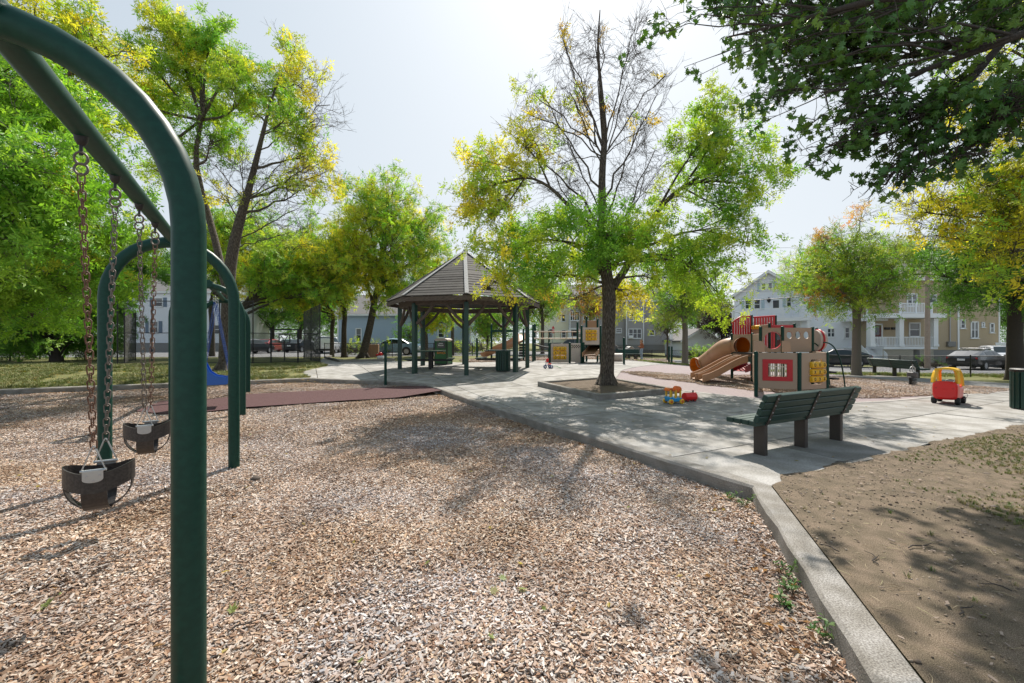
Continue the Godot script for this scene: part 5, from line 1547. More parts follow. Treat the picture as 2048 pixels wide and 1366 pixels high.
# ---------------------------------------------------------------- shelter
func make_shelter() -> void:
	R.seed = 91
	var c2 := Vector2(-2.1, 18.6)
	var o := on(c2.x, c2.y)
	var t := thing("shelter", "eight sided shelter with green posts and a weathered grey plank roof", "shelter", o)
	var rp := 2.82
	var re := 3.37
	var eave := 3.2 - o.y
	var apex := 5.47 - o.y
	var fr := atan2(0.36, 2.7)     # the post turned most to the camera
	var dirs := []
	for i in 8:
		var a := fr + TAU * i / 8.0
		dirs.append(Vector3(sin(a), 0, cos(a)))
	for i in 8:
		var p: Vector3 = dirs[i] * rp
		var w := o + p
		var foot := H(w.x, -w.z) - o.y - 0.03
		var b := MB.new()
		var bs := Basis(Vector3.UP, fr + TAU * i / 8.0)
		var th := eave - 0.2 - foot
		b.bbox(p + Vector3(0, foot + th * 0.5, 0), Vector3(0.17, th, 0.17), 0.012, bs)
		var post := part(t, "post", b, "shelter_green")
		# ring beam from this post to the next
		var q: Vector3 = dirs[(i + 1) % 8] * rp
		var up := Vector3(0, eave - 0.16, 0)
		var fb := facing(p, q)
		b = MB.new()
		b.bbox(Vector3.ZERO, Vector3(p.distance_to(q) - 0.02, 0.22, 0.12), 0.008)
		var beam := part(t, "ring_beam", b, "wood_brown")
		beam.transform = Transform3D(fb, (p + q) * 0.5 + up)
		# curved knee braces on both sides of the post
		for sg in [0, 1]:
			var other: Vector3 = q if sg == 0 else dirs[(i + 7) % 8] * rp
			var u := (other - p).normalized()
			var pts := []
			for k in 8:
				var f := k / 7.0
				pts.append(p + u * (0.08 + 0.72 * f + 0.035 * sin(f * PI)) + Vector3(0, eave - 1.0 + 0.74 * f - 0.035 * sin(f * PI), 0))
			b = MB.new()
			strip_band(b, pts, u.cross(Vector3.UP) * 0.09, 0.1)
			part(t, "brace", b, "wood_brown")
	for i in 8:
		var e0: Vector3 = dirs[i] * re + Vector3(0, eave, 0)
		var e1: Vector3 = dirs[(i + 1) % 8] * re + Vector3(0, eave, 0)
		var top := Vector3(0, apex, 0)
		var mid := (e0 + e1) * 0.5
		var along_ := (e1 - e0).normalized()
		var upv := (top - mid).normalized()
		var nrm := along_.cross(upv).normalized()
		if nrm.y < 0: nrm = -nrm
		var slope := top.distance_to(mid)
		var half := e0.distance_to(e1) * 0.5
		var rows := 19
		var face := Node3D.new()
		face.name = "roof_face"
		t.add_child(face, true)
		for k in rows:
			var s0 := slope * k / rows
			var s1 := slope * (k + 1) / rows - (0.03 if k < 8 and i in [0, 1, 7] else 0.01)
			if k == rows - 1: s1 = slope * 0.985
			var h0 := half * (1.0 - s0 / slope) - 0.02
			var h1 := half * (1.0 - s1 / slope) - 0.02
			if h1 < 0.02: continue
			# split a long row in two boards now and then; some boards have slipped or broken
			var cuts := [-1.0, 1.0]
			if h0 > 0.8: cuts = [-1.0, rnd(-0.45, 0.45), 1.0]
			for z in cuts.size() - 1:
				var l0: float = cuts[z]
				var l1: float = cuts[z + 1]
				var gap0 := 0.004
				var x0a := h0 * l0 + gap0 if z > 0 else -h0
				var x1a := h1 * l0 * h0 / maxf(h1, 0.01) + gap0 if z > 0 else -h1
				var x0b := h0 * l1 if z < cuts.size() - 2 else h0
				var x1b := h1 * l1 * h0 / maxf(h1, 0.01) if z < cuts.size() - 2 else h1
				if i == 0 and k in [2, 3, 5] and z == 1:
					x0a += rnd(0.2, 0.5)
					x1a = x0a
				elif i in [3, 4, 5] and R.randf() < 0.1:
					continue
				if x0b - x0a < 0.05: continue
				var b := MB.new()
				var hb := (s1 - s0) * (rnd(0.94, 1.0) if k < 8 else rnd(0.98, 1.04))
				b.prism(PackedVector2Array([Vector2(x0a, 0), Vector2(x0b, 0), Vector2(x1b, hb), Vector2(x1a, hb)]), 0.024)
				var pl := part(face, "plank", b, ["wood_grey", "wood_dark", "wood_grey"][R.randi() % 3])
				var tilt := 0.012 + rnd(-0.004, 0.008)
				var bs := Basis(along_, (upv - nrm * tilt * 2.0).normalized(), Vector3.ZERO)
				bs.z = bs.x.cross(bs.y).normalized()
				if bs.z.y < 0:
					bs = Basis(-along_, (upv - nrm * tilt * 2.0).normalized(), Vector3.ZERO)
					bs.z = bs.x.cross(bs.y).normalized()
				pl.transform = Transform3D(bs, mid + upv * s0 + nrm * (0.03 + rnd(0, 0.006)))
		# fascia board under the eave
		var b := MB.new()
		b.bbox(Vector3.ZERO, Vector3(half * 2.0 + 0.02, 0.17, 0.035), 0.006)
		var fa := part(t, "fascia", b, "wood_brown")
		fa.transform = Transform3D(facing(e0, e1), mid + Vector3(0, -0.09, 0) + (mid - Vector3(0, mid.y, 0)).normalized() * 0.0)
		# hip cap and the rafter below it
		b = MB.new()
		var hl := e0.distance_to(top)
		b.bbox(Vector3(0, 0, 0), Vector3(hl + 0.06, 0.03, 0.15), 0.005)
		var hp := part(t, "hip_cap", b, "wood_silver" if i in [0, 1, 7] else "wood_pale")
		hp.transform = Transform3D(facing(e0, top), (e0 + top) * 0.5 + Vector3(0, 0.085, 0))
		b = MB.new()
		b.bbox(Vector3.ZERO, Vector3(hl - 0.1, 0.14, 0.07), 0.005)
		var rf := part(t, "rafter", b, "wood_brown")
		rf.transform = Transform3D(facing(e0, top), (e0 + top) * 0.5 + Vector3(0, -0.085, 0))

# ---------------------------------------------------------------- play structures
func holed_panel(w: float, h: float, th: float, holes: Array, round_ := true) -> MB:
	# upright board in x (0..w) and y (0..h), th thick round z = 0, with oval or square holes [cx, cy, rx, ry]
	var b := MB.new()
	var n := 24
	var x0 := 0.0
	var list := holes
	if list.is_empty():
		b.bbox(Vector3(w * 0.5, h * 0.5, 0), Vector3(w, h, th), minf(th * 0.3, 0.012))
		return b
	for i in list.size():
		var x1: float = w if i == list.size() - 1 else (list[i][0] + list[i + 1][0]) * 0.5
		var q: Array = list[i]
		var inn := []
		var out := []
		for k in n:
			var a := TAU * (k + 0.5) / n
			var c := Vector2(cos(a), sin(a))
			if round_: inn.append(Vector2(q[0], q[1]) + c * Vector2(q[2], q[3]))
			else:
				var m := maxf(absf(c.x), absf(c.y))
				inn.append(Vector2(q[0], q[1]) + c / m * Vector2(q[2], q[3]))
			var tx: float = ((x1 - q[0]) if c.x > 0 else (x0 - q[0])) / c.x if absf(c.x) > 1e-5 else INF
			var ty: float = ((h - q[1]) if c.y > 0 else (-q[1])) / c.y if absf(c.y) > 1e-5 else INF
			out.append(Vector2(q[0], q[1]) + c * minf(tx, ty))
		# pull the nearest outer point onto each corner of the cell
		for corner in [Vector2(x0, 0), Vector2(x1, 0), Vector2(x1, h), Vector2(x0, h)]:
			var best := 0
			for k in n:
				if out[k].distance_to(corner) < out[best].distance_to(corner): best = k
			out[best] = corner
		for k in n:
			var r := (k + 1) % n
			for sg in [1.0, -1.0]:
				var z := Vector3(0, 0, sg * th * 0.5)
				var p := [inn[k], out[k], out[r], inn[r]].map(func(u): return Vector3(u.x, u.y, 0) + z)
				if sg > 0: b.quad(p[0], p[1], p[2], p[3])
				else: b.quad(p[3], p[2], p[1], p[0])
			var zz := Vector3(0, 0, th * 0.5)
			var i0 := Vector3(inn[k].x, inn[k].y, 0)
			var i1 := Vector3(inn[r].x, inn[r].y, 0)
			b.quad(i0 - zz, i0 + zz, i1 + zz, i1 - zz)
		x0 = x1
	var z := Vector3(0, 0, th * 0.5)
	var cs := [Vector3(0, 0, 0), Vector3(w, 0, 0), Vector3(w, h, 0), Vector3(0, h, 0)]
	for i in 4: b.quad(cs[i] - z, cs[(i + 1) % 4] - z, cs[(i + 1) % 4] + z, cs[i] + z)
	return b
func between(p: Vector3, q: Vector3, y: float) -> Transform3D:    # x from p to q at height y, z towards the camera side
	var a := Vector3(p.x, y, p.z)
	var e := Vector3(q.x, y, q.z)
	var x := (e - a).normalized()
	return Transform3D(Basis(x, Vector3.UP, x.cross(Vector3.UP)), a)
func play_post(t: Node3D, at: Vector3, top: float, r := 0.045) -> void:
	var p := at - t.position
	var b := MB.new()
	b.lathe([Vector2(r, p.y - 0.1), Vector2(r, top - t.position.y - 0.02)], 14, Transform3D(Basis.IDENTITY, Vector3(p.x, 0, p.z)))
	var o := part(t, "post", b, "post_green")
	b = MB.new()
	var y := top - t.position.y
	b.lathe([Vector2(r * 1.06, y - 0.06), Vector2(r * 1.06, y - 0.015), Vector2(r * 0.75, y + 0.005), Vector2(0.002, y + 0.012)], 14, Transform3D(Basis.IDENTITY, Vector3(p.x, 0, p.z)))
	part(o, "cap", b, "post_green")
func tic_tac_toe(panel: Node3D, c: Vector2, cell: float, rows := 3) -> void:
	var marks := ["O", "X", "O", "X", "O", "X", "O", "O", "X"]
	for j in rows:
		for i in 3:
			var b := MB.new()
			var r := cell * 0.46
			var hw := cell * 0.48
			var prof := [Vector2(0.002, -hw), Vector2(r * 0.8, -hw), Vector2(r, -hw + cell * 0.08), Vector2(r, hw - cell * 0.08), Vector2(r * 0.8, hw), Vector2(0.002, hw)]
			b.lathe(prof, 16)
			var o := part(panel, "spinner", b, "play_yellow")
			o.transform = Transform3D(Basis(Vector3(0, 0, 1), Vector3(1, 0, 0), Vector3(0, 1, 0)), Vector3(c.x + (i - 1) * cell, c.y + (1 - j) * cell, 0.02))
			var l := part(o, "symbol", text_mesh(marks[(i * 2 + j * 3) % 9], cell * 0.62), "print_dark")
			l.transform = Transform3D(Basis(Vector3(0, 1, 0), Vector3(0, 0, 1), Vector3(1, 0, 0)), Vector3(r * 0.995, 0, 0))
func board(t: Node3D, p: Vector3, q: Vector3, y0: float, y1: float, m: String, holes := [], called := "panel", inset := 0.05, round_ := true) -> MeshInstance3D:
	var a := p + (q - p).normalized() * inset
	var e := q - (q - p).normalized() * inset
	a.y = 0
	e.y = 0
	var xf := between(a - t.position, e - t.position, y0 - t.position.y)
	var w := a.distance_to(e)
	var o := part(t, called, holed_panel(w, y1 - y0, 0.028, holes.map(func(h): return [h[0] * w, h[1] * (y1 - y0), h[2], h[3]]), round_), m)
	o.transform = xf
	return o
func curved_slide(t: Node3D, a: Vector3, e: Vector3, wide: float, m: String, called := "slide") -> void:
	# open chute from a (top) to e (foot), with raised side walls
	var side := (e - a).cross(Vector3.UP).normalized() * wide * 0.5
	var bed := MB.new()
	var pts := []
	for i in 13:
		var f := i / 12.0
		var g := f * f * (3.0 - 2.0 * f)
		pts.append(Vector3(lerpf(a.x, e.x, f), lerpf(a.y, e.y, lerpf(f, g, 0.55)), lerpf(a.z, e.z, f)))
	strip_band(bed, pts, side * 2.0, 0.02)
	var o := part(t, called, bed, m)
	for sg in [-1.0, 1.0]:
		var wl := MB.new()
		for i in 12:
			var p: Vector3 = pts[i] + side * sg
			var q: Vector3 = pts[i + 1] + side * sg
			var hp := 0.2 if i > 0 and i < 11 else 0.17
			var up := Vector3(0, 0.19, 0)
			var dn := Vector3(0, -0.04, 0)
			var th: Vector3 = side.normalized() * 0.02 * sg
			wl.quad(p + dn + th, q + dn + th, q + up + th, p + up + th)
			wl.quad(q + dn - th, p + dn - th, p + up - th, q + up - th)
			wl.quad(p + up + th, q + up + th, q + up - th, p + up - th)
			if i == 11: wl.quad(q + dn + th, q + dn - th, q + up - th, q + up + th)
			if i == 0: wl.quad(p + dn - th, p + dn + th, p + up + th, p + up - th)
		part(o, "side_wall", wl, m)
func make_play_slides() -> void:
	R.seed = 101
	# posts: pixel, metres ahead, pixel of the top
	var spec := {"fa": [1512, 11.2, 703], "fb": [1599, 10.8, 705.5], "fc": [1654, 11.2, 704.5], "ma": [1521, 13.2, 653.5], "mb": [1565, 13.0, 653], "mc": [1625, 13.2, 654], "md": [1633, 14.2, 656],
		"sa": [1464, 15.0, 667], "sb": [1505, 14.2, 666], "ta": [1503, 16.2, 630], "tb": [1551, 16.2, 631], "ua": [1539, 15.0, 646], "ub": [1589, 15.0, 647]}
	var at := {}
	var top := {}
	for q in spec:
		at[q] = at_px(spec[q][0], spec[q][1])
		top[q] = EYE - (spec[q][2] - 683.0) / F * spec[q][1]
	var t := thing("play_structure", "tan and green climbing structure with twin slides, red fence and crawl tube", "play structure", at.mb)
	for q in spec: play_post(t, at[q], top[q], 0.047 if q in ["fa", "fb", "fc"] else 0.045)
	var O: Vector3 = t.position
	# ground level front: window panel with picket grille, and a noughts and crosses panel
	var fy: float = at.fa.y + 0.22
	var ft: float = top.fa - 0.03
	var p := board(t, at.fa, at.fb, fy, ft, "panel_tan", [[0.5, 0.52, 0.2, 0.175]], "window_panel", 0.05, false)
	var w: float = at.fa.distance_to(at.fb) - 0.1
	var fh := ft - fy
	var frame := MB.new()
	for q in [[0, 0.265, 0.68, 0.13], [0, -0.265, 0.68, 0.13], [-0.275, 0, 0.13, 0.42], [0.275, 0, 0.13, 0.42]]:
		frame.bbox(Vector3(w * 0.5 + q[0], fh * 0.52 + q[1] * 0.86, 0.02), Vector3(q[2], q[3] * 0.86, 0.016), 0.006)
	part(p, "red_frame", frame, "play_red")
	var br := MB.new()
	br.box(Vector3(w * 0.5, fh * 0.52 + 0.09, -0.005), Vector3(0.4, 0.022, 0.012))
	part(p, "grille_rail", br, "play_cream")
	for i in 7:
		var g := MB.new()
		g.bbox(Vector3(w * 0.5 - 0.165 + i * 0.055, fh * 0.52, 0.004), Vector3(0.028, 0.34, 0.012), 0.003)
		part(p, "picket", g, "play_cream")
	p = board(t, at.fb, at.fc, fy, ft, "panel_tan", [[0.6, 0.47, 0.25, 0.33]], "game_panel", 0.05, false)
	w = at.fb.distance_to(at.fc) - 0.1
	tic_tac_toe(p, Vector2(w * 0.6, fh * 0.47), 0.185)
	# side returns and roof deck of the front house
	var deck_y: float = at.mb.y + 1.15
	board(t, at.fa, at.sb, fy, ft - 0.1, "panel_tan", [], "side_panel")
	board(t, at.mc, at.fc, fy, ft, "panel_tan", [], "side_panel")
	# middle deck
	var dk := MB.new()
	var pts := PackedVector2Array()
	for q in ["ma", "mb", "mc", "md", "ub", "ua"]: pts.append(Vector2(at[q].x - O.x, -(at[q].z - O.z)))
	pts = Geometry2D.convex_hull(pts)
	pts.remove_at(pts.size() - 1)
	dk.prism(pts, 0.05, Transform3D(Basis(Vector3.RIGHT, Vector3.FORWARD, Vector3.UP), Vector3(0, deck_y - O.y - 0.05, 0)))
	part(t, "deck", dk, "deck_black")
	dk = MB.new()
	var low := PackedVector2Array()
	for q in ["sa", "sb", "ma", "ta", "ua"]: low.append(Vector2(at[q].x - O.x, -(at[q].z - O.z)))
	low = Geometry2D.convex_hull(low)
	low.remove_at(low.size() - 1)
	dk.prism(low, 0.05, Transform3D(Basis(Vector3.RIGHT, Vector3.FORWARD, Vector3.UP), Vector3(0, at.sa.y + 0.98 - O.y - 0.05, 0)))
	part(t, "slide_deck", dk, "deck_black")
	var my: float = EYE - (704.0 - 683.0) / F * 13.1
	var mt: float = EYE - (655.5 - 683.0) / F * 13.1
	board(t, at.ma, at.mb, my, mt, "panel_tan", [[0.58, 0.48, 0.25, 0.28]], "porthole_panel", 0.05)
	board(t, at.mb, at.mc, my, mt, "panel_tan", [[0.19, 0.7, 0.1, 0.115], [0.5, 0.7, 0.1, 0.115], [0.81, 0.7, 0.1, 0.115]], "porthole_panel", 0.05)
	# red tube inside the big porthole, running back
	var tubeb := MB.new()
	var tc: Vector3 = at.ma.lerp(at.mb, 0.6) - O
	tc.y = lerpf(my, mt, 0.48) - O.y
	var back := Vector3(0.47, 0, -0.88).normalized()
	tubeb.tube([tc + back * 0.03, tc + back * 0.5, tc + back * 1.0], 0.28, 24, false)
	part(t, "crawl_tube", tubeb, "play_red")
	# tan and red drum at the right end
	var dr := MB.new()
	var dc: Vector3 = at.mc.lerp(at.md, 0.5) - O
	dc.y = tc.y
	var out := Vector3(0.95, 0, 0.1).normalized()
	for q in [[0.0, 0.33], [0.12, 0.33]]: pass
	dr.tube([dc, dc + out * 0.1, dc + out * 0.22, dc + out * 0.28], [0.34, 0.34, 0.31, 0.2], 24)
	var drum := part(t, "bubble_drum", dr, "panel_pale")
	dr = MB.new()
	var rg := []
	var rx := out.cross(Vector3.UP).normalized()
	for i in 28: rg.append(dc + out * 0.1 + rx * cos(TAU * i / 28) * 0.345 + Vector3(0, sin(TAU * i / 28) * 0.345, 0))
	dr.tube(rg, 0.03, 8, false, true)
	part(drum, "rim", dr, "play_red")
	# entry panel of the tube slide and the tube going down to the side
	var sy: float = EYE - (713.0 - 683.0) / F * 14.4
	var st: float = EYE - (668.5 - 683.0) / F * 14.4
	board(t, at.sa, at.sb, sy, st, "panel_tan", [[0.56, 0.48, 0.3, 0.3]], "tube_entry", 0.05)
	board(t, at.sb, at.ma, sy, st, "panel_tan", [], "side_panel", 0.05)
	var ts: Vector3 = at.sa.lerp(at.sb, 0.56) - O
	ts.y = lerpf(sy, st, 0.48) - O.y
	var foot := V(1405, 728, 16.9) - O
	var sp := [ts + Vector3(0.02, 0, -0.02), ts + Vector3(0.1, 0.0, -0.4), ts + Vector3(-0.2, -0.08, -0.85), ts.lerp(foot, 0.6) + Vector3(0, 0.02, -0.35), foot, foot + Vector3(-0.3, -0.06, 0.0)]
	var fine := []
	for i in sp.size() - 1:
		for j in 4: fine.append(sp[i].cubic_interpolate(sp[i + 1], sp[max(i - 1, 0)], sp[min(i + 2, sp.size() - 1)], j / 4.0))
	fine.append(sp[sp.size() - 1])
	var tb := MB.new()
	tb.tube(fine, 0.31, 22, false)
	var tube_ := part(t, "tube_slide", tb, "slide_tan")
	tb = MB.new()
	tb.tube(fine, 0.3, 22, false)
	part(tube_, "lining", tb, "play_orange")
	for q in [6, 11, 16, 20]:
		tb = MB.new()
		var dirv: Vector3 = (fine[q] - fine[q - 1]).normalized()
		tb.tube([fine[q] - dirv * 0.02, fine[q] + dirv * 0.02], 0.332, 22, false)
		part(tube_, "joint_ring", tb, "slide_tan")
	# twin slides
	for i in 2:
		var z := -0.58 * i
		var a := V(1490, 722, 13.55) - O + Vector3(0, 0, z - 0.12)
		var e := V(1406, 761, 13.75) - O + Vector3(-0.04, 0, z - 0.12)
		curved_slide(t, a + Vector3(0.05, 0, 0), e, 0.52, "slide_tan")
	# red slatted fence of the upper deck
	var py: float = EYE - (668.0 - 683.0) / F * 16.2
	for q in [[1464, 1503, 646, 633], [1507, 1550, 635, 632]]:
		var l := V(q[0], 667, 16.2)
		var r := V(q[1], 667, 16.2)
		var n := 8
		var b := MB.new()
		var tops := []
		for i in n + 1:
			var f := float(i) / n
			var yy := lerpf(q[2], q[3], f) if q[0] > 1480 else lerpf(q[2], q[3], sin(minf(f * 1.6, 1.0) * PI * 0.5))
			tops.append(EYE - (yy - 683.0) / F * 16.2)
		for i in n:
			var b0 := MB.new()
			var x0 := lerpf(l.x, r.x, (i + 0.16) / n) - O.x
			var x1 := lerpf(l.x, r.x, (i + 0.84) / n) - O.x
			var zz := l.z - O.z
			b0.prism(PackedVector2Array([Vector2(x0, py - O.y - 0.6), Vector2(x1, py - O.y - 0.6), Vector2(x1, tops[i + 1] - O.y), Vector2(x0, tops[i] - O.y)]), 0.03, Transform3D(Basis.IDENTITY, Vector3(0, 0, zz)))
			part(t, "fence_slat", b0, "play_red")
		for i in n:
			b.tube([Vector3(lerpf(l.x, r.x, float(i) / n), tops[i], l.z) - O, Vector3(lerpf(l.x, r.x, (i + 1.0) / n), tops[i + 1], l.z) - O], 0.035, 8)
		part(t, "fence_rail", b, "play_red")
	p = board(t, at.ta, at.ua, EYE - (667 - 683.0) / F * 15.6, EYE - (650 - 683.0) / F * 15.6, "panel_tan", [], "game_panel")
	tic_tac_toe(p, Vector2(0.34, 0.07), 0.17, 1)
	board(t, at.ua, at.ub, EYE - (664 - 683.0) / F * 15.0, EYE - (650 - 683.0) / F * 15.0, "play_red", [], "rail_panel")
	# small tan grab panels on the front house roof
	for q in [[1506, 1528], [1563, 1580]]:
		var l := V(q[0], 704, 12.0) - O
		var b := MB.new()
		var wd: float = (q[1] - q[0]) * 12.0 / F
		var o2 := []
		o2.append(Vector2(0, 0))
		o2.append(Vector2(wd, 0))
		for i in 7: o2.append(Vector2(wd * 0.55 + wd * 0.45 * cos(PI * 0.5 * i / 6.0), 0.2 + 0.12 * sin(PI * 0.5 * i / 6.0)))
		o2.append(Vector2(0, 0.32))
		b.prism(PackedVector2Array(o2), 0.03, Transform3D(Basis.IDENTITY, l))
		part(t, "grab_panel", b, "panel_tan")
	# step ladder with green rails at the right
	for sg in [0, 1]:
		var b := MB.new()
		var x: float = at.mc.x - O.x + 0.12
		var z: float = at.mc.z - O.z + 0.3 - 0.0 - sg * 0.62
		b.tube(curve(Vector3(x, my - O.y + 0.3, z), Vector3(x + 0.55, my - O.y + 0.36, z), Vector3(x + 0.68, -0.1, z), 12), 0.02, 8)
		part(t, "hand_rail", b, "post_green")
	for i in 5:
		var b := MB.new()
		b.bbox(Vector3(at.mc.x - O.x + 0.2 + 0.08 * i, deck_y - O.y - 0.2 * (i + 0.4), at.mc.z - O.z), Vector3(0.2, 0.05, 0.6), 0.008)
		part(t, "step", b, "deck_black")
	# low red slide beyond
	curved_slide(t, V(1507, 728, 15.6) - O, V(1478, 742, 15.2) - O, 0.5, "play_red", "red_slide")

func make_play_back() -> void:
	R.seed = 111
	var D := 22.6
	var sc := D / F
	var Y := func(py: float, d: float) -> float: return EYE - (py - 683.0) / F * d
	var spec := [[1099.5, D, 685], [1139.5, D, 685], [1167, D, 685], [1155, 23.8, 644], [1163, D, 651], [1173, 24.6, 633], [1195, 24.6, 637], [1201, D, 651], [1208, 24.0, 633], [1248, 22.4, 675], [983, 26.0, 648], [954, 25.4, 676], [1066, 24.5, 649], [1070, 25.5, 648], [1047, 25.5, 657], [1098, 26.0, 660], [1033.5, 26.2, 659]]
	var t := thing("play_structure", "tan and green play structure with spiral slide and yellow game panels beyond the shelter", "play structure", at_px(1150, D))
	var O := t.position
	var at := []
	for q in spec:
		var p := at_px(q[0], q[1])
		at.append(p)
		play_post(t, p, Y.call(q[2], q[1]), 0.06)
	var p := board(t, at[0], at[1], Y.call(725, D), Y.call(687.5, D), "panel_pale", [[0.5, 0.5, 0.28, 0.36]], "game_panel", 0.06, false)
	tic_tac_toe(p, Vector2((at[0].distance_to(at[1]) - 0.12) * 0.5, 19.0 * sc), 0.24)
	p = board(t, at[1], at[2], Y.call(724, D), Y.call(686.5, D), "panel_pale", [], "chess_panel", 0.06)
	for j in 3:
		for i in 9:
			if (i + j) % 2: continue
			var b := MB.new()
			b.box(Vector3(0.06 + i * 0.06, 0.78 + j * 0.06, 0.016), Vector3(0.055, 0.055, 0.006))
			part(p, "check", b, "print_dark")
	p = board(t, at[4], at[7], Y.call(689, D), Y.call(655, D), "panel_pale", [[0.5, 0.55, 0.27, 0.32]], "game_panel", 0.05, false)
	tic_tac_toe(p, Vector2((at[4].distance_to(at[7]) - 0.1) * 0.5, 34.0 * sc * 0.55), 0.2)
	board(t, at[5], at[6], Y.call(655, 24.6), Y.call(641, 24.6), "slide_tan", [], "roof_panel")
	var b := MB.new()
	b.box(((at[4] + at[7] + at[5] + at[6]) * 0.25 - O) * Vector3(1, 0, 1) + Vector3(0, Y.call(690, D) - O.y, 0), Vector3(1.5, 0.05, 1.9))
	part(t, "deck", b, "deck_black")
	curved_slide(t, V(1197, 690, 24.2) - O, V(1178, 714, 21.9) - O + Vector3(0, 0.05, 0), 0.7, "slide_tan")
	# overhead bars and bridge
	for q in [[663.5, "panel_tan"], [677, "play_cream"]]:
		b = MB.new()
		b.tube([V(1067, q[0], 24.6) - O, V(1163, q[0] + 0.0, 24.0) - O], 0.035, 8)
		part(t, "bridge_rail", b, q[1])
	for i in 8:
		b = MB.new()
		var f := (i + 0.5) / 8.0
		b.tube([V(lerpf(1067, 1163, f), 663.5, lerpf(24.6, 24.0, f)) - O, V(lerpf(1067, 1163, f), 677, lerpf(24.6, 24.0, f)) - O], 0.018, 6)
		part(t, "bridge_bar", b, "panel_tan")
	b = MB.new()
	b.tube(curve(V(1067, 688, 24.6) - O, V(1082, 694, 24.8) - O, V(1102, 696, 25.0) - O, 6), 0.05, 8)
	part(t, "curved_beam", b, "black_iron")
	for q in [[703], [713.5]]:
		b = MB.new()
		b.tube([V(1070, q[0], 25.0) - O, V(1097, q[0], 25.6) - O], 0.03, 6)
		part(t, "climb_rail", b, "black_iron")
	b = MB.new()
	b.box((V(1010, 662, 26.0) - O), Vector3(1.7, 0.13, 0.08))
	part(t, "cross_beam", b, "post_green")
	# dark slatted barrier with ring
	for i in 5:
		b = MB.new()
		b.bbox(V(1048, 690 + i * 5.4, 25.6) - O, Vector3(0.62, 0.14, 0.04), 0.01)
		part(t, "barrier_board", b, "deck_black")
	b = MB.new()
	b.tube([V(1028, 690, 25.7) - O, V(1028, 716, 25.7) - O], 0.06, 8)
	part(t, "barrier_post", b, "post_green")
	# spiral slide
	var hub := V(1026, 690, 26.6) - O
	var path := []
	for i in 25:
		var f := i / 24.0
		var a := lerpf(-0.4, 2.9, f)
		path.append(Vector3(hub.x + cos(a) * lerpf(0.55, 1.25, f) - f * 0.55, lerpf(Y.call(664, 26.4), Y.call(712, 25.6), pow(f, 0.85)) - O.y, hub.z + sin(a) * 0.9 + 0.1))
	b = MB.new()
	for i in path.size() - 1:
		var d0: Vector3 = (path[min(i + 1, 24)] - path[max(i - 1, 0)])
		var d1: Vector3 = (path[min(i + 2, 24)] - path[i])
		var s0 := Vector3(d0.z, 0, -d0.x).normalized()
		var s1 := Vector3(d1.z, 0, -d1.x).normalized()
		var last: Array = []
		for r in [[path[i], s0], [path[i + 1], s1]]:
			var row := []
			for k in 7:
				var a := lerpf(-1.9, 1.2, k / 6.0)
				row.append(r[0] + r[1] * sin(a) * 0.42 + Vector3(0, -cos(a) * 0.42 + 0.3, 0))
			last.append(row)
		for k in 6: b.quad(last[0][k], last[0][k + 1], last[1][k + 1], last[1][k])
	part(t, "spiral_slide", b, "slide_tan")
	b = MB.new()
	b.tube([V(1209, 715, 24.0) - O, V(1246, 715, 23.4) - O], 0.24, 16)
	part(t, "crawl_log", b, "panel_pale")

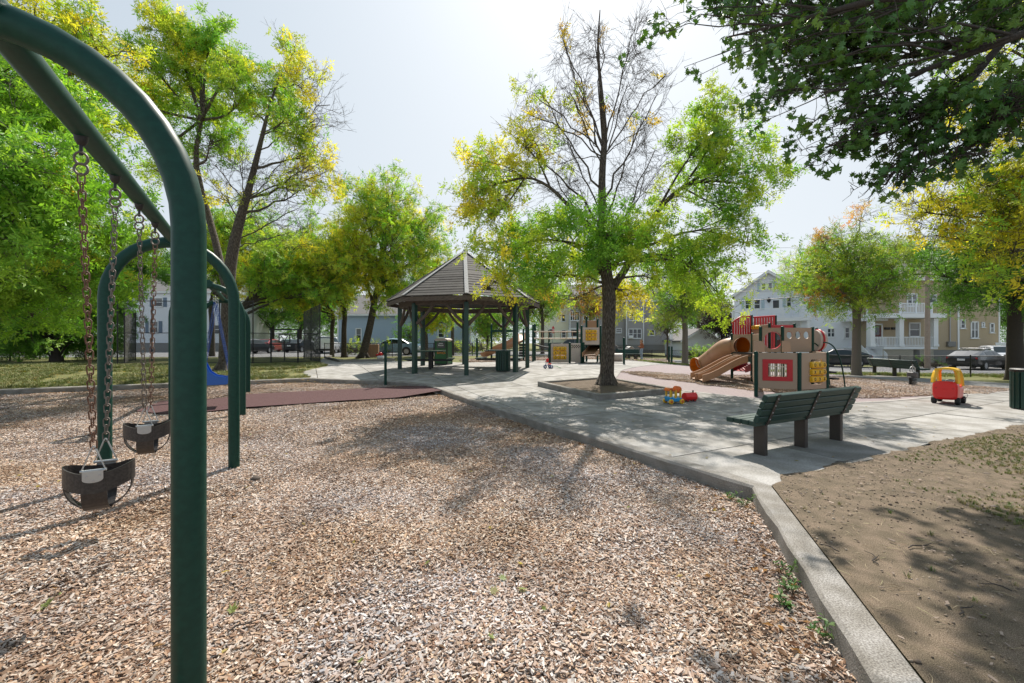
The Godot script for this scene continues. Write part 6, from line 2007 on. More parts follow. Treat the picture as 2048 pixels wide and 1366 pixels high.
# ---------------------------------------------------------------- toys
func wheel(parent: Node, c: Vector3, axis: Vector3, r: float, w: float, tyre: String, hub: String) -> void:
	var b := MB.new()
	var bs := facing(Vector3.ZERO, axis)
	var xf := Transform3D(Basis(bs.y, bs.x, -bs.z), c)
	b.lathe([Vector2(r * 0.55, -w * 0.5), Vector2(r * 0.86, -w * 0.5), Vector2(r, -w * 0.32), Vector2(r, w * 0.32), Vector2(r * 0.86, w * 0.5), Vector2(r * 0.55, w * 0.5)], 20, xf)
	var o := part(parent, "wheel", b, tyre)
	b = MB.new()
	b.lathe([Vector2(0.003, -w * 0.42), Vector2(r * 0.56, -w * 0.44), Vector2(r * 0.56, w * 0.44), Vector2(0.003, w * 0.42)], 16, xf)
	part(o, "hub", b, hub)
func make_toys() -> void:
	R.seed = 121
	# ride-in car: x across, z towards the back
	var t := thing("toy_car", "red and yellow ride in toy car standing on the concrete", "toy car", G(1897, 806), -0.98)
	var rows := []
	# body of lofted sections from back (z +) to front
	for q in [[0.39, 0.16, 0.52, 0.19], [0.35, 0.11, 0.55, 0.215], [0.2, 0.1, 0.54, 0.225], [0.02, 0.1, 0.42, 0.22], [-0.16, 0.1, 0.43, 0.22], [-0.3, 0.12, 0.44, 0.205], [-0.38, 0.16, 0.36, 0.15]]:
		var ring := []
		for i in 20:
			var a := TAU * i / 20.0
			var c := cos(a)
			var s := sin(a)
			ring.append(Vector3(signf(c) * pow(absf(c), 0.45) * q[3], lerpf(q[1], q[2], 0.5 + 0.5 * signf(s) * pow(absf(s), 0.45)), q[0]))
		rows.append(ring)
	var b := MB.new()
	for i in rows.size() - 1:
		for k in 20: b.quad(rows[i][k], rows[i + 1][k], rows[i + 1][(k + 1) % 20], rows[i][(k + 1) % 20])
	for k in range(1, 19):
		b.tri(rows[0][0], rows[0][k], rows[0][k + 1])
		b.tri(rows[6][0], rows[6][k + 1], rows[6][k])
	var body := part(t, "body", b, "toy_red")
	b = MB.new()
	b.bbox(Vector3(0, 0.38, 0.395), Vector3(0.11, 0.05, 0.012), 0.004)
	part(body, "number_plate", b, "toy_red")
	for sx in [-1.0, 1.0]:
		b = MB.new()
		b.bbox(Vector3(sx * 0.145, 0.385, 0.385), Vector3(0.05, 0.045, 0.012), 0.005)
		part(body, "tail_light", b, "sign_red")
	b = MB.new()
	b.tube([Vector3(-0.17, 0.455, 0.38), Vector3(-0.1, 0.51, 0.392), Vector3(0.0, 0.525, 0.395), Vector3(0.1, 0.51, 0.392), Vector3(0.17, 0.455, 0.38)], 0.01, 6)
	part(body, "rear_moulding", b, "toy_red")
	# roof on four pillars
	for sx in [-1.0, 1.0]:
		b = MB.new()
		strip_band(b, [Vector3(sx * 0.21, 0.5, 0.3), Vector3(sx * 0.205, 0.62, 0.29), Vector3(sx * 0.185, 0.75, 0.25), Vector3(sx * 0.15, 0.82, 0.2)], Vector3(0.06, 0, 0.09), 0.05)
		part(t, "pillar", b, "toy_yellow")
		b = MB.new()
		strip_band(b, [Vector3(sx * 0.19, 0.42, -0.2), Vector3(sx * 0.19, 0.6, -0.14), Vector3(sx * 0.175, 0.75, -0.05), Vector3(sx * 0.15, 0.82, 0.0)], Vector3(0.06, 0, 0.09), 0.05)
		part(t, "pillar", b, "toy_yellow")
		b = MB.new()
		strip_band(b, [Vector3(sx * 0.215, 0.5, 0.22), Vector3(sx * 0.208, 0.66, 0.2), Vector3(sx * 0.19, 0.78, 0.14)], Vector3(0, 0, 0.13), 0.02)
		part(t, "quarter_panel", b, "toy_yellow")
	b = MB.new()
	var rr := []
	for i in 9:
		var a := PI * i / 8.0
		rr.append(Vector3(-cos(a) * 0.185, 0.79 + sin(a) * 0.055, 0.1))
	strip_band(b, rr, Vector3(0, 0, 0.36), 0.045)
	part(t, "roof", b, "toy_yellow")
	b = MB.new()
	var sw := []
	for i in 14: sw.append(Vector3(cos(TAU * i / 14) * 0.075, 0.52 + sin(TAU * i / 14) * 0.04, -0.16 - sin(TAU * i / 14) * 0.05))
	b.tube(sw, 0.012, 6, false, true)
	part(t, "steering_wheel", b, "black_iron")
	for sx in [-1.0, 1.0]:
		for z in [0.27, -0.27]: wheel(t, Vector3(sx * 0.2, 0.085, z), Vector3(sx, 0, 0), 0.085, 0.085, "rubber_tyre", "grey_plastic")
	b = MB.new()
	b.tube([Vector3(0.22, 0.26, -0.1), Vector3(0.29, 0.26, -0.1), Vector3(0.3, 0.2, -0.12), Vector3(0.27, 0.13, -0.14), Vector3(0.23, 0.13, -0.14)], 0.006, 6)
	part(t, "side_handle", b, "steel")
	# push-along cart with arch
	t = thing("toy_cart", "blue toy cart with yellow wheels and an orange roof by the tree bed corner", "toy", G(1347, 807), 0.25)
	b = MB.new()
	b.bbox(Vector3(0, 0.1, 0), Vector3(0.36, 0.1, 0.2), 0.02)
	b.bbox(Vector3(-0.13, 0.13, 0), Vector3(0.12, 0.09, 0.2), 0.02)
	part(t, "base", b, "toy_blue")
	for sx in [-0.145, 0.15]:
		for sz in [-1.0, 1.0]: wheel(t, Vector3(sx, 0.06, sz * 0.115), Vector3(0, 0, sz), 0.06, 0.045, "toy_yellow", "toy_orange")
	for sx in [-0.14, 0.0, 0.13]:
		for sz in [-1.0, 1.0]:
			b = MB.new()
			b.bbox(Vector3(sx, 0.235, sz * 0.08), Vector3(0.05, 0.2, 0.03), 0.008)
			part(t, "pillar", b, "toy_yellow")
	b = MB.new()
	var arch := []
	for i in 9: arch.append(Vector3(-0.17 + 0.05 - cos(PI * i / 8.0) * 0.07, 0.31 + sin(PI * i / 8.0) * 0.06, 0))
	strip_band(b, arch, Vector3(0, 0, 0.19), 0.03)
	part(t, "arch", b, "toy_orange")
	b = MB.new()
	var seat := [Vector3(-0.05, 0.33, 0), Vector3(0.02, 0.3, 0), Vector3(0.09, 0.31, 0), Vector3(0.15, 0.35, 0)]
	strip_band(b, seat, Vector3(0, 0, 0.19), 0.035)
	part(t, "saddle", b, "toy_orange")
	b = MB.new()
	b.lathe([Vector2(0.085, -0.06), Vector2(0.085, 0.06), Vector2(0.002, 0.062)], 16, Transform3D(Basis(Vector3(0, 1, 0), Vector3(0, 0, 1), Vector3(1, 0, 0)), Vector3(0.1, 0.335, 0)))
	part(t, "drum", b, "toy_orange")
	t = thing("toy_engine", "round red toy engine boiler lying beside the blue toy cart", "toy", G(1379, 803), 0.25)
	b = MB.new()
	b.lathe([Vector2(0.002, -0.16), Vector2(0.09, -0.16), Vector2(0.1, -0.14), Vector2(0.1, 0.12), Vector2(0.108, 0.125), Vector2(0.108, 0.155), Vector2(0.002, 0.16)], 20, Transform3D(Basis(Vector3(0, 0, 1), Vector3(1, 0, 0), Vector3(0, 1, 0)), Vector3(0, 0.125, 0)))
	part(t, "boiler", b, "toy_red")
	b = MB.new()
	b.lathe([Vector2(0.016, 0.21), Vector2(0.016, 0.25), Vector2(0.024, 0.27)], 10, Transform3D(Basis.IDENTITY, Vector3(0.1, 0, 0)))
	part(t, "chimney", b, "black_iron")
	for sz in [-1.0, 1.0]:
		for sx in [-0.1, 0.1]: wheel(t, Vector3(sx, 0.035, sz * 0.06), Vector3(0, 0, sz), 0.035, 0.03, "rubber_tyre", "toy_red")
	# small tricycle-like toy on the plaza
	t = thing("toy_tricycle", "tiny blue toy tricycle on the concrete beside the shelter", "toy", G(1097, 737), 0.3)
	for q in [[-0.16, 0.0], [0.1, -0.1], [0.1, 0.1]]: wheel(t, Vector3(q[0], 0.08, q[1]), Vector3(0, 0, 1), 0.08, 0.05, "toy_navy", "toy_white")
	b = MB.new()
	b.tube([Vector3(-0.16, 0.1, 0), Vector3(-0.1, 0.3, 0)], 0.014, 6)
	b.tube([Vector3(-0.14, 0.16, 0), Vector3(0.12, 0.14, 0)], 0.02, 6)
	part(t, "frame", b, "toy_navy")
	b = MB.new()
	b.bbox(Vector3(0.05, 0.2, 0), Vector3(0.14, 0.05, 0.13), 0.015)
	b.tube([Vector3(-0.1, 0.3, -0.1), Vector3(-0.1, 0.3, 0.1)], 0.012, 6)
	part(t, "seat_and_bar", b, "toy_red")
	b = MB.new()
	b.tube([Vector3(0.1, 0.12, 0), Vector3(0.35, 0.1, 0.05), Vector3(0.55, 0.02, 0.08)], 0.012, 6)
	part(t, "push_rod", b, "toy_green")
	t = thing("toy_walker", "small red and white toy on the kerbed tree bed", "toy", G(761, 718), 0.1)
	b = MB.new()
	b.bbox(Vector3(0, 0.12, 0), Vector3(0.42, 0.2, 0.3), 0.04)
	part(t, "base", b, "toy_white")
	b = MB.new()
	b.lathe([Vector2(0.002, 0.22), Vector2(0.12, 0.24), Vector2(0.15, 0.34), Vector2(0.1, 0.44), Vector2(0.002, 0.47)], 14)
	b.lathe([Vector2(0.002, 0.2), Vector2(0.1, 0.22), Vector2(0.1, 0.32), Vector2(0.002, 0.34)], 12, Transform3D(Basis.IDENTITY, Vector3(-0.2, 0, 0.05)))
	part(t, "hood", b, "toy_red")
	t = thing("toy_ball", "red toy ball at the foot of the yellow game panel", "ball", G(1096, 725))
	b = MB.new()
	var pr := []
	for i in 9: pr.append(Vector2(maxf(sin(PI * i / 8.0) * 0.12, 0.001), 0.12 - cos(PI * i / 8.0) * 0.12))
	b.lathe(pr, 14)
	part(t, "shell", b, "toy_red")
	# spring rider
	t = thing("spring_rider", "steel spring rider on a black coil in the wood chips", "spring rider", G(1825, 771), 0.2)
	b = MB.new()
	var coil := []
	for i in 61: coil.append(Vector3(cos(TAU * i / 12.0) * 0.1, i / 60.0 * 0.26, sin(TAU * i / 12.0) * 0.1))
	b.tube(coil, 0.016, 6)
	part(t, "spring", b, "black_iron")
	b = MB.new()
	b.bbox(Vector3(0, 0.36, 0), Vector3(0.1, 0.2, 0.32), 0.03)
	b.bbox(Vector3(0, 0.28, 0), Vector3(0.3, 0.025, 0.12), 0.006)
	part(t, "seat", b, "grey_plastic")
	b = MB.new()
	b.tube([Vector3(-0.1, 0.46, 0), Vector3(-0.11, 0.58, 0), Vector3(-0.05, 0.63, 0), Vector3(0.05, 0.63, 0), Vector3(0.11, 0.58, 0), Vector3(0.1, 0.46, 0)], 0.016, 8)
	b.tube([Vector3(0, 0.4, 0), Vector3(0, 0.7, 0)], 0.018, 8)
	part(t, "handle", b, "steel")
	# signs and posts
	for q in [[1338, 30.0, 1.25], [1343.5, 29.4, 1.25]]:
		t = thing("guard_post", "short green post at the plaza edge by the sign post", "post", at_px(q[0], q[1]), 0.0, "pair of green guard posts")
		b = MB.new()
		b.lathe([Vector2(0.06, -0.1), Vector2(0.06, q[2] - 0.03), Vector2(0.04, q[2]), Vector2(0.002, q[2] + 0.01)], 12)
		part(t, "shaft", b, "post_green")
	t = thing("sign_post", "grey steel post with the white back of a small sign", "sign", at_px(1342, 31.0))
	b = MB.new()
	b.lathe([Vector2(0.035, -0.1), Vector2(0.035, 2.2)], 10)
	part(t, "pole", b, "zinc")
	b = MB.new()
	b.bbox(Vector3(0, 2.0, 0.045), Vector3(0.24, 0.38, 0.015), 0.005)
	part(t, "plate", b, "print_white")
	t = thing("stop_sign", "red stop sign seen edge on before the cream house", "sign", at_px(1105.5, 42.0), 1.1)
	b = MB.new()
	b.lathe([Vector2(0.04, -0.1), Vector2(0.04, 2.6)], 8)
	part(t, "pole", b, "zinc")
	b = MB.new()
	var oc := PackedVector2Array()
	for i in 8: oc.append(Vector2(cos(TAU * (i + 0.5) / 8), sin(TAU * (i + 0.5) / 8)) * 0.38 + Vector2(0, 2.35))
	b.prism(oc, 0.012, Transform3D(Basis.IDENTITY, Vector3(0, 0, 0.045)))
	part(t, "plate", b, "sign_red")
	lettering(t, "STOP", 0.26, "print_white", Transform3D(Basis.IDENTITY, Vector3(0, 2.35, 0.06)))
	t = thing("parking_sign", "round red and white no parking sign by the grey house", "sign", at_px(1158, 44.0))
	b = MB.new()
	b.lathe([Vector2(0.035, -0.1), Vector2(0.035, 2.5)], 8)
	part(t, "pole", b, "zinc")
	b = MB.new()
	b.bbox(Vector3(0, 2.35, 0.05), Vector3(0.34, 0.5, 0.012), 0.004)
	part(t, "plate", b, "print_white")
	b = MB.new()
	var rg := []
	for i in 20: rg.append(Vector3(cos(TAU * i / 20) * 0.12, 2.38 + sin(TAU * i / 20) * 0.12, 0.06))
	b.tube(rg, 0.02, 5, false, true)
	b.tube([Vector3(-0.09, 2.47, 0.06), Vector3(0.09, 2.29, 0.06)], 0.018, 5)
	part(t, "symbol", b, "sign_red")

# ---------------------------------------------------------------- people
func figure(bones: Array, cell: float, blend: float) -> MB:
	# one skin over tapered bones [a, ra, b, rb, colour], meshed as surface nets
	var lo := Vector3(INF, INF, INF)
	var hi := -lo
	for q in bones:
		for e in [[q[0], q[1]], [q[2], q[3]]]:
			lo = lo.min(e[0] - Vector3.ONE * (e[1] + 0.06))
			hi = hi.max(e[0] + Vector3.ONE * (e[1] + 0.06))
	var nx := int((hi.x - lo.x) / cell) + 2
	var ny := int((hi.y - lo.y) / cell) + 2
	var nz := int((hi.z - lo.z) / cell) + 2
	var f := PackedFloat32Array()
	f.resize(nx * ny * nz)
	var who := PackedInt32Array()
	who.resize(nx * ny * nz)
	for k in nz:
		for j in ny:
			for i in nx:
				var p := lo + Vector3(i, j, k) * cell
				var s := 0.0
				var best := INF
				var bi := 0
				for z in bones.size():
					var q: Array = bones[z]
					var a: Vector3 = q[0]
					var ab: Vector3 = q[2] - a
					var t := clampf((p - a).dot(ab) / maxf(ab.length_squared(), 1e-9), 0.0, 1.0)
					var d := (p - a - ab * t).length() - lerpf(q[1], q[3], t)
					if d < best:
						best = d
						bi = z
					s += exp(-clampf(d / blend, -20.0, 20.0))
				var id := i + nx * (j + ny * k)
				f[id] = -log(s) * blend
				who[id] = bi
	var b := MB.new()
	b.colored = true
	var vid := {}
	var st := [1, nx, nx * ny]
	for k in nz - 1:
		for j in ny - 1:
			for i in nx - 1:
				var id := i + nx * (j + ny * k)
				var sum := Vector3.ZERO
				var cnt := 0
				for e in 12:
					var ax := e / 4
					var o1 := (ax + 1) % 3
					var o2 := (ax + 2) % 3
					var c0: int = id + st[o1] * (e & 1) + st[o2] * ((e >> 1) & 1)
					var fa := f[c0]
					var fb := f[c0 + st[ax]]
					if (fa < 0.0) == (fb < 0.0): continue
					var q := Vector3(i, j, k)
					q[o1] += e & 1
					q[o2] += (e >> 1) & 1
					q[ax] += fa / (fa - fb)
					sum += q
					cnt += 1
				if cnt == 0: continue
				vid[id] = b.v.size()
				var at := lo + sum / cnt * cell
				var g := Vector3(f[id + 1] - f[id], f[id + nx] - f[id], f[id + nx * ny] - f[id])
				b.v.append(at)
				b.n.append(g.normalized())
				b.c.append(bones[who[id]][4])
	for k in range(1, nz - 1):
		for j in range(1, ny - 1):
			for i in range(1, nx - 1):
				var id := i + nx * (j + ny * k)
				for ax in 3:
					var fa := f[id]
					var fb := f[id + st[ax]]
					if (fa < 0.0) == (fb < 0.0): continue
					var o1: int = st[(ax + 1) % 3]
					var o2: int = st[(ax + 2) % 3]
					var q := [id, id - o1, id - o1 - o2, id - o2]
					if not (vid.has(q[0]) and vid.has(q[1]) and vid.has(q[2]) and vid.has(q[3])): continue
					var w := q.map(func(x): return vid[x])
					if fa < 0.0: b.ix.append_array(PackedInt32Array([w[0], w[2], w[1], w[0], w[3], w[2]]))
					else: b.ix.append_array(PackedInt32Array([w[0], w[1], w[2], w[0], w[2], w[3]]))
	return b
func person_bones(skin: Color, hair: Color, top: Color, legs: Color, shoe: Color, s: float, phone: bool) -> Array:
	var q := []
	for z in [-1.0, 1.0]:
		q.append([Vector3(0, 0.92, z * 0.085), 0.1, Vector3(-0.02, 0.5, z * 0.1), 0.065, legs])
		q.append([Vector3(-0.02, 0.5, z * 0.1), 0.062, Vector3(0.03, 0.1, z * 0.11), 0.048, legs])
		q.append([Vector3(0.04, 0.06, z * 0.11), 0.045, Vector3(-0.14, 0.04, z * 0.13), 0.036, shoe])
		q.append([Vector3(0.01, 1.03, z * 0.06), 0.12, Vector3(0.02, 1.32, z * 0.085), 0.115, top])
		q.append([Vector3(0.02, 1.38, z * 0.17), 0.07, Vector3(0.06, 1.12, z * 0.22), 0.055, top])
		if phone:
			q.append([Vector3(0.06, 1.12, z * 0.22), 0.052, Vector3(-0.2, 1.14, z * 0.11), 0.038, top])
			q.append([Vector3(-0.22, 1.15, z * 0.1), 0.03, Vector3(-0.29, 1.18, z * 0.05), 0.028, skin])
		else:
			q.append([Vector3(0.06, 1.12, z * 0.22), 0.05, Vector3(-0.02, 0.88, z * 0.24), 0.036, skin])
			q.append([Vector3(-0.02, 0.88, z * 0.24), 0.032, Vector3(-0.04, 0.79, z * 0.24), 0.026, skin])
	q.append([Vector3(0.01, 1.42, 0), 0.055, Vector3(-0.02, 1.5, 0), 0.05, skin])
	q.append([Vector3(-0.045, 1.54, 0), 0.07, Vector3(-0.03, 1.6, 0), 0.085, skin])
	q.append([Vector3(-0.145, 1.555, 0), 0.012, Vector3(-0.11, 1.58, 0), 0.014, skin])
	q.append([Vector3(0.02, 1.6, 0), 0.09, Vector3(-0.02, 1.64, 0), 0.085, hair])
	q.append([Vector3(0.09, 1.63, 0), 0.045, Vector3(0.1, 1.52, 0), 0.03, hair])
	for e in q:
		e[0] *= s
		e[1] *= s
		e[2] *= s
		e[3] *= s
	return q
func make_people() -> void:
	R.seed = 131
	var g := G2(1283, 720)
	var t := thing("person", "person in a rust jacket and pale jeans looking down at a phone", "person", on(g.x, g.y), 0.1)
	var skin := Color(0.45, 0.27, 0.19)
	part(t, "body", figure(person_bones(skin, Color(0.2, 0.1, 0.05), Color(0.28, 0.1, 0.045), Color(0.27, 0.36, 0.46), Color(0.06, 0.06, 0.06), 1.02, true), 0.03, 0.02), "figure")
	var b := MB.new()
	b.bbox(Vector3(-0.33, 1.25, 0), Vector3(0.012, 0.15, 0.075), 0.003, Basis(Vector3.FORWARD, 0.5))
	single("phone", b, "black_iron", "dark phone held by the person in the rust jacket", "phone", t.position)
	g = G2(303, 713)
	t = thing("person", "child in a pale top and blue trousers behind the tall chain link fence", "person", on(g.x, g.y), 0.9)
	part(t, "body", figure(person_bones(skin, Color(0.3, 0.2, 0.1), Color(0.6, 0.5, 0.48), Color(0.08, 0.12, 0.28), Color(0.06, 0.06, 0.06), 0.82, false), 0.03, 0.02), "figure")
	# strollers
	for i in 2:
		var gg := G2([1262, 1232][i], [719, 717][i])
		t = thing("stroller", ["black stroller with a pale hood before the green bench", "dark stroller half hidden by the ash trunk"][i], "stroller", on(gg.x, gg.y), [0.3, -0.4][i])
		for q in [[-0.38, -0.27], [-0.38, 0.27], [0.42, 0.0]]: wheel(t, Vector3(q[0], 0.15, q[1]), Vector3(0, 0, 1), 0.15, 0.05, "rubber_tyre", "grey_plastic")
		b = MB.new()
		for z in [-0.25, 0.25]:
			b.tube([Vector3(0.42, 0.15, z * 0.1), Vector3(0.0, 0.55, z), Vector3(-0.5, 1.0, z)], 0.02, 6)
			b.tube([Vector3(-0.38, 0.15, z), Vector3(0.0, 0.55, z)], 0.02, 6)
		b.tube([Vector3(-0.5, 1.0, -0.25), Vector3(-0.5, 1.0, 0.25)], 0.022, 6)
		part(t, "frame", b, "black_iron")
		b = MB.new()
		strip_band(b, [Vector3(0.35, 0.38, 0), Vector3(0.2, 0.42, 0), Vector3(-0.1, 0.48, 0), Vector3(-0.25, 0.85, 0)], Vector3(0, 0, 0.44), 0.06)
		part(t, "seat", b, "cloth_black")
		b = MB.new()
		var hd := []
		for k in 9: hd.append(Vector3(-0.12 - cos(PI * k / 9.0) * 0.28, 0.75 + sin(PI * k / 9.0) * 0.32, 0))
		strip_band(b, hd, Vector3(0, 0, 0.46), 0.03)
		part(t, "hood", b, "cloth_white" if i == 0 else "cloth_black")

# ---------------------------------------------------------------- cars
const HATCH := [[-0.5, 0.5, 0.8, 0.8, 0.7], [-0.485, 0.32, 0.95, 0.95, 0.84], [-0.44, 0.24, 1.02, 1.05, 0.88], [-0.3, 0.2, 1.0, 1.33, 0.91], [-0.1, 0.2, 0.97, 1.43, 0.92], [0.06, 0.2, 0.95, 1.4, 0.92], [0.2, 0.2, 0.93, 1.02, 0.92], [0.24, 0.2, 0.93, 0.93, 0.92], [0.38, 0.2, 0.86, 0.86, 0.89], [0.47, 0.24, 0.74, 0.74, 0.8], [0.5, 0.36, 0.6, 0.6, 0.62]]
const SEDAN := [[-0.5, 0.5, 0.8, 0.8, 0.7], [-0.485, 0.3, 0.98, 0.98, 0.84], [-0.38, 0.22, 1.02, 1.02, 0.9], [-0.34, 0.2, 1.02, 1.06, 0.9], [-0.2, 0.2, 0.99, 1.4, 0.92], [0.0, 0.2, 0.97, 1.46, 0.92], [0.1, 0.2, 0.96, 1.4, 0.92], [0.24, 0.2, 0.94, 1.0, 0.91], [0.28, 0.2, 0.93, 0.93, 0.91], [0.42, 0.2, 0.82, 0.82, 0.87], [0.48, 0.24, 0.7, 0.7, 0.78], [0.5, 0.36, 0.58, 0.58, 0.62]]
const SUV := [[-0.5, 0.55, 0.9, 0.9, 0.8], [-0.49, 0.34, 1.08, 1.1, 0.88], [-0.46, 0.28, 1.1, 1.45, 0.9], [-0.38, 0.25, 1.08, 1.66, 0.92], [-0.1, 0.25, 1.06, 1.7, 0.93], [0.08, 0.25, 1.05, 1.64, 0.93], [0.22, 0.25, 1.03, 1.12, 0.92], [0.26, 0.25, 1.02, 1.02, 0.92], [0.4, 0.26, 0.97, 0.97, 0.9], [0.48, 0.3, 0.85, 0.85, 0.82], [0.5, 0.42, 0.7, 0.7, 0.7]]
func car(label: String, at: Vector3, heading: float, L: float, shape: Array, paint: String, group := "") -> Node3D:
	# x forwards, z to the right of the driver
	var t := thing("parked_car", label, "car", at, heading, group)
	var rows := []
	var side := []
	for q in shape:
		var x: float = q[0] * L
		var hw: float = q[4]
		var cab: float = q[3] - q[2]
		var rw := hw * lerpf(0.96, 0.72, clampf(cab / 0.45, 0.0, 1.0))
		var half := [Vector3(x, q[1], 0), Vector3(x, q[1], hw * 0.86), Vector3(x, q[1] + 0.16, hw * 0.99), Vector3(x, lerpf(q[1], q[2], 0.62), hw), Vector3(x, q[2], hw * 0.95)]
		if cab > 0.04:
			half.append_array([Vector3(x, q[3] - 0.07, rw * 1.03), Vector3(x, q[3] - 0.015, rw * 0.86), Vector3(x, q[3], 0)])
		else:
			half.append_array([Vector3(x, q[2] + 0.015, hw * 0.86), Vector3(x, q[2] + 0.03, hw * 0.5), Vector3(x, q[2] + 0.035, 0)])
		var ring := half.duplicate()
		for i in range(6, 0, -1): ring.append(half[i] * Vector3(1, 1, -1))
		rows.append(ring)
		side.append(half)
	var b := MB.new()
	var n: int = rows[0].size()
	for i in rows.size() - 1:
		for k in n: b.quad(rows[i][k], rows[i + 1][k], rows[i + 1][(k + 1) % n], rows[i][(k + 1) % n])
	for k in range(1, n - 1):
		b.tri(rows[0][0], rows[0][k], rows[0][k + 1])
		b.tri(rows[rows.size() - 1][0], rows[rows.size() - 1][k + 1], rows[rows.size() - 1][k])
	part(t, "body", b, paint)
	# glass: rows with a cabin
	var cab_rows := []
	for i in shape.size():
		if shape[i][3] - shape[i][2] > 0.04: cab_rows.append(i)
	var c0: int = cab_rows[0]
	var c1: int = cab_rows[cab_rows.size() - 1]
	for sg in [1.0, -1.0]:
		var m := Vector3(1, 1, sg)
		var o := Vector3(0, 0, 0.008 * sg)
		for q in [[0.06, 0.49], [0.51, 0.96]]:
			b = MB.new()
			var lowp := []
			var top := []
			for j in 7:
				var f := lerpf(q[0], q[1], j / 6.0)
				var g := lerpf(c0, c1, f)
				var i := mini(int(g), c1 - 1)
				var fr := g - i
				var u0: Vector3 = side[i][4].lerp(side[i + 1][4], fr)
				var u1: Vector3 = side[i][5].lerp(side[i + 1][5], fr)
				lowp.append(u0.lerp(u1, 0.12) * m + o)
				top.append(u0.lerp(u1, 0.9) * m + o)
			for j in 6:
				if sg > 0: b.quad(lowp[j], lowp[j + 1], top[j + 1], top[j])
				else: b.quad(lowp[j + 1], lowp[j], top[j], top[j + 1])
			part(t, "side_window", b, "car_glass")
	for q in [[c1 - 1, c1, "windscreen"], [c0, c0 + 1, "rear_window"]]:
		b = MB.new()
		var hi: int = q[0] if q[2] == "windscreen" else q[1]
		var lw: int = q[1] if q[2] == "windscreen" else q[0]
		var up := Vector3(0.006 if q[2] == "windscreen" else -0.006, 0.012, 0)
		var r: Vector3 = side[hi][6].lerp(side[lw][6], 0.1) + up
		var s: Vector3 = side[hi][6].lerp(side[lw][6], 0.92) + up
		var m := Vector3(1, 1, -1)
		var rc := Vector3(r.x, r.y + 0.012, 0)
		var sc := Vector3(s.x, s.y + 0.012, 0)
		if q[2] == "windscreen":
			b.quad(s * m, sc, rc, r * m)
			b.quad(sc, s, r, rc)
		else:
			b.quad(s, sc, rc, r)
			b.quad(sc, s * m, r * m, rc)
		part(t, q[2], b, "car_glass")
	var belt: float = shape[1][2]
	for z in [-1.0, 1.0]:
		b = MB.new()
		b.bbox(Vector3(-0.488 * L, belt - 0.12, z * 0.62), Vector3(0.06, 0.13, 0.36), 0.02)
		part(t, "tail_light", b, "tail_red")
		b = MB.new()
		b.bbox(Vector3(0.478 * L, 0.66, z * 0.6), Vector3(0.08, 0.12, 0.32), 0.03)
		part(t, "headlight", b, "lamp_clear")
		b = MB.new()
		b.bbox(Vector3(0.2 * L, 1.0, z * 1.0), Vector3(0.1, 0.12, 0.16), 0.03)
		part(t, "mirror", b, paint)
		for x in [-0.3 * L, 0.31 * L]:
			var wl := MB.new()
			var bs := Transform3D(Basis(Vector3(0, 1, 0), Vector3(0, 0, z), Vector3(z, 0, 0)), Vector3(x, 0.33, z * 0.79))
			wl.lathe([Vector2(0.001, -0.1), Vector2(0.24, -0.1), Vector2(0.33, -0.08), Vector2(0.335, 0.1), Vector2(0.3, 0.135), Vector2(0.22, 0.13), Vector2(0.21, 0.11)], 22, bs)
			var o := part(t, "wheel", wl, "rubber_tyre")
			wl = MB.new()
			wl.lathe([Vector2(0.225, 0.12), Vector2(0.2, 0.115), Vector2(0.06, 0.125), Vector2(0.001, 0.13)], 20, bs)
			part(o, "rim", wl, "alloy")
			wl = MB.new()
			for k in 13:
				var a0 := PI * k / 13.0
				var a1 := PI * (k + 1) / 13.0
				var c := Vector3(x, 0.33, z * 0.928)
				var p0 := c + Vector3(cos(a0), sin(a0), 0) * 0.39
				var p1 := c + Vector3(cos(a1), sin(a1), 0) * 0.39
				var q0 := c + Vector3(cos(a0), sin(a0), 0) * 0.32
				var q1 := c + Vector3(cos(a1), sin(a1), 0) * 0.32
				if z > 0: wl.quad(q0, p0, p1, q1)
				else: wl.quad(q1, p1, p0, q0)
			part(t, "wheel_arch", wl, "black_iron")
	b = MB.new()
	b.bbox(Vector3(-0.503 * L, 0.72, 0), Vector3(0.02, 0.13, 0.4), 0.004)
	part(t, "number_plate", b, "print_white")
	b = MB.new()
	b.bbox(Vector3(-0.492 * L, 0.4, 0), Vector3(0.06, 0.16, 1.4), 0.02)
	part(t, "bumper", b, "black_iron")
	return t
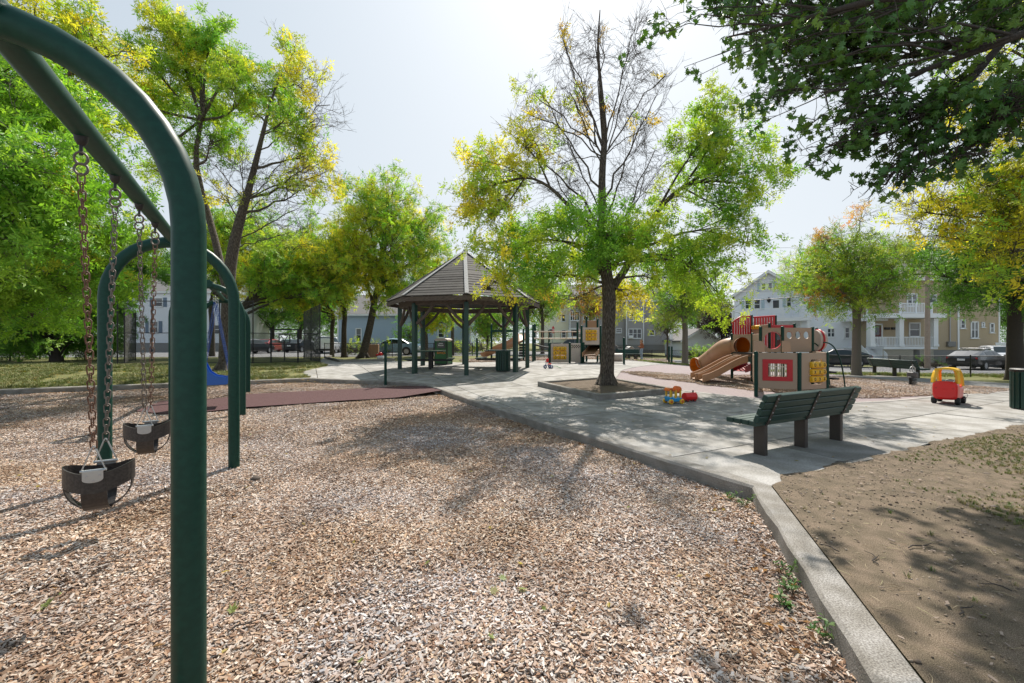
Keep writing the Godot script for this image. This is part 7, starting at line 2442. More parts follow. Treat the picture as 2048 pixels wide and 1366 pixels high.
func make_cars() -> void:
	R.seed = 141
	var hd := func(dx: float, dd: float) -> float: return atan2(dd, dx)
	var c := car("black hatchback with roof bars parked in the driveway beyond the fence", at_px(1957, 30.0), hd.call(0.93, 0.36), 4.6, HATCH, "car_black")
	var b := MB.new()
	for z in [-0.6, 0.6]: b.tube([Vector3(-1.0, 1.44, z), Vector3(-0.9, 1.5, z), Vector3(0.4, 1.5, z), Vector3(0.5, 1.43, z)], 0.02, 6)
	for x in [-0.6, 0.2]: b.tube([Vector3(x, 1.5, -0.6), Vector3(x, 1.5, 0.6)], 0.025, 6)
	part(c, "roof_bars", b, "zinc")
	car("silver white car facing out beside the black hatchback", at_px(2003, 33.0), hd.call(-0.6, -1.0), 4.5, SUV, "car_silver")
	car("dark car seen past the elm trunk by the litter bin", at_px(2075, 30.0), hd.call(0.6, 1.0), 4.5, SEDAN, "car_grey")
	car("dark car parked between the elm trunk and the white house steps", at_px(1672, 33.5), hd.call(-0.85, 0.5), 4.3, HATCH, "car_black")
	car("pale blue sedan parked side on before the blue house", at_px(789, 36.5), hd.call(-1.0, 0.06), 4.45, SEDAN, "car_blue")
	car("white hatchback parked behind the trees of the kerbed bed", at_px(656, 42.0), hd.call(-0.25, 1.0), 4.4, SUV, "car_white")
	car("black car parked beside the white framed court fence", at_px(603, 46.0), hd.call(0.1, 1.0), 4.4, SEDAN, "car_black")
	car("bright blue car parked behind the basketball frame", at_px(584, 50.0), hd.call(0.1, 1.0), 4.4, SEDAN, "car_deep_blue")
	car("red car with a pale window parked behind the basketball frame", at_px(540, 46.5), hd.call(0.05, 1.0), 4.5, SEDAN, "car_red")
	car("dark hatchback parked nearest to the tall fence post", at_px(503, 40.0), hd.call(0.2, 1.0), 4.3, HATCH, "car_black")
	car("dark sport utility car parked before the grey house", at_px(1145, 50.0), hd.call(-1.0, 0.4), 4.7, SUV, "car_grey")

# ---------------------------------------------------------------- fences
func wire_mesh(b: MB, a: Vector3, e: Vector3, h: float, pitch: float, r: float) -> void:
	# diagonal wires both ways between two posts, following the ground
	var len := a.distance_to(e)
	var up := Vector3(0, 1, 0)
	var nrm := (e - a).cross(up).normalized() * r
	for sg in [0, 1]:
		var s := -h
		while s < len:
			var x0 := s
			var y0 := 0.0
			var x1 := s + h
			var y1 := h
			if x0 < 0.0:
				y0 = -x0
				x0 = 0.0
			if x1 > len:
				y1 = h - (x1 - len)
				x1 = len
			s += pitch
			if x1 - x0 < 0.01: continue
			if sg:
				y0 = h - y0
				y1 = h - y1
			var p := a.lerp(e, x0 / len) + up * y0
			var q := a.lerp(e, x1 / len) + up * y1
			var sd := (q - p).cross(nrm).normalized() * r
			b.quad(p - sd, q - sd, q + nrm, p + nrm)
			b.quad(p + nrm, q + nrm, q + sd, p + sd)
			b.quad(p + sd, q + sd, q - sd, p - sd)
func link_fence(label: String, pts: Array, h: float, pitch: float, mids := [], group := "", wire := 0.0035, called := "chain_link_fence") -> Node3D:
	var t := thing(called, label, "fence", pts[0], 0.0, group)
	var O: Vector3 = pts[0]
	for i in pts.size():
		var b := MB.new()
		var p: Vector3 = pts[i] - O
		b.lathe([Vector2(0.03, -0.1), Vector2(0.03, h + 0.04), Vector2(0.002, h + 0.06)], 8, Transform3D(Basis.IDENTITY, p))
		part(t, "post", b, "black_iron")
		if i == pts.size() - 1: continue
		var q: Vector3 = pts[i + 1] - O
		for y in [h] + mids:
			b = MB.new()
			b.tube([p + Vector3(0, y, 0), q + Vector3(0, y, 0)], 0.02, 6)
			part(t, "rail", b, "black_iron")
		b = MB.new()
		wire_mesh(b, p + Vector3(0, 0.04, 0), q + Vector3(0, 0.04, 0), h - 0.04, pitch, wire)
		stuff(part(t, "wire_mesh", b, "black_vinyl"))
	return t
func run(a: Vector2, e: Vector2, k: int) -> Array:
	var p := []
	for i in k + 1:
		var q := a.lerp(e, float(i) / k)
		p.append(on(q.x, q.y))
	return p
func make_fences() -> void:
	R.seed = 151
	var f0 := G2(1232, 716)
	var f1 := G2(1304, 717)
	var f2 := G2(1462, 716)
	var f3 := G2(1800, 745.5)
	var f4 := G2(1941, 752.5)
	var low := run(f0, f1, 1) + run(f1, f2, 4).slice(1) + run(f2, f3, 6).slice(1) + run(f3, f4, 1).slice(1) + run(f4, f4 + (f4 - f3) * 2.0, 2).slice(1)
	link_fence("low black chain link fence along the verge behind the park bench", low, 0.98, 0.075)
	var a := G2(649, 714.5)
	var e := G2(945, 711)
	link_fence("low black chain link fence between the tree bed and the street", run(a, e, 7), 1.02, 0.09)
	# tall court fence
	var c0 := G2(235, 730)
	var c1 := G2(506, 729)
	var c2 := G2(640, 725.5)
	link_fence("tall black chain link fence of the ball court beyond the lawn", run(c0, c1, 4), 3.2, 0.09, [1.6, 0.1])
	link_fence("lower black chain link fence panel before the basketball frame", run(c1, c2, 1), 1.6, 0.09, [0.1])
	var c3 := Vector2(ray(608, c2.y + 6.0), c2.y + 6.0)
	var t := link_fence("tall court fence section with a torn black windscreen", run(c2, c3, 2), 3.2, 0.1, [1.6])
	var p := on(c2.x, c2.y) - t.position
	var q := on(c3.x, c3.y) - t.position
	screen_cloth(t, p, q, 3.1)
	var d0 := G2(249, 727)
	var d1 := Vector2(ray(271, d0.y + 4.0), d0.y + 4.0)
	var t2 := link_fence("court fence section with a grey windscreen beside the white house", run(d0, d1, 1), 3.0, 0.1, [1.5])
	screen_cloth(t2, on(d0.x, d0.y) - t2.position, on(d1.x, d1.y) - t2.position, 2.9)
	# basketball frame
	var g := at_px(570, 23.5)
	t = thing("basketball_frame", "black steel basketball backboard frame inside the court fence", "basketball hoop", g)
	var s := 23.5 / F
	for x in [-28.0, 26.0]:
		var b := MB.new()
		b.bbox(Vector3(x * s, 1.85 - 0.42, 0), Vector3(0.09, 0.85, 0.06), 0.01)
		part(t, "upright", b, "black_iron")
		b = MB.new()
		b.lathe([Vector2(0.04, -0.1), Vector2(0.04, 1.1)], 8, Transform3D(Basis.IDENTITY, Vector3(x * s, 0, 0)))
		part(t, "leg", b, "black_iron")
	for y in [1.84, 1.02]:
		var b := MB.new()
		b.bbox(Vector3(-1.0 * s, y, 0), Vector3(1.7, 0.07, 0.06), 0.01)
		part(t, "cross_bar", b, "black_iron")
	var b := MB.new()
	for q2 in [[0, 0.44, 0.62, 0.05], [0, 0.0, 0.62, 0.05], [-0.3, 0.22, 0.05, 0.44], [0.3, 0.22, 0.05, 0.44]]:
		b.box(Vector3(q2[0], 1.12 + q2[1], 0.05), Vector3(q2[2], q2[3], 0.05))
	part(t, "backboard", b, "black_iron")
	b = MB.new()
	for i in 2: b.tube([Vector3(0, 1.2, 0.06), Vector3(-0.2 + 0.4 * i, 1.5, 0.06)], 0.02, 6)
	b.tube([Vector3(0, 1.2, 0.06), Vector3(0, 0.1, 0.06)], 0.03, 6)
	part(t, "brace", b, "black_iron")
	# utility poles and wires
	var pole := at_px(1855, 30.0)
	var far := at_px(1161, 56.0)
	for i in 2:
		t = thing("utility_pole", ["weathered wooden utility pole behind the park bench", "dark wooden utility pole before the grey house"][i], "utility pole", [pole, far][i])
		b = MB.new()
		b.lathe([Vector2(0.17, -0.2), Vector2(0.16, 2.0), Vector2(0.12, 9.0), Vector2(0.002, 9.02)], 12)
		part(t, "shaft", b, "pole_wood")
		b = MB.new()
		b.bbox(Vector3(0, 8.5, 0), Vector3(1.6, 0.1, 0.1), 0.01)
		part(t, "cross_arm", b, "pole_wood")
	for i in 4:
		var y: float = [6.0, 6.9, 7.6, 8.5][i]
		b = MB.new()
		b.tube(curve(far + Vector3(0, y - 0.2, 0), far.lerp(pole, 0.5) + Vector3(0, y - 0.7, 0), pole + Vector3(0, y, 0), 16), [0.03, 0.018, 0.012, 0.012][i], 5)
		single("overhead_wire", b, "black_iron", ["thick lowest overhead wire crossing before the white gable house", "second overhead wire above the thick one before the white gable house", "thin overhead wire crossing the gable of the white house", "topmost thin overhead wire above the white gable house"][i], "wire")
func screen_cloth(t: Node3D, p: Vector3, q: Vector3, h: float) -> void:
	# woven cloth tied to the fence, with slits and holes torn through it
	var b := MB.new()
	var nx := 70
	var ny := 80
	var off := (q - p).cross(Vector3.UP).normalized() * -0.03
	for i in nx:
		for j in ny:
			var f0 := float(i) / nx
			var f1 := float(i + 1) / nx
			var g0 := h * j / ny + 0.05
			var g1 := h * (j + 1) / ny + 0.05
			if noise.get_noise_2d(i * 11.0 + p.x * 50.0, j * 5.0) > 0.12 and (noise.get_noise_2d(i * 160.0, j * 60.0) > 0.1): continue
			var w0 := off * (1.0 + 1.2 * noise.get_noise_2d(i * 12.0, j * 7.0))
			b.quad(p.lerp(q, f0) + Vector3(0, g0, 0) + w0, p.lerp(q, f1) + Vector3(0, g0, 0) + w0, p.lerp(q, f1) + Vector3(0, g1, 0) + w0, p.lerp(q, f0) + Vector3(0, g1, 0) + w0)
	part(t, "windscreen_cloth", b, "black_vinyl")

# ---------------------------------------------------------------- houses
# A house root stands at the foot of its front's first corner: x along the front, y up, z out of the front.
func house_root(label: String, a: Vector3, e: Vector3, called := "house") -> Dictionary:
	var x := (e - a) * Vector3(1, 0, 1)
	var len := x.length()
	x = x.normalized()
	var t := thing(called, label, "house" if called == "house" else "garage", a, atan2(-x.z, x.x))
	return {"t": t, "x": x, "n": x.cross(Vector3.UP), "o": a, "len": len}
func fx(h: Dictionary, px: float, py: float, off := 0.0) -> Vector2:   # pixel to (along, up) on the front, or on a plane off metres before it
	var dir := V(px, py, 1.0) - Vector3(0, EYE, 0)
	var eye := Vector3(0, EYE, 0)
	var n: Vector3 = h.n
	var k: float = ((h.o + n * off) - eye).dot(n) / dir.dot(n)
	var p: Vector3 = eye + dir * k - h.o
	return Vector2(p.dot(h.x), p.y)
func laps(b: MB, h0: float, h1: float, step: float, left: Callable, right: Callable, xf := Transform3D.IDENTITY) -> void:
	var y := h0
	while y < h1 - 0.01:
		var e := minf(y + step, h1)
		var o := 0.014
		var l0: float = left.call(y)
		var r0: float = right.call(y)
		var l1: float = left.call(e)
		var r1: float = right.call(e)
		if r0 - l0 > 0.05:
			b.quad(xf * Vector3(l0, y, o), xf * Vector3(r0, y, o), xf * Vector3(r1, e, 0.002), xf * Vector3(l1, e, 0.002))
			b.quad(xf * Vector3(l0, y, 0), xf * Vector3(r0, y, 0), xf * Vector3(r0, y, o), xf * Vector3(l0, y, o))
		y = e
func siding(h: Dictionary, m: String, x0: float, x1: float, base: float, top: float, deep: float, step := 0.14, z := 0.0, gable := 0.0) -> void:
	# walls on a block from x0 to x1, its front at z, deep metres back; gable adds a peak over the front
	var t: Node3D = h.t
	var b := MB.new()
	var mid := (x0 + x1) * 0.5
	laps(b, base, top, step, func(_y): return x0, func(_y): return x1, Transform3D(Basis.IDENTITY, Vector3(0, 0, z)))
	if gable > 0.0:
		laps(b, top, top + gable, step, func(y): return lerpf(x0, mid, (y - top) / gable), func(y): return lerpf(x1, mid, (y - top) / gable), Transform3D(Basis.IDENTITY, Vector3(0, 0, z)))
	laps(b, base, top, step, func(_y): return 0.0, func(_y): return deep, Transform3D(Basis(Vector3(0, 0, 1), Vector3.UP, Vector3(-1, 0, 0)), Vector3(x0, 0, z - deep)))
	laps(b, base, top, step, func(_y): return 0.0, func(_y): return deep, Transform3D(Basis(Vector3(0, 0, -1), Vector3.UP, Vector3(1, 0, 0)), Vector3(x1, 0, z)))
	part(t, "wall", b, m)
	b = MB.new()
	b.box(Vector3(mid, base * 0.5 - 0.15, z - deep * 0.5), Vector3(x1 - x0 - 0.04, base + 0.3, deep - 0.04))
	part(t, "foundation", b, "foundation")
	for x in [x0, x1]:
		b = MB.new()
		b.box(Vector3(x, (base + top) * 0.5, z + 0.012), Vector3(0.14, top - base, 0.05))
		part(t, "corner_board", b, "trim_white")
func gable_roof(h: Dictionary, m: String, x0: float, x1: float, eave: float, rise: float, z: float, deep: float, over := 0.4) -> void:
	# ridge runs away from the front
	var t: Node3D = h.t
	var mid := (x0 + x1) * 0.5
	var sl := rise / (mid - x0)
	var b := MB.new()
	var th := 0.16
	var pts := PackedVector2Array([Vector2(x0 - over, eave - over * sl), Vector2(mid, eave + rise), Vector2(x1 + over, eave - over * sl), Vector2(x1 + over, eave - over * sl + th), Vector2(mid, eave + rise + th), Vector2(x0 - over, eave - over * sl + th)])
	b.prism(pts, deep + over, Transform3D(Basis.IDENTITY, Vector3(0, 0, z - deep)))
	part(t, "roof", b, m)
	b = MB.new()
	var tr := PackedVector2Array([Vector2(x0 - over, eave - over * sl - 0.14), Vector2(mid, eave + rise - 0.14), Vector2(x1 + over, eave - over * sl - 0.14), Vector2(x1 + over, eave - over * sl + 0.1), Vector2(mid, eave + rise + 0.1), Vector2(x0 - over, eave - over * sl + 0.1)])
	b.prism(tr, 0.04, Transform3D(Basis.IDENTITY, Vector3(0, 0, z + over + 0.004)))
	part(t, "rake_board", b, "trim_white")
func side_roof(h: Dictionary, m: String, x0: float, x1: float, eave: float, rise: float, z: float, deep: float, over := 0.35) -> void:
	# ridge runs along the front
	var t: Node3D = h.t
	var b := MB.new()
	var sl := rise / (deep * 0.5)
	b.prism(PackedVector2Array([Vector2(-over, eave - over * sl), Vector2(deep * 0.5, eave + rise), Vector2(deep + over, eave - over * sl), Vector2(deep + over, eave - over * sl + 0.16), Vector2(deep * 0.5, eave + rise + 0.16), Vector2(-over, eave - over * sl + 0.16)]), x1 - x0 + over * 2.0, Transform3D(Basis(Vector3(0, 0, -1), Vector3.UP, Vector3(1, 0, 0)), Vector3(x0 - over, 0, z)))
	part(t, "roof", b, m)
	b = MB.new()
	b.box(Vector3((x0 + x1) * 0.5, eave - over * sl + 0.05, z + over + 0.02), Vector3(x1 - x0 + over * 2.0, 0.16, 0.04))
	part(t, "eave_board", b, "trim_white")
	for q in [[x0, -1.0], [x1, 1.0]]:
		b = MB.new()
		b.tri(Vector3(q[0], eave, z), Vector3(q[0], eave, z - deep), Vector3(q[0], eave + rise, z - deep * 0.5)) if q[1] > 0 else b.tri(Vector3(q[0], eave, z - deep), Vector3(q[0], eave, z), Vector3(q[0], eave + rise, z - deep * 0.5))
		part(t, "gable_wall", b, "trim_white")
func window(h: Dictionary, x: float, y: float, w: float, ht: float, z := 0.0, cols := 1, shutter := "", rail := true) -> void:
	var t: Node3D = h.t
	var fr := 0.09
	var b := MB.new()
	for q in [[0.0, ht * 0.5, w + fr * 2.0, fr], [0.0, -ht * 0.5, w + fr * 2.0, fr], [-w * 0.5 - fr * 0.5, 0.0, fr, ht], [w * 0.5 + fr * 0.5, 0.0, fr, ht]]:
		b.box(Vector3(x + q[0], y + q[1], z + 0.035), Vector3(q[2], q[3], 0.07))
	for i in range(1, cols): b.box(Vector3(x - w * 0.5 + w * i / cols, y, z + 0.03), Vector3(0.09, ht - fr, 0.06))
	var o := part(t, "window", b, "trim_white")
	for i in cols:
		var cw := w / cols
		var cx := x - w * 0.5 + cw * (i + 0.5)
		for s in [0, 1]:
			b = MB.new()
			b.box(Vector3(cx, y + ht * (0.25 if s == 0 else -0.25), z + 0.018 + 0.006 * s), Vector3(cw - 0.06, ht * 0.5 - 0.03, 0.01))
			part(o, "pane", b, "curtain_reflection_glass" if R.randf() < (0.55 if s == 0 else 0.2) else "house_glass")  # upper sashes turn grey more often, a reflection put into the colour
		if rail:
			b = MB.new()
			b.box(Vector3(cx, y, z + 0.03), Vector3(cw - 0.02, 0.05, 0.03))
			part(o, "meeting_rail", b, "trim_white")
	b = MB.new()
	b.box(Vector3(x, y - ht * 0.5 - 0.06, z + 0.06), Vector3(w + 0.3, 0.05, 0.12))
	part(o, "sill", b, "trim_white")
	if shutter:
		for sg in [-1.0, 1.0]:
			b = MB.new()
			b.box(Vector3(x + sg * (w * 0.5 + fr + 0.24), y, z + 0.03), Vector3(0.4, ht + 0.1, 0.04))
			part(o, "shutter", b, shutter)
func win_px(h: Dictionary, x0: float, y0: float, x1: float, y1: float, z := 0.0, cols := 1, shutter := "") -> void:
	var a := fx(h, x0, y1, z)
	var e := fx(h, x1, y0, z)
	window(h, (a.x + e.x) * 0.5, (a.y + e.y) * 0.5, e.x - a.x, e.y - a.y, z, cols, shutter)
func railing(h: Dictionary, x0: float, x1: float, y: float, tall: float, z: float, m := "trim_white", posts := 3) -> void:
	var t: Node3D = h.t
	var b := MB.new()
	b.box(Vector3((x0 + x1) * 0.5, y + tall, z), Vector3(x1 - x0, 0.07, 0.09))
	var o := part(t, "railing", b, m)
	b = MB.new()
	b.box(Vector3((x0 + x1) * 0.5, y + 0.1, z), Vector3(x1 - x0, 0.06, 0.07))
	part(o, "bottom_rail", b, m)
	for i in posts:
		b = MB.new()
		b.box(Vector3(lerpf(x0, x1, float(i) / (posts - 1)), y + tall * 0.54, z), Vector3(0.13, tall * 1.08, 0.13))
		part(o, "newel", b, m)
	b = MB.new()
	var x := x0 + 0.1
	while x < x1:
		b.box(Vector3(x, y + tall * 0.55, z), Vector3(0.045, tall * 0.9, 0.045))
		x += 0.14
	stuff(part(o, "balusters", b, m))
func pillar(h: Dictionary, x: float, y0: float, y1: float, z: float, w := 0.28) -> void:
	var b := MB.new()
	b.box(Vector3(x, (y0 + y1) * 0.5, z), Vector3(w, y1 - y0, w))
	b.box(Vector3(x, y1 - 0.1, z), Vector3(w * 1.3, 0.14, w * 1.3))
	b.box(Vector3(x, y0 + 0.1, z), Vector3(w * 1.2, 0.2, w * 1.2))
	part(h.t, "column", b, "trim_white")
func slab(h: Dictionary, x0: float, x1: float, y: float, th: float, z0: float, z1: float, m: String, called: String) -> void:
	var b := MB.new()
	b.box(Vector3((x0 + x1) * 0.5, y - th * 0.5, (z0 + z1) * 0.5), Vector3(x1 - x0, th, z1 - z0))
	part(h.t, called, b, m)
func door(h: Dictionary, x: float, y: float, w: float, ht: float, z: float, m := "door_red") -> void:
	var b := MB.new()
	b.box(Vector3(x, y + ht * 0.5, z + 0.03), Vector3(w, ht, 0.05))
	var o := part(h.t, "door", b, m)
	b = MB.new()
	for q in [[0.0, ht * 0.5, w + 0.3, 0.14], [-w * 0.5 - 0.08, 0.0, 0.14, ht], [w * 0.5 + 0.08, 0.0, 0.14, ht]]: b.box(Vector3(x + q[0], y + ht * 0.5 + q[1], z + 0.035), Vector3(q[2], q[3], 0.075))
	part(o, "frame", b, "trim_white")
	b = MB.new()
	b.box(Vector3(x, y + ht * 0.72, z + 0.06), Vector3(w * 0.62, ht * 0.4, 0.01))
	part(o, "pane", b, "house_glass")
func stairs(h: Dictionary, x0: float, x1: float, y: float, z: float, n: int) -> void:
	for i in n:
		var b := MB.new()
		var yy := y * (1.0 - float(i + 1) / (n + 1))
		b.box(Vector3((x0 + x1) * 0.5, yy * 0.5 - 0.1, z + 0.28 * (i + 0.5)), Vector3(x1 - x0, yy + 0.2, 0.28))
		part(h.t, "stair", b, "trim_white")
	for x in [x0, x1]:
		var b := MB.new()
		b.prism(PackedVector2Array([Vector2(0, y - 0.1), Vector2(0.28 * n, 0.0), Vector2(0.28 * n, 0.85), Vector2(0, y + 0.8)]), 0.06, Transform3D(Basis(Vector3(0, 0, 1), Vector3.UP, Vector3(-1, 0, 0)), Vector3(x, 0, z)))
		part(h.t, "stair_rail", b, "trim_white")
func make_houses() -> void:
	R.seed = 161
	# white gable house with balcony
	var u := Vector2(0.823, -0.568)
	var p0 := Vector2(ray(1470, 46.0), 46.0)
	var p1 := p0 + u * 6.3
	var h := house_root("white gabled house with pale blue shutters and a balcony", on(p0.x, p0.y), on(p1.x, p1.y))
	var L: float = h.len
	var ev := fx(h, 1472, 590).y
	siding(h, "siding_white", 0.0, L, 0.7, ev, 9.0, 0.15, 0.0, 2.25)
	gable_roof(h, "roof_grey", 0.0, L, ev, 2.25, 0.0, 9.0)
	win_px(h, 1524, 566, 1531, 581.5, 0.0, 1)
	win_px(h, 1537, 565, 1544, 580, 0.0, 1)
	for q in [[1515, 1520], [1546, 1551]]:
		var a := fx(h, q[0], 584)
		var e := fx(h, q[1], 563)
		var b := MB.new()
		b.box(Vector3((a.x + e.x) * 0.5, (a.y + e.y) * 0.5, 0.03), Vector3(e.x - a.x, e.y - a.y, 0.04))
		part(h.t, "shutter", b, "shutter_blue")
	win_px(h, 1491, 600, 1502, 618, 0.0, 1)
	win_px(h, 1509, 599, 1520, 618, 0.0, 1)
	win_px(h, 1574, 594, 1582, 614, 0.0, 1)
	for q in [[1483, 1488], [1523, 1529], [1564, 1571]]:
		var a := fx(h, q[0], 620)
		var e := fx(h, q[1], 597)
		var b := MB.new()
		b.box(Vector3((a.x + e.x) * 0.5, (a.y + e.y) * 0.5, 0.03), Vector3(e.x - a.x, e.y - a.y, 0.04))
		part(h.t, "shutter", b, "shutter_blue")
	var dk := fx(h, 1500, 637, 2.0).y
	door(h, fx(h, 1552, 600).x, dk, 0.85, 2.1, 0.0, "trim_white")
	var b := MB.new()
	var lp := fx(h, 1538, 600)
	b.lathe([Vector2(0.05, -0.3), Vector2(0.2, -0.05), Vector2(0.12, 0.1), Vector2(0.02, 0.3)], 10, Transform3D(Basis.IDENTITY, Vector3(lp.x, lp.y, 0.22)))
	part(h.t, "wall_lantern", b, "black_iron")
	slab(h, -0.1, L + 0.5, dk, 0.35, 0.02, 2.1, "trim_white", "balcony_floor")
	railing(h, 0.0, L + 0.4, dk, 0.95, 2.0, "trim_white", 4)
	slab(h, -0.1, L + 0.5, 1.1, 0.3, 0.02, 2.1, "trim_white", "porch_floor")
	for x in [0.1, L * 0.5, L + 0.3]: pillar(h, x, 1.1, dk - 0.35, 1.95, 0.22)
	door(h, L * 0.62, 1.1, 0.9, 2.1, 0.0)
	door(h, L * 0.9, 1.1, 0.9, 2.1, 0.0)
	window(h, L * 0.3, 2.3, 1.4, 1.5, 0.0, 2)
	# white house with stairs between the two
	var q0 := Vector2(ray(1602, 41.5), 41.5)
	h = house_root("white clapboard house with a stair up to its porch", on(q0.x, q0.y), on(ray(1746, 41.0), 41.0))
	L = h.len
	siding(h, "siding_white", 0.0, L, 1.0, 7.2, 8.0, 0.2)
	side_roof(h, "roof_grey", 0.0, L, 7.2, 2.0, 0.0, 8.0)
	win_px(h, 1655, 657, 1668, 674, 0.0, 2)
	win_px(h, 1690, 655, 1698, 676, 0.0, 1)
	var s0 := fx(h, 1686, 690).x
	slab(h, s0, L + 0.0, 1.4, 0.2, 0.02, 1.6, "trim_white", "porch_floor")
	stairs(h, s0 + 0.1, s0 + 1.6, 1.4, 1.6, 6)
	railing(h, s0 + 1.7, L, 1.4, 0.9, 1.5, "trim_white", 2)
	pillar(h, s0, 1.4, 4.0, 1.5, 0.22)
	slab(h, s0 - 0.2, L, 4.2, 0.25, 0.02, 1.8, "trim_white", "porch_roof")
	# tan shingled house with porch
	h = house_root("tan shingled house with a white columned porch and upper balcony", at_px(1734, 40.0), at_px(1998, 40.0))
	L = h.len
	siding(h, "siding_shingle", 0.0, L, 1.2, 8.0, 9.0, 0.16)
	side_roof(h, "roof_grey", 0.0, L, 8.0, 2.2, 0.0, 9.0)
	var pz := 1.9
	var px1 := fx(h, 1876, 690, pz).x
	var py := fx(h, 1800, 693, pz).y
	var pr := fx(h, 1800, 637, pz).y
	slab(h, -0.1, px1, py, 0.25, 0.02, pz, "trim_white", "porch_floor")
	slab(h, -0.4, px1 + 0.4, pr + 0.45, 0.4, 0.02, pz + 0.4, "trim_white", "porch_roof")
	for x in [1742.0, 1799.5, 1868.0]: pillar(h, fx(h, x, 660, pz - 0.15).x, py, pr, pz - 0.15, 0.4)
	railing(h, fx(h, 1745, 660, pz).x, px1 - 0.3, py, 0.85, pz - 0.1, "trim_white", 3)
	railing(h, 1.6, px1 - 0.4, pr + 0.45, 0.95, pz - 0.2, "trim_white", 3)
	for q in [[-0.1, 2.7], [3.3, px1 - 0.3]]:
		b = MB.new()
		var o := Vector3(q[0], 0.0, pz - 0.1)
		wire_mesh(b, o, o + Vector3(q[1] - q[0], 0, 0), py - 0.25, 0.1, 0.02)
		stuff(part(h.t, "lattice", b, "lattice"))
	win_px(h, 1819, 646, 1838, 673, 0.0, 1)
	win_px(h, 1856, 646, 1866, 673, 0.0, 1)
	win_px(h, 1858, 590, 1871, 606, 0.0, 1)
	win_px(h, 1815, 588, 1832, 612, 0.0, 2)
	var dd := fx(h, 1751, 676)
	door(h, dd.x, py, 1.0, 2.1, 0.0)
	for q in [1773.0, 1787.0]:
		b = MB.new()
		var mp := fx(h, q, 657)
		b.bbox(Vector3(mp.x, mp.y, 0.08), Vector3(0.5, 0.22, 0.14), 0.02)
		part(h.t, "letter_box", b, "black_iron")
	win_px(h, 1921.5, 640, 1928.5, 656.5)
	win_px(h, 1942.5, 644, 1954.5, 676, 0.0, 2)
	win_px(h, 1964, 645, 1967, 654)
	win_px(h, 1980.5, 647, 1986, 665, 0.0, 1)
	b = MB.new()
	var cb := fx(h, 1916, 650).x
	b.box(Vector3(cb, 4.4, 0.03), Vector3(0.16, 6.4, 0.08))
	part(h.t, "corner_board", b, "trim_white")
	b = MB.new()
	var dp := fx(h, 1898, 650).x
	b.tube([Vector3(dp, 8.0, 0.1), Vector3(dp, 1.6, 0.1)], 0.05, 8)
	part(h.t, "downspout", b, "zinc")
	b = MB.new()
	b.bbox(Vector3(dp + 0.1, 1.75, 0.12), Vector3(0.75, 0.5, 0.2), 0.02)
	part(h.t, "meter_box", b, "foundation")
	# white gate beside the tan house
	var g := thing("garden_gate", "white vinyl gate beside the tan house", "gate", at_px(1993, 39.0))
	for i in 9:
		b = MB.new()
		b.bbox(Vector3(i * 0.2, 0.95, 0), Vector3(0.19, 1.9, 0.04), 0.008)
		part(g, "plank", b, "trim_white")
	# blue house
	h = house_root("single storey blue clapboard house with white trimmed windows", at_px(676, 47.0), at_px(941, 47.0))
	L = h.len
	siding(h, "siding_blue", 0.0, L, 0.5, 4.3, 8.0, 0.14)
	side_roof(h, "roof_grey", 0.0, L, 4.3, 2.4, 0.0, 8.0)
	win_px(h, 713, 657, 722, 683)
	win_px(h, 877, 658, 888, 675)
	b = MB.new()
	b.box(Vector3(fx(h, 739, 660).x, 2.4, 0.03), Vector3(0.12, 3.8, 0.06))
	part(h.t, "corner_board", b, "trim_white")
	# white house by the court
	h = house_root("white house with slate blue shutters beyond the ball court", at_px(255, 50.0), at_px(452, 50.0))
	L = h.len
	siding(h, "siding_white", 0.0, L, 1.0, 7.2, 9.0, 0.15)
	side_roof(h, "roof_grey", 0.0, L, 7.2, 2.6, 0.0, 9.0)
	win_px(h, 300, 643, 316, 665, 0.0, 1, "shutter_slate")
	win_px(h, 309, 596, 325, 613, 0.0, 1, "shutter_slate")
	win_px(h, 428, 650, 444, 668, 0.0, 1, "shutter_slate")
	# cream house
	h = house_root("cream yellow clapboard house beyond the stop sign", at_px(1086, 60.0), at_px(1138, 60.0))
	L = h.len
	siding(h, "siding_cream", 0.0, L, 1.0, 8.0, 9.0, 0.16)
	side_roof(h, "roof_grey", 0.0, L, 8.0, 2.0, 0.0, 9.0)
	win_px(h, 1124, 629, 1130, 643)
	win_px(h, 1124, 660, 1131, 677)
	win_px(h, 1098, 658, 1104, 676)
	# grey house
	h = house_root("grey clapboard two storey house with white triple windows", at_px(1140, 59.0), at_px(1334, 59.0))
	L = h.len
	siding(h, "siding_grey", 0.0, L, 0.9, 7.2, 9.0, 0.16)
	side_roof(h, "roof_grey", 0.0, L, 7.2, 2.6, 0.0, 9.0)
	var bx0 := fx(h, 1253, 650, 0.7).x
	var bx1 := fx(h, 1287, 650, 0.7).x
	siding(h, "siding_grey", bx0, bx1, 0.9, 6.9, 0.68, 0.16, 0.7)
	win_px(h, 1258, 658, 1282, 676.5, 0.7, 3)
	win_px(h, 1259, 626, 1282, 641, 0.7, 3)
	b = MB.new()
	var ac := fx(h, 1261, 674, 0.7)
	b.bbox(Vector3(ac.x, ac.y, 0.9), Vector3(0.6, 0.42, 0.4), 0.02)
	part(h.t, "air_conditioner", b, "trim_white")
	win_px(h, 1232.5, 657, 1242, 665.5, 0.0, 1)
	win_px(h, 1299, 660, 1308, 671, 0.0, 1)
	win_px(h, 1141, 623, 1158, 641, 0.0, 4)
	win_px(h, 1167, 621, 1176, 640, 0.0, 1)
	win_px(h, 1181, 621, 1190, 640, 0.0, 1)
	door(h, fx(h, 1148, 680).x, 0.9, 1.3, 2.3, 0.0, "trim_white")
	# garage
	h = house_root("small white garage with a grey roof behind the hedge", at_px(1365, 52.0), at_px(1436, 52.0), "garage")
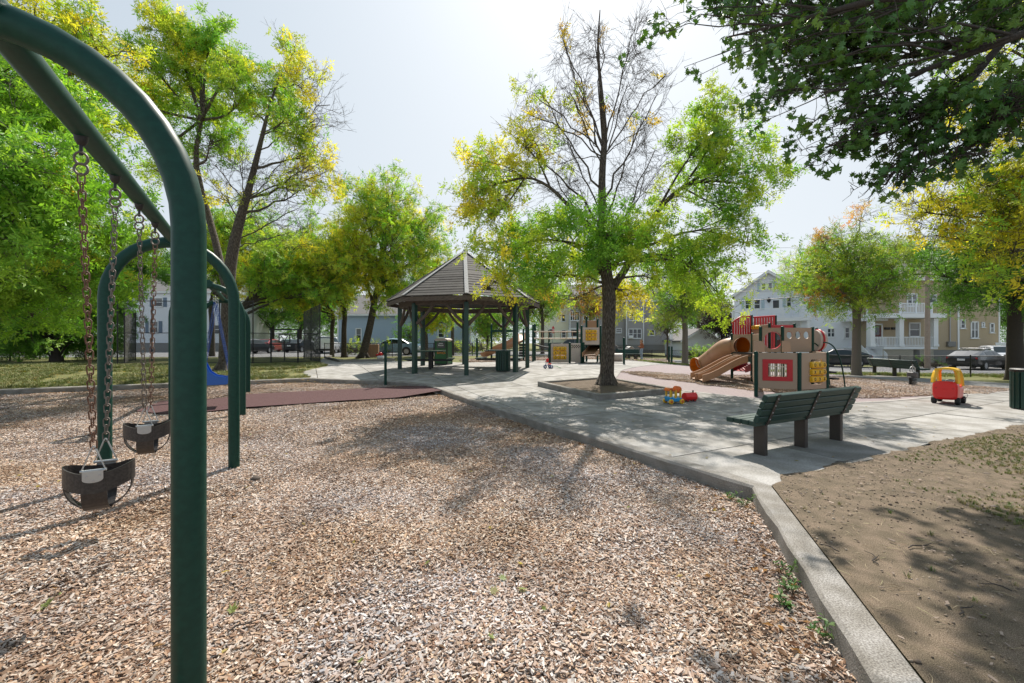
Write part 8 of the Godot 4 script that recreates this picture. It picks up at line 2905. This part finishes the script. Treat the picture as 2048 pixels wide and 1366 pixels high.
	L = h.len
	siding(h, "siding_white", 0.0, L, 0.2, 2.2, 6.0, 0.15, 0.0, 1.3)
	gable_roof(h, "roof_grey", 0.0, L, 2.2, 1.3, 0.0, 6.0)
	# lattice bin store before the white stair
	h = house_root("tan lattice screen before the white house stair", at_px(1662, 34.0), at_px(1696, 34.0), "garage")
	h.t.set_meta("category", "screen")
	h.t.name = "lattice_screen"
	b = MB.new()
	wire_mesh(b, Vector3(0, 0.1, 0), Vector3(h.len, 0.1, 0), 1.1, 0.11, 0.022)
	stuff(part(h.t, "lattice", b, "lattice"))
	b = MB.new()
	for q in [[0.0, 0.65, 0.08, 1.3], [h.len, 0.65, 0.08, 1.3], [h.len * 0.5, 0.1, h.len, 0.07], [h.len * 0.5, 1.22, h.len, 0.07]]: b.box(Vector3(q[0], q[1], 0), Vector3(q[2], q[3], 0.06))
	part(h.t, "frame", b, "lattice")

# ---------------------------------------------------------------- small things on the ground
func make_litter() -> void:
	R.seed = 171
	# fallen maple leaves on the chips
	var pal := [Color(0.3, 0.36, 0.12), Color(0.22, 0.3, 0.08), Color(0.36, 0.34, 0.16), Color(0.5, 0.4, 0.06)]
	var shapes := []
	for i in 3:
		var b := MB.new()
		b.colored = true
		maple_leaf(b, Transform3D(Basis(Vector3.RIGHT, rnd(-0.25, 0.25)) * Basis(Vector3.FORWARD, rnd(-0.3, 0.3)), Vector3.ZERO), 0.055, rnd(-0.6, 0.4))
		shapes.append(b)
	for q in [[85, 1208, 1.0], [462, 1230, 0.75], [985, 1195, 0.7], [1048, 1188, 0.75], [1005, 1168, 0.6], [853, 1135, 0.5], [1042, 1135, 0.45], [1103, 958, 0.5], [1255, 1018, 0.45], [720, 1335, 0.4], [75, 980, 0.4], [501, 872, 0.5], [1310, 1008, 0.4], [120, 1180, 0.35], [230, 985, 0.4], [985, 1290, 0.5], [1088, 1230, 0.35]]:
		var g := G2(q[0], q[1], -CHIP_DROP)
		var src: MB = shapes[R.randi() % 3]
		var b := MB.new()
		b.colored = true
		b.v = src.v.duplicate()
		b.n = src.n.duplicate()
		b.ix = src.ix.duplicate()
		var col: Color = pal[R.randi() % 4]
		for z in b.v.size(): b.c.append(col)
		var o := single("fallen_leaf", b, "leaf", "pale green fallen maple leaf lying on the wood chips", "leaf", Vector3(g.x, chip_h(g.x, g.y) + 0.03, -g.y), "fallen leaves on the wood chips")
		o.rotation.y = rnd(0, TAU)
		o.scale = Vector3.ONE * q[2] * 1.25
	# leaves blown along the kerbs and lawn
	var at := []
	var tint := []
	var lm: ArrayMesh
	var lb := MB.new()
	lb.colored = true
	leaflet(lb, Vector3(0, 0.004, 0), Vector3.RIGHT, Vector3.UP, 0.06, 0.026, 0.006)
	lm = lb.mesh()
	for i in 900:
		var k := R.randi() % 8
		var w := kerb_line[k + 1].lerp(kerb_line[k + 2], R.randf())
		var off := absf(R.randfn(0.0, 0.22))
		var dirn := (kerb_line[k + 2] - kerb_line[k + 1]).normalized()
		var side := Vector2(dirn.y, -dirn.x)
		var q := w + side * (0.04 + off)
		at.append(Transform3D(Basis(Vector3.UP, rnd(0, TAU)) * Basis(Vector3.RIGHT, rnd(-0.5, 0.5)), Vector3(q.x, chip_h(q.x, q.y) + 0.022, -q.y)))
		tint.append([Color(0.16, 0.075, 0.035), Color(0.24, 0.13, 0.06), Color(0.1, 0.055, 0.03), Color(0.4, 0.2, 0.05)][R.randi() % 4])
	for i in 500:
		var q := G2(rnd(0, 640), rnd(733, 770))
		at.append(Transform3D(Basis(Vector3.UP, rnd(0, TAU)).scaled(Vector3.ONE * 1.3), on(q.x, q.y, 0.05)))
		tint.append([Color(0.45, 0.3, 0.08), Color(0.3, 0.16, 0.06), Color(0.5, 0.35, 0.06)][R.randi() % 3])
	for i in 420:
		var q := Vector2(rnd(-8.0, 4.0), rnd(1.6, 11.0))
		if Geometry2D.is_point_in_polygon(q, chips_a) and in_view(q.x, q.y):
			at.append(Transform3D(Basis(Vector3.UP, rnd(0, TAU)) * Basis(Vector3.RIGHT, rnd(-0.4, 0.4)), Vector3(q.x, chip_h(q.x, q.y) + 0.02, -q.y)))
			tint.append([Color(0.2, 0.11, 0.05), Color(0.3, 0.17, 0.07), Color(0.14, 0.08, 0.045), Color(0.42, 0.33, 0.06)][R.randi() % 4])
	for i in 160:
		var q := G2(rnd(700, 1900), rnd(740, 930))
		if Geometry2D.is_point_in_polygon(q, plaza):
			at.append(Transform3D(Basis(Vector3.UP, rnd(0, TAU)), on(q.x, q.y, 0.006)))
			tint.append([Color(0.12, 0.08, 0.05), Color(0.3, 0.2, 0.08), Color(0.35, 0.3, 0.06)][R.randi() % 3])
	var o := scatter(self, "leaf_litter", lm, "leaf", at, tint)
	tag(o, "small dry leaves drifted along the kerb and over the lawn", "leaf litter")
	# weeds along the kerb
	for q in [[1497, 985, 0.16], [1490, 1012, 0.13], [1575, 1158, 0.15], [1582, 1180, 0.1], [1650, 1272, 0.14], [1566, 1213, 0.08], [1392, 960, 0.07], [1462, 1000, 0.1]]:
		var g := G2(q[0], q[1], -CHIP_DROP)
		var t := thing("kerb_weed", "small green weed growing from the chips against the kerb", "weed", Vector3(g.x, chip_h(g.x, g.y), -g.y), rnd(0, TAU), "weeds along the kerb")
		var b := MB.new()
		b.colored = true
		var lf := MB.new()
		lf.colored = true
		b.col = Color(0.12, 0.16, 0.05)
		for i in 6:
			var a := rnd(0, TAU)
			var tip := Vector3(cos(a) * q[2] * rnd(0.3, 0.9), q[2] * rnd(0.5, 1.1), sin(a) * q[2] * rnd(0.3, 0.9))
			b.tube([Vector3.ZERO, tip * Vector3(0.4, 0.6, 0.4), tip], [0.0025, 0.002, 0.0012], 4)
			for j in 5:
				var f := rnd(0.35, 1.0)
				var d := Vector3(rnd(-1, 1), rnd(0.0, 0.6), rnd(-1, 1)).normalized()
				lf.col = [Color(0.07, 0.17, 0.05), Color(0.12, 0.24, 0.06), Color(0.16, 0.27, 0.08)][R.randi() % 3]
				leaflet(lf, tip * f, d, (Vector3.UP - d * d.y).normalized(), rnd(0.03, 0.055), rnd(0.014, 0.024), 0.004)
		part(t, "stems", b, "grass_blade")
		part(t, "leaves", lf, "leaf")
	# a stone and twigs
	var st := thing("stone", "brown stone lying in the wood chips beside the green arch post", "stone", Vector3(G2(511, 962, -CHIP_DROP).x, -CHIP_DROP, -G2(511, 962, -CHIP_DROP).y))
	var sb := MB.new()
	var pr := []
	for i in 8: pr.append(Vector2(maxf(sin(PI * i / 7.0) * 0.05 * (1.0 + 0.15 * sin(i * 2.1)), 0.001), 0.03 - cos(PI * i / 7.0) * 0.035))
	sb.lathe(pr, 9)
	for z in sb.v.size(): sb.v[z] += sb.n[z] * 0.008 * noise.get_noise_3dv(sb.v[z] * 900.0)
	part(st, "rock", sb, "stone")
	for q in [[1840, 1095, 0.25, 0.3], [1745, 1120, 0.18, 1.2], [1660, 1100, 0.12, 2.0], [1930, 1225, 0.16, 0.5], [1690, 925, 0.3, 0.2], [1990, 1180, 0.14, 2.6], [1640, 985, 0.12, 0.9], [490, 1262, 0.16, 0.7]]:
		var g := G2(q[0], q[1]) if q[0] > 1000 else G2(q[0], q[1], -CHIP_DROP)
		var b := MB.new()
		var p := [Vector3(-q[2] * 0.5, 0, 0)]
		for i in range(1, 5): p.append(Vector3(q[2] * (i / 4.0 - 0.5), rnd(0.0, 0.012), rnd(-0.02, 0.02)))
		b.tube(p, [0.004, 0.005, 0.004, 0.003, 0.002], 5)
		b.tube([p[2], p[2] + Vector3(0.04, 0.006, 0.03)], [0.003, 0.0015], 4)
		var y := 0.016 if q[0] > 1000 else -CHIP_DROP + 0.03
		var tw := single("twig", b, "bark_dark", "thin dry twig lying on the bare dirt by the kerb" if q[0] > 1000 else "thin dry twig lying on the wood chips past the tall arch post", "twig", on(g.x, g.y, y), "twigs on the dirt" if q[0] > 1000 else "")
		tw.rotation.y = q[3]

func _ready() -> void:
	noise.seed = 3
	noise.frequency = 0.02
	noise.fractal_octaves = 2
	make_camera_and_light()
	make_materials()
	make_ground()
	make_houses()
	make_fences()
	make_trees()
	make_shelter()
	make_play_slides()
	make_play_back()
	make_swings()
	make_furniture()
	make_cars()
	make_people()
	make_toys()
	make_litter()
